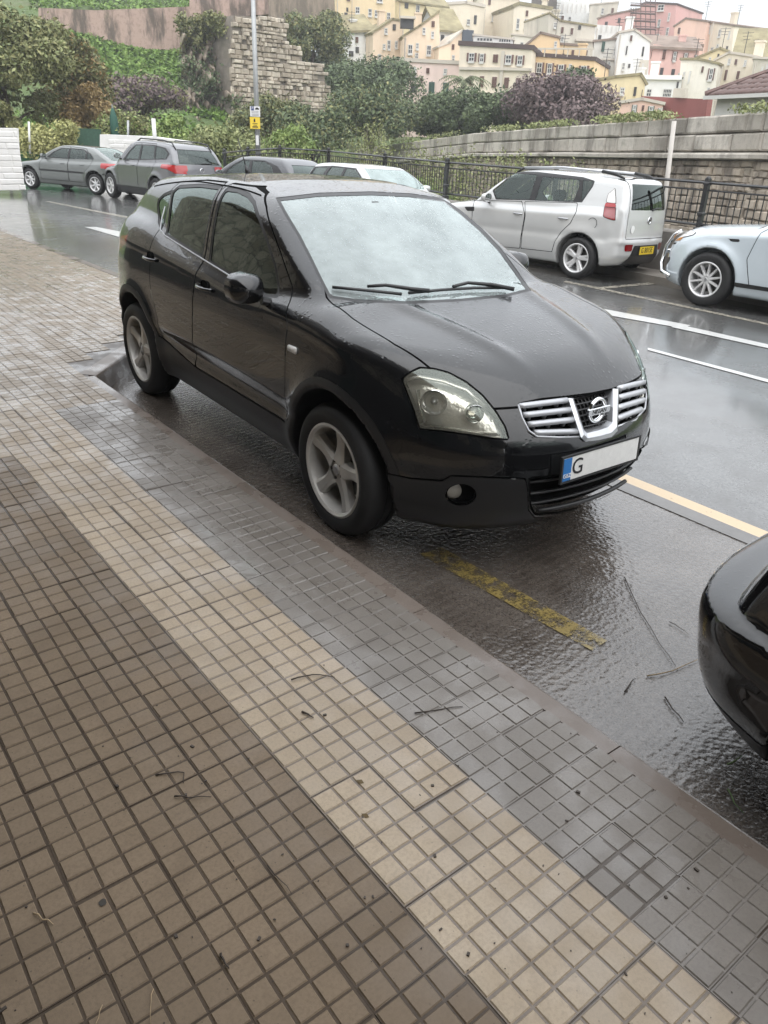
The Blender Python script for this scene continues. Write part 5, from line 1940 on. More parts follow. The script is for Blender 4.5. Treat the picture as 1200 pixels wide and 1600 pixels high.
def grey_saloon():
    H = R(90 + 31)
    fw = on_ground(50, 295)
    f = np.array([math.cos(H), math.sin(H)]); l = np.array([-f[1], f[0]])
    o = fw[:2] - l * .84
    S = base_spec(L=4.58, fo=.93, wb=2.72, w=.885, zb=.96, roofz=1.43,
                  roof=[(-.9, 1.34), (-1.3, 1.41), (-1.8, 1.43), (-2.3, 1.41), (-2.8, 1.34), (-3.1, 1.26)],
                  bl=[(.9, -3.62), (.98, -3.42), (1.1, -3.18), (1.25, -2.86), (1.45, -2.45)], ws=[(.9, -.18), (1.0, -.34), (1.3, -.90), (1.43, -1.20)],
                  top=[(.95, .66), (.8, .76), (.6, .83), (.2, .90), (-.3, .96), (-.6, .99), (-2.2, 1.0), (-3.2, 1.03), (-3.62, 1.0)],
                  rear=[(.15, -3.5), (.3, -3.6), (.5, -3.65), (.7, -3.65), (.9, -3.61), (1.0, -3.58)])
    RG = [
        ('da', 'door', GREY_GREEN, 0, 'side', [(-.50, .34), (-.48, .8), (-.60, .97), (-1.0, 1.22), (-1.3, 1.35), (-1.66, 1.37), (-1.66, .34)], None, True, .012),
        ('db', 'door', GREY_GREEN, 0, 'side', [(-1.68, .34), (-1.68, 1.37), (-2.3, 1.34), (-2.66, 1.06), (-2.58, .85), (-2.35, .66), (-2.28, .34)], None, True, .012),
        ('strip', 'rubbing_strip', BLACK_TRIM, -.008, 'side', [(-.45, .60), (-2.3, .60), (-2.3, .65), (-.45, .65)], None, True, 0),
        ('seal', 'window_seal', BLACK_TRIM, .002, 'side', [(-.72, 1.0), (-1.02, 1.19), (-1.30, 1.32), (-2.2, 1.32), (-2.55, 1.20), (-2.72, 1.04), (-1.6, 1.0)], None, True, 0),
        ('wa', 'window', GLASS_LIGHT, .01, 'side', [(-.84, 1.02), (-1.05, 1.18), (-1.32, 1.30), (-1.62, 1.31), (-1.62, 1.02)], None, True, 0),
        ('wb', 'window', GLASS_LIGHT, .01, 'side', [(-1.70, 1.02), (-1.70, 1.31), (-2.18, 1.30), (-2.34, 1.22), (-2.36, 1.04)], None, True, 0),
        ('wc', 'quarter_window', GLASS_DARK, .01, 'side', [(-2.41, 1.04), (-2.39, 1.22), (-2.52, 1.18), (-2.66, 1.06)], None, True, 0),
        ('rs', 'rear_screen', GLASS_LIGHT, .006, 'top', [(-2.50, -.50), (-2.42, 0), (-2.50, .50), (-3.28, .60), (-3.36, 0), (-3.28, -.60)], 1.04, False, 0),
        ('tail', 'tail_light', RED_LENS, -.006, 'rear', [(.45, .80), (.90, .80), (.90, .95), (.45, .95)], -3.0, True, 0),
        ('tails', 'tail_light', RED_LENS, -.006, 'side', [(-3.46, .84), (-3.40, .94), (-3.8, .96), (-3.8, .82)], None, True, 0),
        ('bstrip', 'bumper_strip', BLACK_TRIM, -.006, 'side', [(-3.05, .60), (-3.05, .65), (-3.8, .65), (-3.8, .60)], None, True, 0),
        ('screen', 'windscreen', GLASS_LIGHT, .004, 'front', [(-.62, 1.02), (-.56, 1.32), (.56, 1.32), (.62, 1.02)], -1.35, False, 0),
    ]
    root, sk, W, P = make_car('parked_car', 'grey green saloon car at the far end of the row by the white wall', 'car', S, o[0], o[1], H, GREY_GREEN, 'multi', GLASS_LIGHT, h=.034,
                              regions=RG, wheel=(.315, .20, .215), rim_mat=ALLOY_PALE, mirrors=(-.78, 1.0, 1.05))
    for k_, hx in (('da', -1.45), ('db', -2.25)):
        for suf, sg in (('', 1), ('_m', -1)):
            door_handle(sk, P[k_ + suf], hx, .86, .17, GREY_GREEN, sg)
    m = MB(); m.prism([(-3.45, 1.03), (-3.68, 1.05), (-3.68, 1.075), (-3.45, 1.05)], -.55, .55, ((0, 0, 0), (1, 0, 0), (0, 0, 1), (0, 1, 0))); m.build('boot_spoiler', BLACK_TRIM, root)


grey_suv()
grey_saloon()


# ---- two cars seen over the black car's roof
def roof_cars():
    # dark grey hatchback, heading away
    H = R(90 + 8)
    S = base_spec(L=4.2, fo=.85, wb=2.6, w=.88, zb=.98, roofz=1.49, bl=[(.8, -3.31), (1.0, -3.27), (1.2, -3.10), (1.4, -2.80), (1.55, -2.5)])
    p = at(352, 268, 15.3)
    RG = [
        ('seal', 'window_seal', BLACK_TRIM, .002, 'side', [(-.62, 1.02), (-1.0, 1.24), (-1.3, 1.38), (-2.1, 1.39), (-2.6, 1.28), (-2.85, 1.10), (-1.6, 1.03)], None, True, 0),
        ('wa', 'window', GLASS_LIGHT, .01, 'side', [(-.78, 1.04), (-1.03, 1.22), (-1.32, 1.36), (-1.58, 1.36), (-1.66, 1.05)], None, True, 0),
        ('wb', 'window', GLASS_LIGHT, .01, 'side', [(-1.76, 1.06), (-1.68, 1.36), (-2.1, 1.365), (-2.42, 1.26), (-2.52, 1.10)], None, True, 0),
        ('rs', 'rear_screen', GLASS_DARK, .006, 'rear', [(-.62, 1.03), (-.64, 1.12), (-.50, 1.33), (.50, 1.33), (.64, 1.12), (.62, 1.03)], -2.5, False, 0),
        ('tail', 'tail_light', RED_LENS, -.005, 'rear', [(.5, .86), (.85, .86), (.85, 1.0), (.6, 1.0)], -2.9, True, 0),
        ('screen', 'windscreen', GLASS_LIGHT, .004, 'front', [(-.62, 1.08), (-.56, 1.40), (.56, 1.40), (.62, 1.08)], -1.35, False, 0),
    ]
    make_car('parked_car', 'dark grey hatchback showing its roof and rear screen above the black car', 'car', S, 7.25, 18.0, R(105), GREY_DARK, 'multi', GLASS_LIGHT, h=.034, regions=RG, rim_mat=ALLOY_PALE)
    # pale silver estate, facing this way
    H = R(-91)
    S = base_spec(L=4.45, fo=.85, wb=2.7, w=.87, zb=.98, roofz=1.47, bl=[(.8, -3.56), (1.0, -3.52), (1.2, -3.42), (1.4, -3.25), (1.55, -3.1)], roof=[(-.9, 1.39), (-1.2, 1.44), (-1.7, 1.47), (-2.5, 1.465), (-3.0, 1.44), (-3.4, 1.38)],
                  ws=[(.9, -.10), (1.0, -.26), (1.35, -.92), (1.47, -1.2)])
    RG = [
        ('seal', 'window_seal', BLACK_TRIM, .002, 'side', [(-.62, 1.02), (-1.0, 1.24), (-1.3, 1.37), (-2.3, 1.385), (-3.2, 1.33), (-3.3, 1.10), (-1.6, 1.03)], None, True, 0),
        ('wa', 'window', GLASS_LIGHT, .01, 'side', [(-.78, 1.04), (-1.03, 1.22), (-1.32, 1.35), (-1.68, 1.36), (-1.70, 1.05)], None, True, 0),
        ('wb', 'window', GLASS_LIGHT, .01, 'side', [(-1.80, 1.06), (-1.78, 1.36), (-2.35, 1.36), (-2.50, 1.08)], None, True, 0),
        ('wc', 'quarter_window', GLASS_LIGHT, .01, 'side', [(-2.62, 1.09), (-2.52, 1.35), (-3.1, 1.31), (-3.2, 1.13)], None, True, 0),
        ('screen', 'windscreen', GLASS_SCREEN2, .004, 'front', [(-.64, 1.02), (-.70, 1.10), (-.58, 1.38), (.58, 1.38), (.70, 1.10), (.64, 1.02)], -1.35, False, 0),
        ('lamp', 'headlight', WHITE_LENS, -.004, 'front', [(.42, .64), (.80, .70), (.80, .82), (.45, .76)], .2, True, 0),
        ('grille', 'grille', GAP, .01, 'front', [(-.36, .60), (.36, .60), (.38, .70), (-.38, .70)], .5, False, 0),
    ]
    make_car('parked_car', 'pale silver estate car facing the camera behind the black car', 'car', S, 8.5, 11.5, H, SILVER_PALE, 'multi', GLASS_LIGHT, h=.030, regions=RG, rim_mat=ALLOY_PALE)


GLASS_SCREEN2 = car_glass('misted_windscreen', (.5, .56, .55), fog=.45, fog_sheen_col=(.50, .58, .58))
roof_cars()


# ---- glossy black car whose rear corner fills the right edge
def black_corner():
    S = base_spec(L=4.25, fo=.85, wb=2.55, w=.855, zb=.98, roofz=1.45,
                  rear=[(.12, -3.20), (.22, -3.30), (.30, -3.345), (.33, -3.375), (.45, -3.41), (.56, -3.425), (.595, -3.415), (.615, -3.37), (.63, -3.28), (.66, -3.23), (.9, -3.20), (1.1, -3.14), (1.4, -3.0)],
                  bl=[(.8, -3.20), (1.0, -3.13), (1.2, -2.95), (1.4, -2.6), (1.55, -2.3)], rear_curve=(.12, .32),
                  creases=[([(-2.9, .535), (-3.6, .535)], .012, .045)], k=dict(st=.10, fs=.2, rs=.15, gr=.11, gw=.10, lg=.05))
    RG = [
        ('tail', 'tail_light', RED_DEEP, -.003, 'diag', [(-.3, .70), (.45, .70), (.40, .92), (-.3, .92)], (-1, -.55), True, .008),
        ('gate', 'tailgate', BLACK_DEEP, 0, 'rear', [(-.60, .66), (.60, .66), (.56, 1.30), (-.56, 1.30)], -2.5, False, .008),
        ('rs', 'rear_screen', GLASS_DARK, .004, 'rear', [(-.56, .98), (.56, .98), (.48, 1.28), (-.48, 1.28)], -2.3, False, 0),
        ('wa', 'window', GLASS_DARK, .008, 'side', [(-.80, 1.04), (-1.05, 1.22), (-1.32, 1.34), (-1.62, 1.35), (-1.66, 1.05)], None, True, 0),
        ('wb', 'window', GLASS_DARK, .008, 'side', [(-1.76, 1.06), (-1.70, 1.35), (-2.1, 1.34), (-2.5, 1.22), (-2.6, 1.10)], None, True, 0),
        ('lower', 'bumper_lower', BLACK_TRIM, -.002, 'side', [(-2.85, .10), (-2.85, .325), (-3.6, .325), (-3.6, .10)], -.2, True, .006),
        ('line', 'bumper_seam', GAP, .003, 'rear', [(-1, .452), (1, .452), (1, .461), (-1, .461)], -2.9, False, 0),
    ]
    root, sk, W, P = make_car('parked_car', 'glossy black car showing only its rear bumper corner at the right edge', 'car', S, -.06, -1.74 - 3.42, -math.pi / 2, BLACK_DEEP, 'multi', GLASS_DARK, h=.022, regions=RG, z=0.0)


black_corner()
# ---------------------------------------------------------------- beyond the road: railings, walls, hillside, town
def soft_noise(x, y, s, seed=0):
    x = np.asarray(x, float) / s; y = np.asarray(y, float) / s
    return (np.sin(x * 1.3 + seed) * np.cos(y * 1.7 - seed * 2) + .5 * np.sin(x * 3.1 - y * 2.3 + seed * 3) + .25 * np.sin(x * 6.7 + y * 5.9 + seed)) / 1.75


def hill_z(x, y):
    """The garden hollow beyond the railings, then the hillside the town climbs."""
    x = np.asarray(x, float); y = np.asarray(y, float)
    dx, dy = x - CAM_POS[0], y - CAM_POS[1]
    D = np.hypot(dx, dy)
    az = np.degrees(np.arctan2(dx, dy))
    town = curve([(0, -.5), (22, -1.6), (27, -3.2), (40, -3.0), (52, -1.6), (62, -.6), (78, .6), (100, 2.5), (125, 6), (150, 9), (185, 8), (240, 4), (420, -10)])(D)
    fort = curve([(0, -.5), (26, -1.2), (34, -2.4), (46, -1.0), (60, 2.0), (66, 3.2), (70, 4.3), (76, 7.0), (79, 8.2), (83, 9.9), (92, 12.6), (120, 18), (160, 17), (240, 20), (420, 15)])(D)
    t = np.clip((az - 24) / 12, 0, 1); t = t * t * (3 - 2 * t)
    z = fort * (1 - t) + town * t
    return z + soft_noise(x, y, 6, 2) * np.clip((D - 24) / 30, 0, 1) * .7


def m_hill():
    t = NT('hillside_grass')
    p = t.pos()
    a = t.noise(.35, 7, .7, p); b = t.noise(2.5, 6, .7, p)
    c = t.ramp(a, [(.3, (.07, .11, .035)), (.5, (.11, .165, .045)), (.68, (.15, .15, .08)), (.8, (.16, .14, .10))])
    t.set(Base_Color=t.mix(t.math('MULTIPLY', b, .5), c, (.035, .05, .02)), Roughness=.95)
    t.bump(b, .8, .25)
    return t.m


M_HILL = m_hill()
gx = np.concatenate([np.arange(-60, 20, 4.0), np.arange(20, 150, 3.0), np.arange(150, 420, 18.0)])
gy = np.concatenate([np.arange(-60, 20, 4.0), np.arange(20, 150, 3.0), np.arange(150, 420, 18.0)])
X, Y = np.meshgrid(gx, gy)
Z = hill_z(X, Y)
Dg = np.hypot(X - CAM_POS[0], Y - CAM_POS[1])
road_edge = (X < 19) & (Y < 45)
Z = np.where(road_edge, np.minimum(Z, ground_z(X, Y) - 1.3), Z)
nx, ny = len(gx), len(gy)
V = np.stack([X.ravel(), Y.ravel(), Z.ravel()], 1)
Fs = [(j * nx + i, j * nx + i + 1, (j + 1) * nx + i + 1, (j + 1) * nx + i) for j in range(ny - 1) for i in range(nx - 1)]
tag(mesh_obj('hillside', V, Fs, M_HILL, smooth=True), kind='structure')


# ---- foliage: clouds of leaf-sized faces on limbs
def m_leaf(name, c0, c1, c2, rough=.6):
    t = NT(name)
    isl = t.n('ShaderNodeNewGeometry').outputs['Random Per Island']
    big = t.noise(.9, 4, .6, t.pos())
    c = t.ramp(isl, [(0, c0), (.55, c1), (1, c2)])
    c = t.mix(t.ramp(big, [(.35, 0), (.7, .5)]), c, c2)
    t.set(Base_Color=c, Roughness=rough, Specular_IOR_Level=.25)
    return t.m


L_OLIVE = m_leaf('olive_leaves', (0.088, 0.106, 0.043), (0.165, 0.184, 0.077), (0.253, 0.242, 0.106))
L_DARK = m_leaf('dark_evergreen_leaves', (0.044, 0.066, 0.035), (0.088, 0.124, 0.062), (0.151, 0.189, 0.092))
L_BRIGHT = m_leaf('bright_leaves', (0.109, 0.171, 0.047), (0.186, 0.265, 0.078), (0.296, 0.358, 0.124))
L_YELLOW = m_leaf('yellow_green_leaves', (0.138, 0.152, 0.048), (0.276, 0.276, 0.097), (0.442, 0.428, 0.193))
L_RUST = m_leaf('rusty_leaves', (0.177, 0.121, 0.048), (0.258, 0.177, 0.072), (0.322, 0.241, 0.113))
L_WEED = m_leaf('weed_leaves', (0.116, 0.147, 0.054), (0.202, 0.233, 0.093), (0.310, 0.327, 0.155))
L_PALM = m_leaf('palm_fronds', (0.084, 0.109, 0.050), (0.143, 0.168, 0.084), (0.202, 0.218, 0.118))
L_TWIG = m_leaf('bare_purple_twigs', (0.090, 0.066, 0.069), (0.154, 0.115, 0.115), (0.231, 0.180, 0.174), .9)
L_GRASS = m_leaf('slope_herbs', (0.073, 0.138, 0.029), (0.138, 0.235, 0.048), (0.212, 0.308, 0.081))
M_BARK = plain('bark', (.07, .055, .042), .9, var=.35, vscale=8)
M_BARK_PALE = plain('pale_bark', (.16, .14, .115), .9, var=.3, vscale=8)


def leaf_cloud(clumps, n, size, seed, shell=.55, flat=1.0):
    """n small quads spread through ellipsoidal clumps (centre, radii), denser towards their outside."""
    n = int(n * 3.0); size = size * .52
    r = np.random.default_rng(seed)
    vol = np.array([c[1][0] * c[1][1] * c[1][2] for c in clumps]) ** .67
    which = r.choice(len(clumps), n, p=vol / vol.sum())
    C = np.array([c[0] for c in clumps])[which]; A = np.array([c[1] for c in clumps])[which]
    d = r.normal(size=(n, 3)); d /= np.linalg.norm(d, axis=1, keepdims=True)
    rad = r.uniform(shell ** 3, 1.15, n) ** (1 / 3) * np.where(r.random(n) < .14, r.uniform(1.0, 1.55, n), 1.0)
    P = C + d * A * rad[:, None]
    nrm = d * .8 + r.normal(size=(n, 3)) * .7 + np.array([0, 0, .35]); nrm /= np.linalg.norm(nrm, axis=1, keepdims=True)
    u = np.cross(nrm, r.normal(size=(n, 3))); u /= np.linalg.norm(u, axis=1, keepdims=True)
    w = np.cross(nrm, u)
    s = size * (.35 + 1.3 * r.random(n) ** 1.6)[:, None]
    a, b = u * s, w * s * .55 * flat
    V = np.stack([P - a, P - b * .9 + nrm * s * .1, P + a, P + b * .9 + nrm * s * .1], 1).reshape(-1, 3)
    F = np.arange(4 * n).reshape(-1, 4)
    return V, F


def quads_obj(name, V, F, mat, parent):
    me = bpy.data.meshes.new(name)
    me.vertices.add(len(V)); me.vertices.foreach_set('co', np.asarray(V, float).ravel())
    me.loops.add(4 * len(F)); me.loops.foreach_set('vertex_index', np.asarray(F).ravel())
    me.polygons.add(len(F)); me.polygons.foreach_set('loop_start', np.arange(0, 4 * len(F), 4))
    me.update(calc_edges=True)
    me.materials.append(mat)
    return link(bpy.data.objects.new(name, me), parent)


def plant(name, label, cat, px0, px1, py0, py1, D, mat, n, leaf, seed, group=None, clumps=9, trunk=True, bark=M_BARK, depth=.8, spread=.46, shell=.5, second=None):
    """A tree or bush filling a window of the photograph at a real distance; its trunk reaches the ground there."""
    pm = .5 * (px0 + px1)
    c0 = at(pm, py1, D); c1 = at(pm, py0, D)
    W = abs(px1 - px0) / CAM_F * D * 1.06
    Hh = max(.3, c1[2] - c0[2])
    base = np.array([c0[0], c0[1], float(hill_z(c0[0], c0[1]))])
    if Dist(c0) < 19.5:
        base[2] = c0[2] - .3
    z0 = c0[2] - base[2]
    root = empty(name, base, 0, label, cat, group)
    rr = random.Random(seed)
    ang = math.atan2(c0[0] - CAM_POS[0], c0[1] - CAM_POS[1])
    ex = np.array([math.cos(ang), -math.sin(ang), 0]); ey = np.array([math.sin(ang), math.cos(ang), 0])
    cl = []
    for i in range(int(clumps * 1.7)):
        u = rr.uniform(-.5, .5); h = rr.uniform(.10, .92)
        lim = math.sqrt(max(.1, 1 - (abs(h - .42) / .62) ** 2))
        u *= lim
        rad = W * spread * rr.uniform(.24, .60) * (1 - .25 * h)
        c = ex * u * W * .80 + ey * rr.uniform(-.5, .5) * W * depth * lim + np.array([0, 0, z0 + Hh * (.10 + .74 * h)])
        cl.append((c, (rad, rad, min(rad * .80, Hh * .32))))
    V, F = leaf_cloud(cl, n, leaf, seed, shell)
    # loose sprays poking out of the outline
    V = V[np.repeat(V.reshape(-1, 4, 3)[:, :, 2].min(1) > -.3, 4)]
    F = np.arange(len(V)).reshape(-1, 4)
    quads_obj('crown', V, F, mat, root)
    if second is not None:
        V2, F2 = leaf_cloud(cl, n // 3, leaf * .9, seed + 50, .8)
        quads_obj('crown', V2, F2, second, root)
    if trunk:
        top = np.mean([c[0] for c in cl], 0)
        m = MB()
        r0 = max(.05, W * .028)
        m.tube([(0, 0, -.3), top * .35 + np.array([rr.uniform(-.1, .1), 0, 0]), top * .8], [r0, r0 * .75, r0 * .45], 7)
        tr = m.build('trunk', bark, root, True)
        for c, ra in cl[:7]:
            m = MB()
            s = top * rr.uniform(.35, .7)
            mid = (s + c) / 2 + np.array([rr.uniform(-.2, .2), rr.uniform(-.2, .2), rr.uniform(0, .2)])
            m.tube([s, mid, c], [r0 * .45, r0 * .3, r0 * .12], 5)
            m.build('limb', bark, tr, True)
    return root


def Dist(p):
    return math.hypot(p[0] - CAM_POS[0], p[1] - CAM_POS[1])


# ---- parapet and iron railings along the far side of the road
M_IRON = plain('black_iron', (.018, .018, .019), .45, coat=.3)
M_PARAPET = plain('parapet_render', (.20, .185, .165), .85, var=.35, vscale=1.3, bump=.4, bscale=30)
posts_px = [(330, 236, 22.0), (350, 232, 23.0), (387, 229, 24.8), (437, 226, 26.2), (513, 230, 24.7), (602, 238, 21.9), (699.5, 246, 19.0), (830, 256, 16.9), (1108, 275, 14.6), (1330, 300, 13.2)]
# even out the run between the two posts the parked cars hide
PT_ = [at(x, y, D) for x, y, D in posts_px]
P_line = [PT_[i] for i in (1, 2, 3, 4, 5, 6)]
a_, b_ = PT_[6], PT_[8]
P_line += [a_ + (b_ - a_) * .5, b_, b_ + (b_ - a_) * .5, b_ + (b_ - a_) * 1.0]
rail = empty('iron_railing', (0, 0, 0), 0, 'black iron railing with ball-topped posts on the low parapet', 'railing')
par = empty('parapet_wall', (0, 0, 0), 0, 'low rendered parapet wall under the black railings', 'wall')
post_src = None
bal_src = None
RH = .86
for i, p in enumerate(P_line):
    zt = p[2]; zb = zt - RH
    if post_src is None:
        m = MB(); m.box((0, 0, -.42), (.075, .075, .84), bevel=.01); m.box((0, 0, -.80), (.12, .12, .10), bevel=.015); m.box((0, 0, -.085), (.10, .10, .05), bevel=.012); m.box((0, 0, -.55), (.10, .10, .06), bevel=.012)
        post_src = m.build('post', M_IRON, rail)
        m = MB(); m.lathe([(.001, .03), (.03, .02), (.042, -.01), (.03, -.035), (.02, -.05)], 12)
        fin_src = m.build('finial', M_IRON, post_src, True)
        post_src.location = (p[0], p[1], zt - .03)
    else:
        o = inst(post_src, None, (p[0], p[1], zt - .03), parent=rail)
        inst(fin_src, parent=o)
for a, b in zip(P_line[:-1], P_line[1:]):
    d = b - a; L = float(np.hypot(d[0], d[1])); ang = math.atan2(d[1], d[0])
    for dz in (-.10, -.215, -.745):
        m = MB(); m.tube([a + [0, 0, dz], b + [0, 0, dz]], .022 if dz != -.215 else .013, 4); m.build('rail', M_IRON, rail)
    nbal = max(2, int(L / .112))
    for k in range(1, nbal):
        q = a + d * k / nbal
        if bal_src is None:
            m = MB(); m.box((0, 0, -.48), (.013, .013, .53)); bal_src = m.build('baluster', M_IRON, rail); bal_src.location = (q[0], q[1], q[2]); bal_src.rotation_euler = (0, 0, ang)
        else:
            inst(bal_src, None, q, (0, 0, ang), parent=rail)
    n_ = np.array([-d[1], d[0], 0]) / L
    prof = []
    for e in (a, b):
        zt = e[2] - RH - .02; zg = min(float(ground_z(e[0], e[1])), zt - .45) - 3.2
        for s, z in ((-.17, zg), (-.17, zt - .02), (-.14, zt), (.14, zt), (.17, zt - .02), (.17, zg)):
            prof.append((e[0] + n_[0] * s, e[1] + n_[1] * s, z))
    m = MB(); m.add(prof, [tuple(range(6))[::-1], tuple(range(6, 12))] + [(j, j + 1, 7 + j, 6 + j) for j in range(5)])
    m.build('coping', M_PARAPET, par)
# the kerb strip in front of the parapet
M_VERGE = plain('verge_concrete', (.22, .20, .175), .5, var=.3, vscale=2, coat=.3)
vp = []
for p in P_line[4:]:
    d = CAM_POS[:2] - p[:2]; d = d / np.linalg.norm(d)
    vp.append((p[:2] + d * .12, p[:2] + d * 1.25))
m = MB()
for (a0, a1), (c0_, c1_) in zip(vp[:-1], vp[1:]):
    g = lambda q, z: (q[0], q[1], float(ground_z(*q)) + z)
    m.add([g(a0, .13), g(a1, .13), g(c1_, .13), g(c0_, .13), g(a1, -.05), g(c1_, -.05)], [(0, 1, 2, 3), (1, 4, 5, 2)])
tag(m.build('far_pavement', M_VERGE), kind='structure')

# ---- masonry
STONES = {}


def m_masonry(name, c0, c1, dark, streak=.5, moss=.25):
    t = NT(name)
    p = t.pos()
    rnd = t.by_object()
    isl = t.n('ShaderNodeNewGeometry').outputs['Random Per Island']
    k = t.math('FRACT', t.math('ADD', rnd, isl))
    c = t.mix(k, c0, c1)
    mp = t.mapping(p, (.9, .9, .22))
    st = t.ramp(t.noise(.9, 6, .7, mp), [(.47, 0), (.60, 1)])
    c = t.mix(t.math('MULTIPLY', st, streak), c, dark)
    n2 = t.noise(3.5, 6, .7, p)
    c = t.mix(t.math('MULTIPLY', t.ramp(n2, [(.5, 0), (.7, 1)]), .5), c, tuple(q * .5 for q in c0))
    g = t.ramp(t.noise(.8, 6, .75, p), [(.60, 0), (.72, 1)])
    c = t.mix(t.math('MULTIPLY', g, moss), c, (.06, .085, .025))
    t.set(Base_Color=c, Roughness=.9)
    t.bump(t.noise(9, 5, .7, p), .6, .05)
    return t.m


MS_PALE = m_masonry('pale_rampart_stone', (.40, .365, .315), (.54, .50, .44), (.095, .082, .066), .62, .65)
MS_RUBBLE = m_masonry('rubble_stone', (.32, .275, .225), (.54, .46, .37), (.065, .052, .043), .8)
MS_RUIN = m_masonry('ruin_stone', (.30, .25, .19), (.66, .59, .49), (.13, .10, .075), .45, .22)
MS_PINK = m_masonry('pink_rampart', (.36, .255, .21), (.43, .31, .26), (.085, .07, .055), .9, .35)
MS_CLIFF = m_masonry('cliff_rock', (.27, .215, .165), (.38, .31, .245), (.07, .06, .045), .6, .6)
M_MORTAR = plain('old_mortar', (.20, .175, .145), .95, var=.3, vscale=2)


def masonry(root, o, ex, ez, W, courses, depth, mat, length, seed, parts=0, jitter=.15, skip=None, bulge=.04, base=(0, 0, 0), piece='stone', slope=0.0, wob=0.0):
    """Courses of separate stones on the plane o + u*ex + w*z; courses: (w0, w1, stone length). Returns stones made."""
    r = random.Random(seed)
    n = np.cross(np.array([0, 0, 1.0]), ex)
    if np.dot(n, CAM_POS - o) < 0:
        n = -n
    made = []
    for w0, w1, ln in courses:
        u = -r.uniform(0, ln)
        while u < W:
            l = ln * r.uniform(.6, 1.45)
            a, b = max(0, u), min(W, u + l)
            u += l
            if b - a < .05:
                continue
            if skip and skip((a + b) / 2, (w0 + w1) / 2):
                continue
            made.append((a, b, w0, w1))
    made.sort(key=lambda s: -(s[1] - s[0]) * (s[3] - s[2]))
    rest = MB()
    for i, (a, b, w0, w1) in enumerate(made):
        g = min(.014, (w1 - w0) * .04)
        pr = r.uniform(.2, 1) * bulge
        e = min(.05, (w1 - w0) * .16)
        j = lambda: r.uniform(-1, 1) * g * .8
        w0, w1 = w0 + r.uniform(-wob, wob), w1 + r.uniform(-wob, wob) * .6
        c = [(a + g + j(), w0 + g + j()), (b - g + j(), w0 + g + j()), (b - g + j(), w1 - g + j()), (a + g + j(), w1 - g + j())]
        c = [(x, z + slope * x) for x, z in c]
        cc = np.mean(c, 0)
        inn = [(cc[0] + (x - cc[0]) * (1 - 2 * e / max(b - a, .1)), cc[1] + (z - cc[1]) * (1 - 2 * e / max(w1 - w0, .1))) for x, z in c]
        ctr = o + ex * cc[0] + np.array([0, 0, 1.0]) * cc[1]
        V = [ex * (x - cc[0]) + np.array([0, 0, z - cc[1]]) - n * .10 for x, z in c] + [ex * (x - cc[0]) + np.array([0, 0, z - cc[1]]) + n * pr * .3 for x, z in c] + \
            [ex * (x - cc[0]) + np.array([0, 0, z - cc[1]]) + n * pr for x, z in inn]
        F = [(8, 9, 10, 11)] + [(k, (k + 1) % 4, 4 + (k + 1) % 4, 4 + k) for k in range(4)] + [(4 + k, 4 + (k + 1) % 4, 8 + (k + 1) % 4, 8 + k) for k in range(4)]
        if i < parts:
            mesh_obj(piece, V, F, mat, root, loc=ctr - np.asarray(base))
        else:
            rest.add([tuple(q + ctr - np.asarray(base)) for q in V], F)
    if rest.v:
        q = rest.build('rubble', mat, root)
        q['kind'] = 'stuff'
    return made


# long rampart wall on the right: dressed courses above a ledge, rubble below
wallpts = [(560, 232, 66), (742, 207, 48), (892, 195, 37), (967, 190, 33), (1058, 183, 29.5), (1200, 173, 26), (1420, 158, 22)]
RT = [at(*q) for q in wallpts]
ramp_root = empty('rampart_wall', (0, 0, 0), 0, 'long grey stone rampart with dark streaks behind the railings', 'wall')
for k, (a, b) in enumerate(zip(RT[:-1], RT[1:])):
    d = b - a; L = float(np.hypot(d[0], d[1])); ex = np.array([d[0], d[1], 0]) / L
    n = np.array([ex[1], -ex[0], 0])
    if np.dot(n, CAM_POS - a) < 0:
        n = -n
    slope = d[2] / L
    zlow = -4.5
    # body behind the stones
    P = []
    for e in (a, b):
        P += [e * [1, 1, 0] + [0, 0, zlow], e * [1, 1, 0] + [0, 0, e[2] - .06], e * [1, 1, 0] - n * 1.6 + [0, 0, e[2] - .06], e * [1, 1, 0] - n * 1.6 + [0, 0, zlow]]
    P = [tuple(np.array(p) - n * .05) for p in P]
    m = MB(); m.add(P, [(0, 1, 2, 3), (4, 7, 6, 5), (0, 4, 5, 1), (1, 5, 6, 2), (2, 6, 7, 3), (3, 7, 4, 0)])
    m.build('wall_core', M_MORTAR, ramp_root)
    # stones follow the fall of the top: shear by working from the top edge of each short length
    steps = 1
    for s in range(steps):
        o = a + d * (s / steps); Ls = L / steps
        o2 = np.array([o[0], o[1], o[2] - .0])
        top = [(-.52, -.03, 1.25), (-1.02, -.53, 1.35)]
        masonry(ramp_root, o2, ex, None, Ls, top, .3, MS_PALE, 1.2, 100 * k + s, parts=24, bulge=.09, slope=slope)
        m = MB(); lp = []
        for e in (o2, o2 + d / steps):
            for q, z in ((0, -1.04), (.26, -1.06), (.30, -1.10), (.30, -1.20), (0, -1.24)):
                lp.append(e + n * q + [0, 0, z])
        m.add(lp, [(0, 1, 2, 3, 4)[::-1], (5, 6, 7, 8, 9)] + [(j, j + 1, 6 + j, 5 + j) for j in range(4)])
        m.build('ledge', MS_PALE, ramp_root)
        cs = []
        w = -1.25
        while w > -4.4:
            h = random.uniform(.15, .30); cs.append((w - h, w, random.uniform(.24, .46))); w -= h
        masonry(ramp_root, o2, ex, None, Ls, cs, .3, MS_RUBBLE, .4, 700 + 100 * k + s, parts=24, bulge=.12, slope=slope, wob=.02)

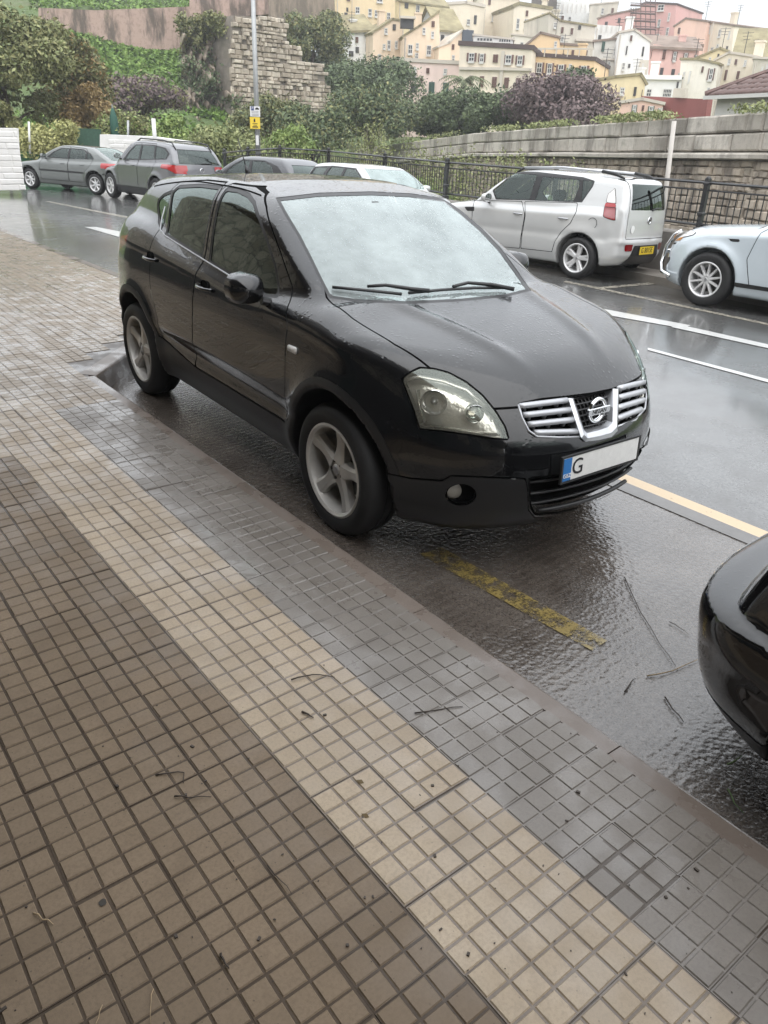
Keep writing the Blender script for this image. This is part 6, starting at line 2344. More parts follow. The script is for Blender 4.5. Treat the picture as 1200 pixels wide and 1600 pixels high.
# ruined masonry bastion with a stepped outline
ruin = empty('ruined_bastion', (0, 0, 0), 0, 'tall ruined stone bastion with a stepped broken top', 'ruin')
RD = 62
rl = at(362, 165, RD); rr_ = at(528, 165, RD + 6)
d = rr_ - rl; L = float(np.hypot(d[0], d[1])); ex = np.array([d[0], d[1], 0]) / L
nrm = np.array([ex[1], -ex[0], 0]); nrm = nrm if np.dot(nrm, CAM_POS - rl) > 0 else -nrm


def on_ruin(px, py):
    q = on_plane(px, py, rl, nrm)
    return float(np.dot(q - rl, ex)), float(q[2])


outl = [on_ruin(*q) for q in [(362, 225), (360, 60), (366, 24), (398, 26), (446, 27), (450, 72), (470, 74), (473, 96), (505, 100), (509, 128), (526, 160), (528, 225)]]
zb_ = min(q[1] for q in outl)
m = MB(); m.prism([(u, z) for u, z in outl], -.06, -5.0, (rl * [1, 1, 0], ex, (0, 0, 1), nrm)); m.build('wall_core', M_MORTAR, ruin)
cs = []; w = zb_
rz_ = random.Random(5)
while w < max(q[1] for q in outl):
    h = rz_.uniform(.20, .38); cs.append((w, w + h, rz_.uniform(.28, .62))); w += h
inside = lambda u, w: poly_sdf(outl, np.array([[u, w]]))[0] < -.05 and rz_.random() > .06
masonry(ruin, rl * [1, 1, 0], ex, None, L, cs, .3, MS_RUIN, .6, 77, parts=300, skip=lambda u, w: not inside(u, w), bulge=.24, wob=.035)
# its shaded return wall on the left
exr = -nrm * .35 - ex * .94


def slab(name, label, cat, px, D0, D1, depth, mat, kind=None, pieces=None):
    """A wall seen front on: outline in pixels, distance D0 at its left and D1 at its right."""
    xs_ = [p[0] for p in px]
    x0, x1 = min(xs_), max(xs_)
    a = at(x0, 100, D0); b = at(x1, 100, D1)
    e = np.array([b[0] - a[0], b[1] - a[1], 0]); Lq = np.linalg.norm(e); e /= Lq
    nn = np.array([e[1], -e[0], 0]); nn = nn if np.dot(nn, CAM_POS - a) > 0 else -nn
    poly = []
    for p in px:
        q = on_plane(p[0], p[1], a, nn)
        poly.append((float(np.dot(q - a, e)), float(q[2])))
    root = empty(name, (a[0], a[1], 0), 0, label, cat)
    m = MB(); m.prism(poly, 0, -depth, ((0, 0, 0), e, (0, 0, 1), nn))
    m.build('wall', mat, root)
    return root, a, e, nn, poly


def rough_rock(name, label, px, D0, D1, depth, mat, seed, amp=2.0, cat='cliff'):
    """A rocky face: a dense sheet pushed about by noise, closed behind."""
    xs_ = [p[0] for p in px]
    x0, x1 = min(xs_), max(xs_)
    a = at(x0, 100, D0); b = at(x1, 100, D1)
    e = np.array([b[0] - a[0], b[1] - a[1], 0]); Lq = np.linalg.norm(e); e /= Lq
    nn = np.array([e[1], -e[0], 0]); nn = nn if np.dot(nn, CAM_POS - a) > 0 else -nn
    poly = np.array([(float(np.dot(q - a, e)), float(q[2])) for q in [on_plane(p[0], p[1], a, nn) for p in px]])
    nu, nv = 80, 80
    U = np.linspace(poly[:, 0].min(), poly[:, 0].max(), nu)
    top = curve([tuple(q) for q in poly])(U) if False else np.interp(U, poly[:, 0], poly[:, 1])
    zb0 = -3.0
    V = []
    for i in range(nu):
        for j in range(nv):
            t = j / (nv - 1)
            z = zb0 + (top[i] - zb0) * t
            off = amp * (float(soft_noise(U[i] + z * .4, z + U[i] * .3, 1.3, seed)) + .5 * float(soft_noise(U[i], z, .5, seed + 3))) + .45 * amp * float(soft_noise(U[i] * 1.3, z * .5, .22, seed + 7)) - t * 1.6
            V.append(np.array([a[0], a[1], 0]) + e * U[i] + np.array([0, 0, z]) + nn * off)
    back = []
    for i in range(nu):
        V.append(np.array([a[0], a[1], 0]) + e * U[i] + np.array([0, 0, top[i]]) - nn * depth)
    F = [(i * nv + j, (i + 1) * nv + j, (i + 1) * nv + j + 1, i * nv + j + 1) for i in range(nu - 1) for j in range(nv - 1)]
    F += [(i * nv + nv - 1, (i + 1) * nv + nv - 1, nu * nv + i + 1, nu * nv + i) for i in range(nu - 1)]
    o = mesh_obj(name, V, F, mat, None, True)
    return tag(o, label, cat)


slab('rampart_wall', 'long pinkish brown fortress wall above the green slope', 'wall', [(60, 12), (150, 16), (300, 10), (380, 6), (380, 80), (290, 84), (200, 84), (130, 78), (60, 80)], 78, 76, 3, MS_PINK)
CLIFF = rough_rock('cliff', 'brown rocky cliff with ivy between the slope and the ruin', [(283, 20), (300, 28), (330, 22), (352, 26), (368, 30)], 62, 62.5, 6, MS_CLIFF, 3)
slab('rampart_wall', 'pinkish masonry rising behind the cliff at the top edge', 'wall', [(296, -20), (420, -20), (420, 22), (372, 26), (296, 30)], 72, 72, 3, MS_PINK)
slab('dark_wall', 'dark stone wall with openings behind the ruin top', 'wall', [(405, -20), (522, -20), (524, 40), (405, 60)], 96, 96, 5, MS_CLIFF)

# white walls at the left and the green hoarding
M_WHITEWASH = plain('whitewashed_brick', (.70, .69, .66), .8, var=.07, vscale=5, bump=.5, bscale=14)
M_GREENPANEL = plain('green_hoarding', (.020, .11, .045), .5, var=.15)
M_NET = plain('green_netting', (.035, .085, .055), .8, var=.3, vscale=12)


def m_brickwork():
    t = NT('painted_brickwork')
    b = t.n('ShaderNodeTexBrick'); b.inputs['Scale'].default_value = 1.0
    b.inputs['Mortar Size'].default_value = .012; b.inputs['Brick Width'].default_value = .5; b.inputs['Row Height'].default_value = .16
    mp = t.n('ShaderNodeMapping'); mp.inputs['Rotation'].default_value = (R(90), 0, 0)
    t.l(t.pos(), mp.inputs['Vector']); t.l(mp.outputs[0], b.inputs['Vector'])
    t.set(Base_Color=t.ramp(t.noise(1.6, 6, .7, t.pos()), [(.3, (.70, .69, .66)), (.7, (.86, .85, .83))]), Roughness=.75)
    t.bump(b.outputs['Fac'], -.5, .02)
    return t.m


M_WBRICK = m_brickwork()
WW = slab('white_wall', 'white painted brick wall end at the left picture edge', 'wall', [(-120, 200), (29, 200.5), (34, 296), (-120, 299)], 26.2, 26.6, .4, M_WBRICK)
WW2 = slab('white_wall', 'white painted wall behind the two grey cars', 'wall', [(156, 210), (232, 213), (300, 222), (300, 290), (156, 290)], 35, 33, .4, M_WBRICK)
for (root_, a_w, e_w, nn_w, poly_w), sd_ in ((WW, 3), (WW2, 4)):
    zs_ = [q[1] for q in poly_w]; us_ = [q[0] for q in poly_w]
    cs = []; w = min(zs_)
    while w < min(z for z in zs_ if z > np.mean(zs_)) - .16:
        cs.append((w, w + .155, .46)); w += .155
    u_0 = max(0, max(us_) - 3.2) if sd_ == 3 else 0
    masonry(root_, np.array([a_w[0], a_w[1], 0]) + e_w * u_0, e_w, None, max(us_) - u_0 - .06, cs, .2, M_WBRICK, .46, sd_, parts=110, bulge=.022, base=(a_w[0], a_w[1], 0), piece='brick')
slab('green_hoarding', 'solid green panel fence beside the white wall end', 'fence', [(33, 237), (72, 238), (120, 240), (120, 290), (33, 290)], 36, 36.5, .08, M_GREENPANEL)
nr, a, e, nn, poly = slab('net_screen', 'dark green net screen left of the white wall', 'screen', [(118, 200), (158, 202), (158, 280), (118, 280)], 37, 37.3, .05, M_NET)


def post_at(name, label, cat, px, D, r, mat, up=None, n=8, cap=True):
    P = [at(x, y, D) for x, y in px]
    m = MB(); m.tube([p - P[0] for p in P], r, n)
    o = m.build(name, mat, None, True, loc=P[0])
    return tag(o, label, cat)


M_WPOST = plain('white_post_paint', (.68, .68, .66), .5)
M_GALV = plain('galvanised_steel', (.36, .37, .37), .45, metal=.5, var=.1)
M_WPOLE = plain('weathered_white_pole', (.50, .47, .43), .6, var=.12, vscale=2)
post_at('white_post', 'slanting white post above the steel grey SUV', 'post', [(244.5, 250), (239.5, 185)], 31.5, .075, M_WPOST)
post_at('thin_post', 'thin pale pole by the yellow green bush', 'post', [(47, 240), (45, 190)], 35.5, .04, M_WPOST)
post_at('thin_post', 'thin grey post between the bush and the white slanting post', 'post', [(200, 235), (200, 188)], 37, .05, M_GALV)
# furled green parasol
p = at(179, 200, 39); m = MB(); h_ = at(179, 168, 39)[2] - p[2]
um = empty('parasol', p, 0, 'furled dark green parasol beyond the white wall', 'parasol')
m.lathe([(.10, -1.2), (.16, -.6), (.19, 0), (.16, h_ * .55), (.05, h_ * .95), (.01, h_)], 10); m.build('canopy', plain('parasol_green', (.02, .085, .06), .7), um, True)
m = MB(); m.tube([(0, 0, -3.5), (0, 0, h_ * 1.15)], .03, 6); m.build('pole', M_GALV, um)
# leaning white pole by the silver car
pb = on_ground(1030, 388); ptop = on_plane(1053.5, 189, pb, np.array([AX_F[0], AX_F[1], 0]))
m = MB(); m.tube([(0, 0, -.1), ptop - pb], [.058, .052], 12); tag(m.build('leaning_pole', M_WPOLE, None, True, loc=pb), 'leaning white pole standing behind the silver boxy car', 'pole')

# lamp post with the parking signs
LD = 25.4
lb = at(404, 262, LD); lt = at(393.5, -60, LD)
post = empty('lamp_post', lb, 0, 'tall grey lamp post carrying white and yellow parking signs', 'lamp post')
m = MB(); m.tube([(0, 0, -.8), (lt - lb) * .45, lt - lb], [.078, .07, .055], 10); m.build('pole', M_GALV, post, True)
sx = np.array([math.cos(R(27)), -math.sin(R(27)), 0]); sn = np.array([-math.sin(R(27)), -math.cos(R(27)), 0])
M_SIGNW = plain('sign_white', (.72, .72, .72), .45); M_SIGNY = plain('sign_yellow', (.80, .58, .05), .45)
for (y0, y1, mt, nm) in ((166, 182.4, M_SIGNW, 'white_sign'), (182.8, 201.5, M_SIGNY, 'yellow_sign')):
    c0 = at(398.5, (y0 + y1) / 2, LD) - lb; hh = abs(at(398.5, y0, LD)[2] - at(398.5, y1, LD)[2]); ww = 13 / CAM_F * LD * 1.05
    M3 = np.stack([sx, sn, np.array([0, 0, 1.0])], 1)
    m = MB(); m.box(c0 + sn * .10, (ww, .012, hh * .97), M=M3); s_ = m.build(nm, mt, post)
    f = c0 + sn * .108
    if nm == 'white_sign':
        m = MB(); m.box(f + sx * -.075 + np.array([0, 0, hh * .28]), (.085, .003, .10), M=M3); m.build('sign_symbol', plain('sign_blue', (.03, .06, .20), .5), s_)
        add_text('P', .09, f + sx * -.075 + sn * .004 + np.array([0, 0, hh * .28]), sx, (0, 0, 1), M_SIGNW, s_, depth=.001)
        m = MB(); m.box(f + sx * .06 + np.array([0, 0, hh * .24]), (.11, .003, .035), M=M3); m.box(f + sx * .055 + np.array([0, 0, hh * .32]), (.06, .003, .03), M=M3); m.build('sign_symbol', INK, s_)
        for q in (.02, -.12, -.26, -.38):
            m = MB(); m.box(f + np.array([0, 0, hh * q]), (ww * .7, .003, .012), M=M3); m.build('sign_line', plain('sign_grey', (.25, .25, .25), .5), s_)
    else:
        m = MB(); m.lathe([(.001, 0), (.045, 0), (.045, .003)], 12, axis='y'); o = m.build('sign_symbol', INK, s_); o.location = f + np.array([0, 0, hh * .22]) + sn * .003
        for q, w_ in ((-.05, .5), (-.18, .35), (-.33, .55)):
            m = MB(); m.box(f + np.array([0, 0, hh * q]), (ww * w_, .003, .03 if q < -.3 else .014), M=M3); m.build('sign_line', INK, s_)
m = MB(); c0 = at(402, 219, LD) - lb; m.box(c0 + sn * .085, (.085, .01, .26), M=M3); m.build('pole_sticker', M_SIGNW, post)

# ---- vegetation
plant('leafy_tree', 'big olive green tree at the upper left corner', 'tree', -60, 120, -25, 205, 42, L_OLIVE, 11000, .17, 1, clumps=22, spread=.34, second=L_WEED)
plant('leafy_tree', 'olive tree with thinner crown right of the big corner tree', 'tree', 70, 160, 30, 190, 45, L_OLIVE, 4200, .17, 2, clumps=12, second=L_RUST)
plant('rusty_bush', 'rusty orange bush under the olive tree', 'bush', 96, 166, 125, 205, 43, L_RUST, 2600, .15, 3, clumps=9)
plant('pale_shrub', 'yellow green flowering shrub above the green hoarding', 'shrub', 38, 124, 180, 252, 37, L_YELLOW, 3000, .12, 4, clumps=11)
plant('leafy_bush', 'grey green bush right of the flowering shrub', 'bush', 105, 165, 195, 250, 38.5, L_OLIVE, 1500, .13, 5, clumps=7)
plant('leafy_bush', 'low green bush behind the white post', 'bush', 165, 245, 175, 235, 40, L_OLIVE, 2600, .15, 6, clumps=9, second=L_BRIGHT)
plant('leafy_bush', 'round bright green bush right of the white post', 'bush', 240, 305, 172, 240, 38, L_BRIGHT, 2200, .14, 7, clumps=8)
plant('thorny_thicket', 'grey brown thicket at the foot of the green slope', 'thicket', 175, 290, 112, 190, 52, L_TWIG, 2600, .2, 8, clumps=10, second=L_OLIVE)
cv = np.array([q.co[:] for q in CLIFF.data.vertices])[:6400]
rg0 = np.random.default_rng(4)
for lab, zr, mt, seed_ in (('olive ivy spreading over the upper cliff left of the ruin', (6.0, 13.0), L_OLIVE, 0.0), ('dark ivy and scrub on the lower cliff left of the ruin', (-2.0, 6.4), L_DARK, 2.0)):
    sel = cv[(cv[:, 2] > zr[0]) & (cv[:, 2] < zr[1])]
    sel = sel[soft_noise(sel[:, 0] * .9 + seed_, sel[:, 2] * 1.1, 1.1, 5 + seed_) > .05]
    if len(sel) < 20:
        continue
    P = sel[rg0.integers(0, len(sel), 5200)] + rg0.normal(0, .16, (5200, 3)) + (CAM_POS - sel.mean(0)) / 62 * .22
    nr_ = rg0.normal(size=(len(P), 3)); nr_ /= np.linalg.norm(nr_, axis=1, keepdims=True)
    uu = np.cross(nr_, rg0.normal(size=(len(P), 3))); uu /= np.linalg.norm(uu, axis=1, keepdims=True); ww = np.cross(nr_, uu)
    s_ = rg0.uniform(.05, .15, len(P))[:, None]
    V = np.stack([P - uu * s_, P - ww * s_ * .6, P + uu * s_, P + ww * s_ * .6], 1).reshape(-1, 3)
    tag(quads_obj('ivy', V, np.arange(len(V)).reshape(-1, 4), mt, None), lab, 'ivy')
plant('leafy_bush', 'grey green bush hanging over the stepped ruin top', 'bush', 448, 532, 12, 100, 74, L_OLIVE, 3200, .24, 11, clumps=11, second=L_DARK)
plant('leafy_bush', 'bush on the slope between ruin and peach houses', 'bush', 470, 545, 70, 140, 78, L_DARK, 2400, .26, 12, clumps=9, second=L_OLIVE)
plant('evergreen_tree', 'broad dark evergreen below the white cottage', 'tree', 508, 645, 84, 160, 70, L_DARK, 6500, .24, 13, clumps=16)
plant('evergreen_tree', 'dark rounded evergreen in front of the pale pink house', 'tree', 528, 640, 132, 212, 58, L_DARK, 6000, .21, 14, clumps=14, second=L_OLIVE)
plant('evergreen_tree', 'dark evergreen left of the palm', 'tree', 630, 705, 140, 212, 60, L_DARK, 4200, .21, 15, clumps=10)
plant('evergreen_tree', 'dark evergreen around the foot of the palm', 'tree', 680, 765, 132, 212, 58, L_DARK, 5200, .21, 16, clumps=12)
plant('evergreen_tree', 'dark evergreen between palm and purple bare tree', 'tree', 740, 832, 140, 210, 56, L_DARK, 4400, .21, 17, clumps=10)
plant('evergreen_tree', 'tall dark green tree behind the purple bare tree', 'tree', 868, 930, 98, 165, 62, L_DARK, 3200, .22, 18, clumps=9)
plant('bare_tree', 'purple brown bare twiggy tree left of the small ochre house', 'tree', 805, 948, 112, 200, 52, L_TWIG, 9500, .20, 19, clumps=16, shell=.2)
plant('leafy_bush', 'large green bush at the foot of the ruin', 'bush', 372, 470, 150, 225, 46, L_OLIVE, 4200, .17, 20, clumps=11, second=L_DARK)
plant('leafy_bush', 'dark bush right of the ruin foot', 'bush', 440, 545, 158, 232, 44, L_DARK, 4200, .17, 21, clumps=11, second=L_OLIVE)
plant('leafy_bush', 'pale green bush left of the lamp post', 'bush', 300, 400, 195, 255, 33, L_WEED, 2400, .13, 22, clumps=9)
plant('leafy_bush', 'green bush right of the lamp post', 'bush', 405, 480, 195, 250, 36, L_BRIGHT, 2200, .13, 23, clumps=8)
plant('leafy_bush', 'small green bush at the far left behind the corner tree', 'bush', -20, 30, 150, 215, 39, L_OLIVE, 1800, .14, 24, clumps=7)


def weed(label, px0, px1, py0, py1, D, seed, n=26, mat=None, group='tall weeds behind the railings'):
    """Tall leggy weeds: upright stems set with leaves."""
    r = random.Random(seed)
    c = at(.5 * (px0 + px1), py1, D); top = at(.5 * (px0 + px1), py0, D)
    H_ = top[2] - c[2]; W = abs(px1 - px0) / CAM_F * D
    gz = min(float(hill_z(c[0], c[1])), c[2])
    base = np.array([c[0], c[1], gz])
    root = empty('weed_clump', base, 0, label, 'weeds', group)
    ang = math.atan2(c[0] - CAM_POS[0], c[1] - CAM_POS[1])
    ex = np.array([math.cos(ang), -math.sin(ang), 0])
    st = MB(); V = []
    rg = np.random.default_rng(seed)
    for i in range(n):
        u = r.uniform(-.5, .5); h = (c[2] - gz) + H_ * r.uniform(.45, 1.0) * (1 - .5 * abs(u))
        b0 = ex * u * W * .8 + np.array([r.uniform(-.5, .5), r.uniform(-.5, .5), 0])
        t1 = b0 + ex * u * W * .25 + np.array([r.uniform(-.2, .2), r.uniform(-.2, .2), h])
        mid = (b0 + t1) / 2 + np.array([r.uniform(-.1, .1), r.uniform(-.1, .1), 0])
        st.tube([b0, mid, t1], [.016, .011, .005], 4, cap=False)
        k = int(85 * max(.5, h / 2.5))
        ts = rg.uniform(.25, 1.0, k)[:, None]
        Pq = b0 * (1 - ts) + t1 * ts + rg.normal(0, .13, (k, 3)) * (1.15 - ts * .6)
        nr_ = rg.normal(size=(k, 3)) + [0, 0, .6]; nr_ /= np.linalg.norm(nr_, axis=1, keepdims=True)
        uu = np.cross(nr_, rg.normal(size=(k, 3))); uu /= np.linalg.norm(uu, axis=1, keepdims=True); ww = np.cross(nr_, uu)
        s = rg.uniform(.028, .065, k)[:, None]
        V.append(np.stack([Pq - uu * s, Pq - ww * s * .4, Pq + uu * s, Pq + ww * s * .4], 1).reshape(-1, 3))
    s_ = st.build('stem', M_BARK_PALE, root); s_['kind'] = 'stuff'
    V = np.concatenate(V)
    quads_obj('foliage', V, np.arange(len(V)).reshape(-1, 4), mat or L_WEED, root)


weed('tall pale weeds in front of the small dark evergreens', 540, 610, 180, 262, 27, 31)
weed('tall weeds right of the tallest weed clump', 600, 680, 205, 275, 25, 32)
weed('weeds growing against the left end of the rampart', 670, 760, 218, 290, 23.5, 33)
weed('weeds behind the railings left of the silver car', 740, 830, 225, 300, 22, 34)
weed('weeds just above the silver car roof', 820, 900, 240, 300, 22, 35, 16)
weed('weeds behind the lamp post foot', 385, 450, 205, 262, 30, 36, 20)
weed('weeds behind the dark grey hatchback', 450, 545, 215, 270, 29, 37, 24)
# herbs carpeting the green slope and the wall tops
hv = []
rg = np.random.default_rng(9)
for (x0, x1, y0, y1, d0, d1, n) in ((110, 300, 62, 132, 77.5, 62, 15000), (60, 330, -10, 18, 83, 96, 5000), (282, 372, 24, 60, 63, 61, 900), (300, 560, 190, 232, 54, 40, 2500), (540, 900, 196, 215, 60, 44, 1800), (0, 300, 128, 185, 60, 48, 2600)):
    px_ = rg.uniform(x0, x1, n); t_ = rg.uniform(0, 1, n)
    for a, t in zip(px_, t_):
        D = d0 + (d1 - d0) * t
        q = at(a, 100, D)
        hv.append((q[0], q[1], float(hill_z(q[0], q[1])) + rg.uniform(0, .35)))
hv = np.array(hv); n = len(hv)
nr_ = rg.normal(size=(n, 3)) + [0, 0, .8]; nr_ /= np.linalg.norm(nr_, axis=1, keepdims=True)
uu = np.cross(nr_, rg.normal(size=(n, 3))); uu /= np.linalg.norm(uu, axis=1, keepdims=True); ww = np.cross(nr_, uu)
s = rg.uniform(.10, .24, n)[:, None]
V = np.stack([hv - uu * s, hv - ww * s * .6, hv + uu * s, hv + ww * s * .6], 1).reshape(-1, 3)
tag(quads_obj('slope_herbs', V, np.arange(4 * n).reshape(-1, 4), L_GRASS, None), kind='stuff')
# tufts on the rampart's top
tv = []
for a, b in zip(RT[:-1], RT[1:]):
    for _ in range(60):
        q = a + (b - a) * random.random()
        if math.sin(q[0] * 1.7) + math.sin(q[1] * .9) > -.4:
            for _k in range(16):
                tv.append(q + [random.gauss(0, .22), random.gauss(0, .22), random.uniform(-.02, .22)])
tv = np.array(tv); n = len(tv)
nr_ = rg.normal(size=(n, 3)); nr_ /= np.linalg.norm(nr_, axis=1, keepdims=True)
uu = np.cross(nr_, rg.normal(size=(n, 3))); uu /= np.linalg.norm(uu, axis=1, keepdims=True); ww = np.cross(nr_, uu)
s = rg.uniform(.03, .09, n)[:, None]
V = np.stack([tv - uu * s, tv - ww * s * .5, tv + uu * s, tv + ww * s * .5], 1).reshape(-1, 3)
tag(quads_obj('wall_top_weeds', V, np.arange(4 * n).reshape(-1, 4), L_WEED, None), kind='stuff')
# palm
pp = at(722, 165, 64); ph_ = at(722, 128, 64)[2] - pp[2]
palm = empty('palm_tree', (pp[0], pp[1], float(hill_z(pp[0], pp[1]))), 0, 'small palm in front of the cream shuttered house', 'palm')
z0 = pp[2] - palm.location[2]
m = MB(); m.tube([(0, 0, -.2), (0, 0, z0 + ph_)], [.24, .20], 8); m.build('trunk', M_BARK, palm, True)
for k in range(16):
    an = 2 * math.pi * k / 16 + random.uniform(-.2, .2); up_ = random.uniform(.1, 1.1); Lf = random.uniform(1.6, 2.3)
    P = [np.array([math.cos(an) * Lf * t * math.cos(up_ * (1 - t)), math.sin(an) * Lf * t * math.cos(up_ * (1 - t)), z0 + ph_ + Lf * (math.sin(up_) * t - .75 * t * t)]) for t in np.linspace(0, 1, 7)]
    V, F = [], []
    sd = np.array([-math.sin(an), math.cos(an), 0])
    for i in range(1, 7):
        for sg in (-1, 1):
            for q in (0, .5):
                c = P[i - 1] * (1 - q) + P[i] * q
                tip = c + sd * sg * .42 * math.sin(math.pi * min(1, .25 + i / 8)) + (P[i] - P[i - 1]) * .7 + np.array([0, 0, -.16])
                b = len(V); V += [c, c + (P[i] - P[i - 1]) * .35, tip]; F.append((b, b + 1, b + 2))
    m = MB(); m.tube(P, [.03, .028, .024, .02, .015, .01, .004], 4, cap=False); m.add(V, F)
    m.build('frond', L_PALM, palm)
# ---------------------------------------------------------------- the hillside town: every house a thing with walls, roof, windows
def m_wall(name, c, stain=.35):
    t = NT(name)
    p = t.pos()
    mp = t.mapping(p, (1.0, 1.0, .18))
    a = t.ramp(t.noise(.55, 6, .7, mp), [(.48, 0), (.70, 1)])
    b = t.ramp(t.noise(1.7, 6, .7, p), [(.5, 0), (.75, 1)])
    col = t.mix(t.math('MULTIPLY', a, stain), c, tuple(q * .55 for q in c))
    col = t.mix(t.math('MULTIPLY', b, stain * .7), col, (c[0] * .72, c[1] * .68, c[2] * .60))
    t.set(Base_Color=col, Roughness=.9)
    t.bump(t.noise(4, 4, .6, p), .2, .05)
    return t.m


W_ = {k: m_wall('render_' + k, c, s) for k, c, s in (
    ('ochre', (0.72, 0.58, 0.37), .4), ('yellow', (0.70, 0.60, 0.38), .35), ('cream', (0.76, 0.68, 0.55), .35), ('stone', (0.60, 0.56, 0.48), .6), ('peach', (0.76, 0.61, 0.46), .4),
    ('palepink', (0.80, 0.63, 0.57), .25), ('pink', (0.72, 0.47, 0.42), .3), ('rose', (0.62, 0.37, 0.34), .35), ('white', (0.80, 0.80, 0.78), .35), ('orange', (0.77, 0.57, 0.34), .3),
    ('greyish', (0.62, 0.60, 0.55), .7), ('darkred', (.25, .085, .075), .3), ('salmon', (0.78, 0.54, 0.44), .3), ('brown', (.12, .105, .09), .4), ('pearl', (0.76, 0.72, 0.63), .45), ('tank', (.075, .09, .11), .3))}
R_OLIVE = plain('mossy_roof', (.26, .225, .13), .95, var=.35, vscale=.8)
R_BROWN = plain('brown_roof', (.24, .185, .15), .9, var=.3, vscale=.8)
R_DARK = plain('dark_cornice', (.085, .06, .055), .9)
R_PALE = plain('pale_coping', (.55, .50, .43), .9)
S_BROWN = plain('brown_shutter', (.13, .065, .050), .7)
S_GREEN = plain('green_shutter', (.035, .085, .065), .7)
S_GREY = plain('grey_shutter', (.10, .11, .115), .7)
F_WHITE = plain('window_frame_white', (.62, .61, .58), .6)
F_DARK = plain('window_opening', (.035, .033, .032), .5)
PANE = plain('far_pane', (.045, .05, .055), .08)


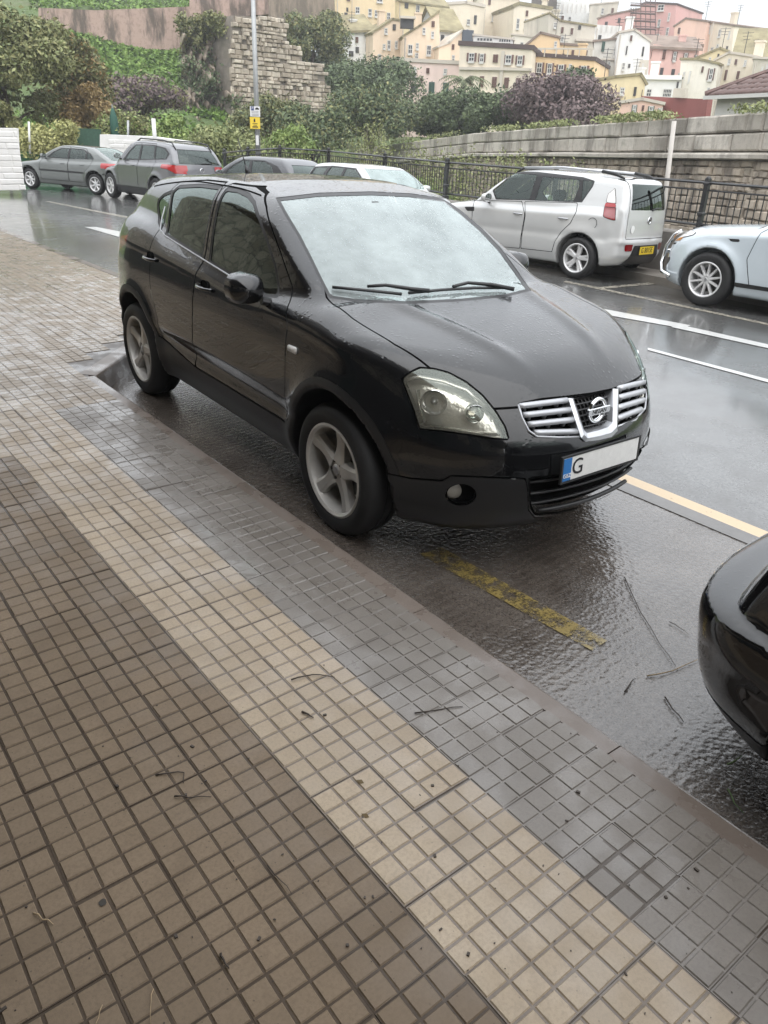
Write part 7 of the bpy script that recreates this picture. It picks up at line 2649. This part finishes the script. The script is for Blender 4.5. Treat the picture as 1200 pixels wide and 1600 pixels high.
def house(name, label, px, yb, D0, D1, depth, wall, wins=(), roof=None, roof_t=.18, eave=.14, cat='house', extras=(), parapet=None):
    """px: outline of the front from left to right along the top; yb: where it meets the ground or what hides it."""
    pts = [(px[0][0], yb)] + list(px) + [(px[-1][0], yb)]
    x0, x1 = px[0][0], px[-1][0]
    a = at(x0, yb, D0); b = at(x1, yb, D1)
    e = np.array([b[0] - a[0], b[1] - a[1], 0]); e /= np.linalg.norm(e)
    nn = np.array([e[1], -e[0], 0]); nn = nn if np.dot(nn, CAM_POS - a) > 0 else -nn
    P = lambda x, y: (lambda q: (float(np.dot(q - a, e)), float(q[2])))(on_plane(x, y, a, nn))
    poly = [P(*q) for q in pts]
    ub = max(q[0] for q in poly)
    foot = min(poly[0][1], poly[-1][1]) - 1.5
    foot = min(foot, float(hill_z(a[0], a[1])) - .5, float(hill_z(b[0], b[1])) - .5)
    poly[0] = (poly[0][0], foot); poly[-1] = (poly[-1][0], foot)
    o = np.array([a[0], a[1], 0])
    root = empty(name, (a[0], a[1], max(foot, -5)), 0, label, cat)
    off = np.array([0, 0, -max(foot, -5)])
    fr = (off, e, (0, 0, 1), nn)
    W = lambda u, z, d=0.0: off + e * u + np.array([0, 0, z]) + nn * d
    m = MB(); m.prism(poly, 0, -depth, fr); m.build('wall', wall, root)
    M3 = np.stack([e, nn, np.array([0, 0, 1.0])], 1)
    if roof is not None:
        tops = poly[1:-1]
        for (u0, z0), (u1, z1) in zip(tops[:-1], tops[1:]):
            L = math.hypot(u1 - u0, z1 - z0)
            if L < .4 or abs(z1 - z0) > 1.6 * abs(u1 - u0):
                continue
            t = np.array([u1 - u0, z1 - z0]) / L; n2 = np.array([-t[1], t[0]])
            if n2[1] < 0:
                n2 = -n2
            q = [np.array([u0, z0]) - t * .12 + n2 * .01, np.array([u1, z1]) + t * .12 + n2 * .01]
            q += [q[1] + n2 * roof_t, q[0] + n2 * roof_t]
            m = MB(); m.prism([tuple(v) for v in q], eave, -depth - eave, fr); m.build('roof', roof, root)
    if parapet:                      # a pitched roof rising behind the front eave
        mat, rise, back = parapet
        (u0, z0), (u1, z1) = poly[1], poly[-2]
        m = MB()
        q = [W(u0 - .3, z0, .35), W(u1 + .3, z1, .35), W(u1 + .3, z1 + rise, -back), W(u0 - .3, z0 + rise, -back)]
        q2 = [v + np.array([0, 0, .22]) for v in q]
        q3 = [W(u0 - .3, z0, -2 * back - .35), W(u1 + .3, z1, -2 * back - .35)]
        m.add(q + q2, [(0, 3, 2, 1), (4, 5, 6, 7), (0, 1, 5, 4), (1, 2, 6, 5), (2, 3, 7, 6), (3, 0, 4, 7)])
        m.build('roof', mat, root)
        m = MB(); m.add([q[3], q[2], q3[1], q3[0], q2[3], q2[2]], [(4, 5, 2, 3), (0, 3, 2, 1)]); m.build('roof', mat, root)
        m = MB()
        for u, z in ((u0, z0), (u1, z1)):
            m.add([W(u, z, 0), W(u, z + rise, -back), W(u, z, -2 * back)], [(0, 1, 2), (2, 1, 0)])
        m.build('gable', wall, root)
    rw_ = random.Random(len(label) * 7 + int(px[0][0]))
    wins = list(wins)
    if cat in ('house', 'apartment block') and name != 'garden_wall' and px[-1][0] - px[0][0] > 26:
        gx = px[0][0] + 6
        while gx < px[-1][0] - 9:
            yt = float(np.interp(gx + 3, [q[0] for q in px], [q[1] for q in px]))
            gy = yt + 7
            while gy < min(yt + 46, yb - 12):
                jx, jy = gx + rw_.uniform(-1.5, 1.5), gy + rw_.uniform(-1, 1)
                free = all(jx + 8 < a_[0] or jx - 3 > a_[2] or jy + 12 < a_[1] or jy - 3 > a_[3] for a_ in wins)
                free = free and all(jx + 6 < q[2] or jx > q[4] or jy + 9 < q[3] or jy > q[5] for q in extras)
                if free and rw_.random() < .5:
                    wins.append((jx, jy, jx + 4.6 + rw_.random(), jy + 8 + 2 * rw_.random(), rw_.choice('ppcdcp')))
                gy += 16
            gx += 12.5
    for w in wins:
        wx0, wy0, wx1, wy1, kind = w
        (ua, za), (ubb, zb2) = P(wx0, wy1), P(wx1, wy0)
        cu, cz, ww, hh = (ua + ubb) / 2, (za + zb2) / 2, abs(ubb - ua), abs(zb2 - za)
        if kind in 'csg' and kind != 's':
            mt = {'c': S_BROWN, 'g': S_GREEN}[kind]
            m = MB(); m.box(W(cu, cz, .05), (ww, .10, hh), M=M3); f = m.build('window', F_WHITE, root)
            for sg in (-1, 1):
                m = MB(); m.box(W(cu + sg * ww * .25, cz, .10), (ww * .47, .08, hh * .97), M=M3)
                for k in range(5):
                    m.box(W(cu + sg * ww * .25, cz + hh * (k - 2) * .18, .145), (ww * .38, .03, hh * .07), M=M3)
                m.build('shutter', mt, f)
        elif kind == 'd':
            m = MB(); m.box(W(cu, cz, .0), (ww, .16, hh), M=M3); m.build('window', F_DARK, root)
        else:
            m = MB()
            iw = ww * (.52 if kind in 'sq' else .86); fw = max(.06, iw * .08)
            m.box(W(cu - iw / 2, cz, .05), (fw, .12, hh), M=M3); m.box(W(cu + iw / 2, cz, .05), (fw, .12, hh), M=M3)
            for dz in (-.5, .0, .5):
                m.box(W(cu, cz + dz * (hh - fw), .05), (iw, .10, fw), M=M3)
            if kind == 'w':
                for k in range(1, 5):
                    m.box(W(cu - iw / 2 + iw * k / 5, cz, .05), (fw * .6, .10, hh), M=M3)
            else:
                m.box(W(cu, cz, .05), (fw * .6, .10, hh), M=M3)
            m.box(W(cu, cz - hh / 2 - .08, .10), (iw * 1.2, .25, .12), M=M3)
            f = m.build('window', F_WHITE, root)
            m = MB(); m.box(W(cu, cz, .012), (iw, .03, hh), M=M3); m.build('pane', PANE, f)
            if kind in 'sq':
                for sg in (-1, 1):
                    m = MB(); m.box(W(cu + sg * ww * .39, cz, .06), (ww * .22, .08, hh * 1.02), M=M3); m.build('shutter', S_BROWN if kind == 's' else S_GREEN, f)
    rh_ = random.Random(sum(ord(ch) * (i + 3) for i, ch in enumerate(label)))
    uu_ = sorted(q[0] for q in poly)
    ztop = max(q[1] for q in poly)
    if cat == 'house' and uu_[-1] - uu_[0] > 3 and name != 'garden_wall':
        u = rh_.uniform(uu_[0] + 1, uu_[-1] - 1)
        zt = float(np.interp(u, [q[0] for q in poly[1:-1]], [q[1] for q in poly[1:-1]])) if len(poly) > 3 else ztop
        if rh_.random() < .6:
            m = MB(); m.box(W(u, zt + .35, -2.2), (.7, .6, 1.9), M=M3); m.box(W(u, zt + 1.36, -2.2), (.85, .75, .14), M=M3); m.build('chimney', wall, root)
        if rh_.random() < .7:
            u2 = rh_.uniform(uu_[0] + .6, uu_[-1] - .6)
            m = MB(); b0 = W(u2, zt - .3, -1.6); m.tube([b0, b0 + [0, 0, 2.4]], .035, 4)
            for k in range(3):
                m.tube([b0 + [0, 0, 2.3 - .25 * k] - e * (.5 - .1 * k), b0 + [0, 0, 2.3 - .25 * k] + e * (.5 - .1 * k)], .02, 3)
            m.build('aerial', F_DARK, root)
        if rh_.random() < .8:
            u3 = rh_.choice((uu_[0] + .25, uu_[-1] - .25))
            zz = float(np.interp(u3, [q[0] for q in poly[1:-1]], [q[1] for q in poly[1:-1]]))
            m = MB(); m.tube([W(u3, zz - .15, .08), W(u3, foot, .08)], .06, 5); m.build('downpipe', R_PALE, root)
    for ex_ in extras:               # ('box', part name, x0, y0, x1, y1, proud, mat)
        _, nm, ax, ay, bx, by, pr, mt = ex_
        (ua, za), (ubb, zb2) = P(ax, by), P(bx, ay)
        m = MB(); m.box(W((ua + ubb) / 2, (za + zb2) / 2, pr / 2), (abs(ubb - ua), abs(pr), abs(zb2 - za)), M=M3); m.build(nm, mt, root)
    return root


B = 'box'
# top row, left to right
house('town_house', 'ochre house with many small windows at the top edge left', [(524, -30), (618, -30)], 60, 112, 114, 9, W_['ochre'],
      [(538, 20, 543, 29, 'd'), (541, 12, 544, 18, 'd'), (555, 11, 562, 21, 'p'), (575, 14, 581, 25, 'p'), (585, 16, 592, 26, 'p'), (604, 20, 610, 31, 'p'), (588, -4, 598, 3, 'p')],
      extras=[(B, 'pipe', 549, -25, 550.5, 55, .15, R_PALE)])
house('town_house', 'yellow house with olive roof at the top edge', [(622, 2), (660, 8), (698, 14)], 60, 122, 124, 9, W_['yellow'],
      [(632, 5, 638, 13, 'd'), (649, 8, 656, 24, 'p'), (678, 12, 685, 22, 'p'), (664, 30, 669, 38, 'd')], parapet=(R_OLIVE, 2.2, 4.5))
house('town_house', 'cream square house with two dark windows at the top edge', [(697, 8), (728, 6), (757, 12)], 60, 128, 130, 10, W_['cream'],
      [(707, 26, 711, 40, 'd'), (740, 24, 745, 38, 'd')], roof=R_PALE, roof_t=.35)
house('town_house', 'cream house with long glazed veranda at the top edge', [(756, -8), (812, -2)], 60, 134, 135, 10, W_['cream'], [(767, 20, 790, 33, 'w'), (796, 18, 800, 30, 'd')], parapet=(R_OLIVE, 2.0, 5))
house('town_house', 'tall cream house with a row of shuttered windows below the dark tower', [(803, 12), (812, 8), (862, 16)], 92, 126, 128, 10, W_['cream'],
      [(806, 29, 812, 45, 'p'), (818, 30, 825, 46, 'p'), (829, 31, 835, 47, 'p'), (840, 33, 846, 50, 'c'), (852, 34, 857, 44, 'p')], roof=R_OLIVE, roof_t=.4)
house('dark_tower', 'dark brown block between cream houses and white block', [(832, -25), (872, -25)], 40, 150, 150, 9, W_['brown'], [(845, 0, 850, 6, 'd')], cat='tower')
house('white_block', 'white flat building on the skyline', [(870, 0), (924, 6)], 40, 160, 160, 8, W_['white'], extras=[(B, 'slat', 872 + 7 * i, 6, 874 + 7 * i, 20, .2, R_PALE) for i in range(7)])
house('white_block', 'second white flat building higher on the skyline', [(890, -18), (923, -16)], 20, 172, 172, 8, W_['white'], roof=R_PALE)
# second row
house('cottage', 'small white cottage left of the peach gables', [(537, 53), (582, 50)], 90, 96, 97, 7, W_['white'], [(543, 59, 549, 69, 'p'), (545, 80, 552, 88, 'd'), (571, 59, 581, 81, 'd')], parapet=(R_OLIVE, 1.8, 4))
house('town_house', 'peach gabled house beside the white cottage', [(583, 52), (614, 31.5), (630, 34), (631, 58)], 100, 94, 95, 10, W_['peach'],
      [(598, 69, 602, 76, 'p'), (605, 63, 610, 77, 'p'), (617, 64, 621, 75, 'p'), (627, 70, 630, 78, 'p')], roof=R_OLIVE)
house('town_house', 'tall peach house with steep single pitch and roof loggia', [(630, 58), (656, 42), (686, 20), (687, 60)], 102, 92, 92.5, 9, W_['peach'],
      [(637, 70, 645, 84, 'p'), (666, 71, 674, 86, 'p')], roof=R_OLIVE, extras=[(B, 'loggia', 625, 30, 646, 45, .5, F_DARK), (B, 'loggia_roof', 624, 27.5, 648, 30, 1.0, R_PALE), (B, 'pipe', 631, 60, 632, 95, .15, R_PALE)])
house('cottage', 'white house with green roof behind the sloping peach gable', [(686, 50), (722, 54)], 80, 100, 101, 8, W_['white'], [(688, 55, 694, 70, 'd'), (703, 58, 708, 66, 'p')], parapet=(R_OLIVE, 2.6, 4))
house('town_house', 'low peach house with roof sloping down to the left', [(686, 74), (702, 68), (722, 50)], 103, 90, 90.5, 8, W_['peach'], [], roof=R_PALE, extras=[(B, 'roof_box', 721, 48, 739, 68, .4, W_['tank'])])
house('town_house', 'pale pink house with two green shuttered windows behind the evergreens', [(624, 96), (718, 101)], 165, 84, 82, 9, W_['palepink'],
      [(646, 105, 651, 110, 'p'), (646, 110.5, 651, 115.5, 'p'), (646, 116, 651, 121, 'p'), (670, 128, 680, 146, 'g'), (692, 129, 702, 147, 'g'), (642, 132, 652, 144, 'd')], roof=R_PALE, roof_t=.3)
house('town_house', 'big cream house with two rows of brown shutters', [(718, 71), (832, 78)], 170, 80, 79, 11, W_['cream'],
      [(729, 83, 745, 96, 's'), (747, 84, 759, 97, 's'), (770, 85, 779, 98, 'c'), (786, 86, 803, 99, 's'), (805, 87, 820, 101, 's'),
       (733, 118, 740, 133, 'c'), (749, 119, 757, 136, 'c'), (768, 120, 777, 137, 'c'), (787, 121, 796, 138, 'c'), (805, 122, 814, 139, 'c')],
      roof=R_DARK, roof_t=.35, extras=[(B, 'cornice', 718, 106.5, 832, 109, .25, R_PALE), (B, 'cornice', 718, 147, 832, 150, .25, R_PALE), (B, 'pipe', 783, 80, 784, 150, .15, R_PALE)])
house('roof_terrace', 'white glazed roof terrace on top of the big cream house', [(740, 56), (802, 63)], 76, 83, 83, 6, W_['white'], [(777, 60, 800, 73, 'w'), (742, 58, 772, 72, 'w')], roof=R_PALE, roof_t=.15, cat='terrace')
house('town_house', 'orange house with brown shutters behind the purple tree', [(832, 88), (929, 95)], 178, 82, 81, 10, W_['orange'],
      [(835, 98, 851, 114, 's'), (852, 99, 866, 115, 's'), (868, 101, 885, 117, 's'), (903, 103, 921, 119, 's'), (838, 122, 846, 138, 'c')], roof=R_DARK, roof_t=.3,
      extras=[(B, 'cornice', 832, 120, 929, 122, .25, R_PALE), (B, 'parapet', 832, 76, 834, 88, .2, W_['orange'])] + [(B, 'parapet_post', 850 + 18 * i, 75, 853 + 18 * i, 89, .2, R_PALE) for i in range(5)] + [(B, 'parapet_rail', 832, 75, 929, 77.5, .12, R_PALE)])
house('town_house', 'orange gabled attic above the orange house terrace', [(822, 72), (845, 53), (874, 60), (876, 90)], 92, 88, 88, 8, W_['orange'], [(866, 84, 870, 89, 'd')], roof=R_BROWN)
house('town_house', 'small ochre lean-to beside the orange attic', [(873, 70), (914, 73)], 92, 89, 89, 6, W_['ochre'], [(878, 84, 882, 90, 'd')], roof=R_BROWN)
house('town_house', 'weathered grey cream house with olive gable roof', [(858, 22), (876, 34), (930, 42)], 92, 106, 108, 9, W_['stone'], [(903, 40, 908, 46, 'd')], roof=R_OLIVE, extras=[(B, 'ledge', 898, 62, 930, 64, .3, R_PALE)])
house('town_house', 'cream wall left of the weathered house with lower windows', [(800, 55), (862, 62)], 92, 110, 110, 8, W_['pearl'], [(812, 66, 818, 78, 'p'), (836, 68, 842, 80, 'p')], roof=R_PALE)
house('town_house', 'grey white house with teal shutter and bay windows', [(928, 66), (966, 62)], 165, 92, 92, 9, W_['greyish'],
      [(939, 65, 946, 81, 'g'), (939, 97, 944, 110, 'd'), (949, 96, 954, 108, 'p'), (958, 72, 964, 88, 'p')], roof=R_BROWN, extras=[(B, 'cornice', 928, 92, 966, 94, .2, R_PALE)])
house('town_house', 'white gabled house with one dark window high on its wall', [(964, 66), (968, 52), (991, 48), (1016, 66)], 160, 91, 91.5, 9, W_['white'],
      [(977, 72, 981, 86, 'd'), (1002, 73, 1007, 88, 'd'), (971, 98, 977, 109, 'p'), (981, 100, 985, 106, 'd'), (1001, 99, 1006, 115, 'p')], roof=R_PALE, extras=[(B, 'stone_base', 996, 94, 1014, 118, .1, W_['stone'])])
house('roof_terrace', 'white balustraded terrace below the scaffolded pink house', [(928, 38), (972, 41)], 66, 112, 112, 8, W_['white'], [(934, 55, 940, 64, 'd')], cat='terrace',
      extras=[(B, 'parapet_post', 931 + 8 * i, 37, 933 + 8 * i, 52, .3, R_PALE) for i in range(5)])
# pink buildings on the skyline
house('pink_block', 'tall pink apartment block on the skyline with white windows', [(1002, 8), (1010, 5), (1057, 7.5)], 95, 132, 130, 10, W_['rose'],
      [(1027, 7, 1039, 17, 'p'), (1043, 20, 1048, 32, 'p'), (1027, 30, 1033, 42, 'p'), (1040, 43, 1046, 56, 'p'), (1023, 53, 1031, 64, 'p')], roof=R_DARK, cat='apartment block')
house('pink_block', 'lower pink wing left of the tall pink block', [(934, 30), (952, 24), (1004, 14)], 80, 136, 134, 10, W_['rose'], [(965, 28, 970, 36, 'd'), (945, 34, 950, 40, 'd')], roof=R_BROWN, cat='apartment block')
house('town_house', 'rocky grey building with parapet left of the pink wing', [(922, 8), (966, 4)], 42, 150, 150, 10, W_['stone'], [], roof=R_PALE)
house('town_house', 'salmon pink house with sloping roof right of the tall pink block', [(1054, 42), (1072, 30), (1104, 34)], 110, 124, 122, 10, W_['salmon'], [(1062, 68, 1070, 76, 'd')], roof=R_BROWN)
house('town_house', 'beige house at the right end of the skyline', [(1103, 34), (1147, 41)], 110, 123, 120, 10, W_['cream'],
      [(1107, 39, 1112, 52, 'p'), (1122, 46, 1128, 58, 'p'), (1138, 48, 1142, 60, 'p'), (1119, 69, 1124, 78, 'p'), (1134, 72, 1138, 80, 'd')], roof=R_BROWN)
house('town_house', 'pink house with brown shutters right of the white gable', [(1014, 76), (1022, 69), (1092, 80)], 160, 96, 97, 10, W_['pink'],
      [(1016, 78, 1019, 92, 'c'), (1034, 78, 1041, 93, 'c'), (1049, 81, 1059, 95, 's'), (1066, 83, 1076, 96, 's'), (1030, 106, 1037, 119, 'd'), (1048, 108, 1055, 118, 'd'), (1083, 86, 1090, 97, 's')], parapet=(R_BROWN, 1.4, 4))
house('roof_terrace', 'salmon terrace house with dark awning below the sloping roof house', [(1050, 68), (1098, 72)], 100, 108, 108, 7, W_['salmon'], [(1052, 63, 1076, 70, 'd')], roof=R_BROWN, cat='terrace')
house('town_house', 'cream house with long upright windows right of the pink one', [(1064, 94), (1090, 94), (1122, 101)], 165, 84, 83.5, 9, W_['pearl'],
      [(1065, 112, 1071, 129, 'p'), (1075, 111, 1080, 128, 'p'), (1104, 107, 1118, 125, 's'), (1104, 137, 1110, 146, 'p')], roof=R_OLIVE)
house('town_house', 'long cream house with two brown shuttered windows', [(1118, 95), (1140, 84), (1180, 90)], 165, 86, 85, 9, W_['cream'], [(1131, 109, 1138, 126, 'c'), (1150, 111, 1157, 124, 'c')], roof=R_PALE)
house('town_house', 'olive gabled house peeping above the long cream one', [(1088, 92), (1125, 77), (1148, 86)], 110, 94, 94, 8, W_['yellow'], [], roof=R_OLIVE)
house('town_house', 'house with broad olive roof at the right picture edge', [(1146, 96), (1240, 96)], 140, 98, 98, 9, W_['pearl'], [], parapet=(R_OLIVE, 3.2, 5))
house('town_house', 'weathered cream house behind the brown tiled roof', [(1178, 92), (1260, 97)], 150, 80, 80, 9, W_['stone'], [(1188, 104, 1193, 116, 'p')], roof=R_PALE)
# lower row
house('low_house', 'low white house with two barred windows', [(1000, 124), (1066, 121)], 158, 78, 78, 8, W_['white'], [(1009, 139, 1019, 151, 'p'), (1034, 139, 1051, 152, 'w')], roof=R_PALE, extras=[(B, 'parapet', 1000, 118, 1066, 124, .25, W_['white'])])
house('low_house', 'white sloping wall joining the white gable and low white house', [(948, 130), (985, 132), (1003, 122)], 150, 82, 80, 6, W_['white'], [])
house('low_house', 'small ochre house with olive gable right of the purple tree', [(930, 127), (962, 122), (1000, 118), (1008, 132)], 180, 70, 71, 9, W_['yellow'],
      [(968, 137, 976, 147, 'p'), (989, 136, 995, 150, 'd'), (935, 142, 940, 152, 'd'), (1002, 140, 1004, 150, 'd')], roof=R_OLIVE, extras=[(B, 'ledge', 938, 148, 962, 151, .3, R_PALE)])
house('low_house', 'salmon pink low house with green shutters above the rampart', [(970, 162), (1003, 157), (1036, 164)], 196, 62, 62, 7, W_['salmon'],
      [(986, 164, 996, 178, 'q'), (1011, 166, 1023, 179, 'q'), (1027, 169, 1035, 178, 'q')], roof=R_PALE)
house('garden_wall', 'dark red wall above the rampart', [(1002, 150), (1106, 155)], 190, 66, 62, .5, W_['darkred'], [], cat='wall', extras=[(B, 'panel', 1055, 138, 1076, 152, .3, W_['stone'])])
house('low_house', 'narrow dark ivied house by the dark red wall', [(1053, 138), (1076, 139)], 170, 70, 70, 3, W_['stone'], [])

# scaffolding on the pink block
M_SCAF = plain('scaffold_tube', (.16, .11, .10), .6, metal=.3)
sc = empty('scaffolding', at(1005, 70, 129), 0, 'rusty scaffolding against the pink buildings on the skyline', 'scaffolding')
so = np.array(sc.location)
for x in np.linspace(986, 1024, 6):
    m = MB(); m.tube([at(x, 74, 128.5) - so, at(x, -2 if x > 995 else 12, 128.5) - so], .07, 4); m.build('pole', M_SCAF, sc)
for y in (8, 20, 32, 44, 56, 68):
    for dy, nm in ((0, 'platform'), (-3.5, 'rail')):
        m = MB(); m.tube([at(985, y + dy, 128.3) - so, at(1025, y + dy + 2, 128.3) - so], .12 if nm == 'platform' else .05, 4); m.build(nm, M_SCAF, sc)

# the near house with the ridged brown roof at the right edge
M_RTILE = plain('brown_roof_tile', (.125, .070, .058), .55, var=.3, vscale=1.5, coat=.15)
NH = empty('roof_house', at(1150, 170, 40), 0, 'near white house with ridged dark brown tiled roof at the right edge', 'house')
no = np.array(NH.location)
A0, A1 = at(1101, 152, 40), at(1330, 138, 33)
e = np.array([A1[0] - A0[0], A1[1] - A0[1], 0]); Lq = float(np.linalg.norm(e)); e /= Lq
nn = np.array([e[1], -e[0], 0]); nn = nn if np.dot(nn, CAM_POS - A0) > 0 else -nn
ze = A0[2]
m = MB(); m.prism([(.35, -2), (.35, ze - no[2] - .05), (Lq, ze - no[2] - .05), (Lq, -2)], -.4, -8, (A0 - no - [0, 0, A0[2] - no[2]], e, (0, 0, 1), nn)); m.build('wall', m_wall('near_white_wall', (.66, .65, .61), .2), NH)
bo = A0 - no
m = MB(); m.box(bo + e * (Lq / 2) + nn * .02 + np.array([0, 0, -.02]), (Lq, .10, .14), M=np.stack([e, nn, np.array([0, 0, 1.0])], 1)); m.build('gutter', F_WHITE, NH)
ridge = 2.1; run = 4.2
slope_v = (-nn * run + np.array([0, 0, ridge])); SL = float(np.linalg.norm(slope_v)); sv = slope_v / SL
nsv = np.cross(e, sv); nsv = nsv if nsv[2] > 0 else -nsv
Mt = np.stack([e, sv, nsv], 1)
rows = 11; rh = SL / rows
tile_src = None
cnt = 0
for r_ in range(rows):
    off = (r_ + .5) * rh
    u0 = .15 + off * run / SL * .98          # the hip cuts the left end
    u = u0
    while u < Lq:
        c = bo + e * (u + .20) + sv * off + nsv * (.07 + .02 * (cnt % 2))
        if tile_src is None:
            m = MB(); P = []
            n8 = 5
            for s_ in (-rh * .56, rh * .56):
                for k in range(n8):
                    t = k / (n8 - 1)
                    P.append((-.20 + .40 * t, s_, .05 * math.sin(math.pi * t) + (.035 if s_ < 0 else 0)))
            for s_ in (-rh * .56, rh * .56):
                P += [(-.2, s_, -.05), (.2, s_, -.05)]
            m.add(P, [(k, k + 1, n8 + k + 1, n8 + k) for k in range(n8 - 1)] + [(0, 10, 11, 4, 3, 2, 1)])
            tile_src = m.build('roof_tile', M_RTILE, NH, True)
            tile_src.location = c; tile_src.rotation_euler = Matrix(Mt.tolist()).to_euler()
        elif cnt < 290:
            inst(tile_src, None, c, parent=NH)
        cnt += 1
        u += .40
m = MB()
hipa = bo + np.array([0, 0, .02]); hipt = bo + e * (run * .98) + slope_v
m.add([hipa, bo + e * Lq, bo + e * Lq + slope_v, hipt, bo - nn * 2 * run, bo + e * Lq - nn * 2 * run], [(0, 1, 2, 3), (0, 3, 4), (3, 2, 5, 4)]); m.build('roof', M_RTILE, NH)
m = MB(); m.tube([hipa + [0, 0, .10], hipt + [0, 0, .12]], .12, 6); m.build('hip_cap', M_RTILE, NH)
pv_ = at(1072 + 10, 165, 40)
tag(MB().build('x', F_DARK), kind='helper') if False else None
# ---------------------------------------------------------------- rainy air
hz = NT('rain_haze')
hz.t.nodes.remove(hz.b)
vol = hz.n('ShaderNodeVolumePrincipled')
vol.inputs['Color'].default_value = (.93, .95, .97, 1)
vol.inputs['Density'].default_value = 0.0012
vol.inputs['Anisotropy'].default_value = 0.2
hz.l(vol.outputs[0], [n for n in hz.t.nodes if n.type == 'OUTPUT_MATERIAL'][0].inputs['Volume'])
m = MB(); m.box((150, 150, 24), (700, 700, 72)); tag(m.build('haze', hz.m), kind='stuff')
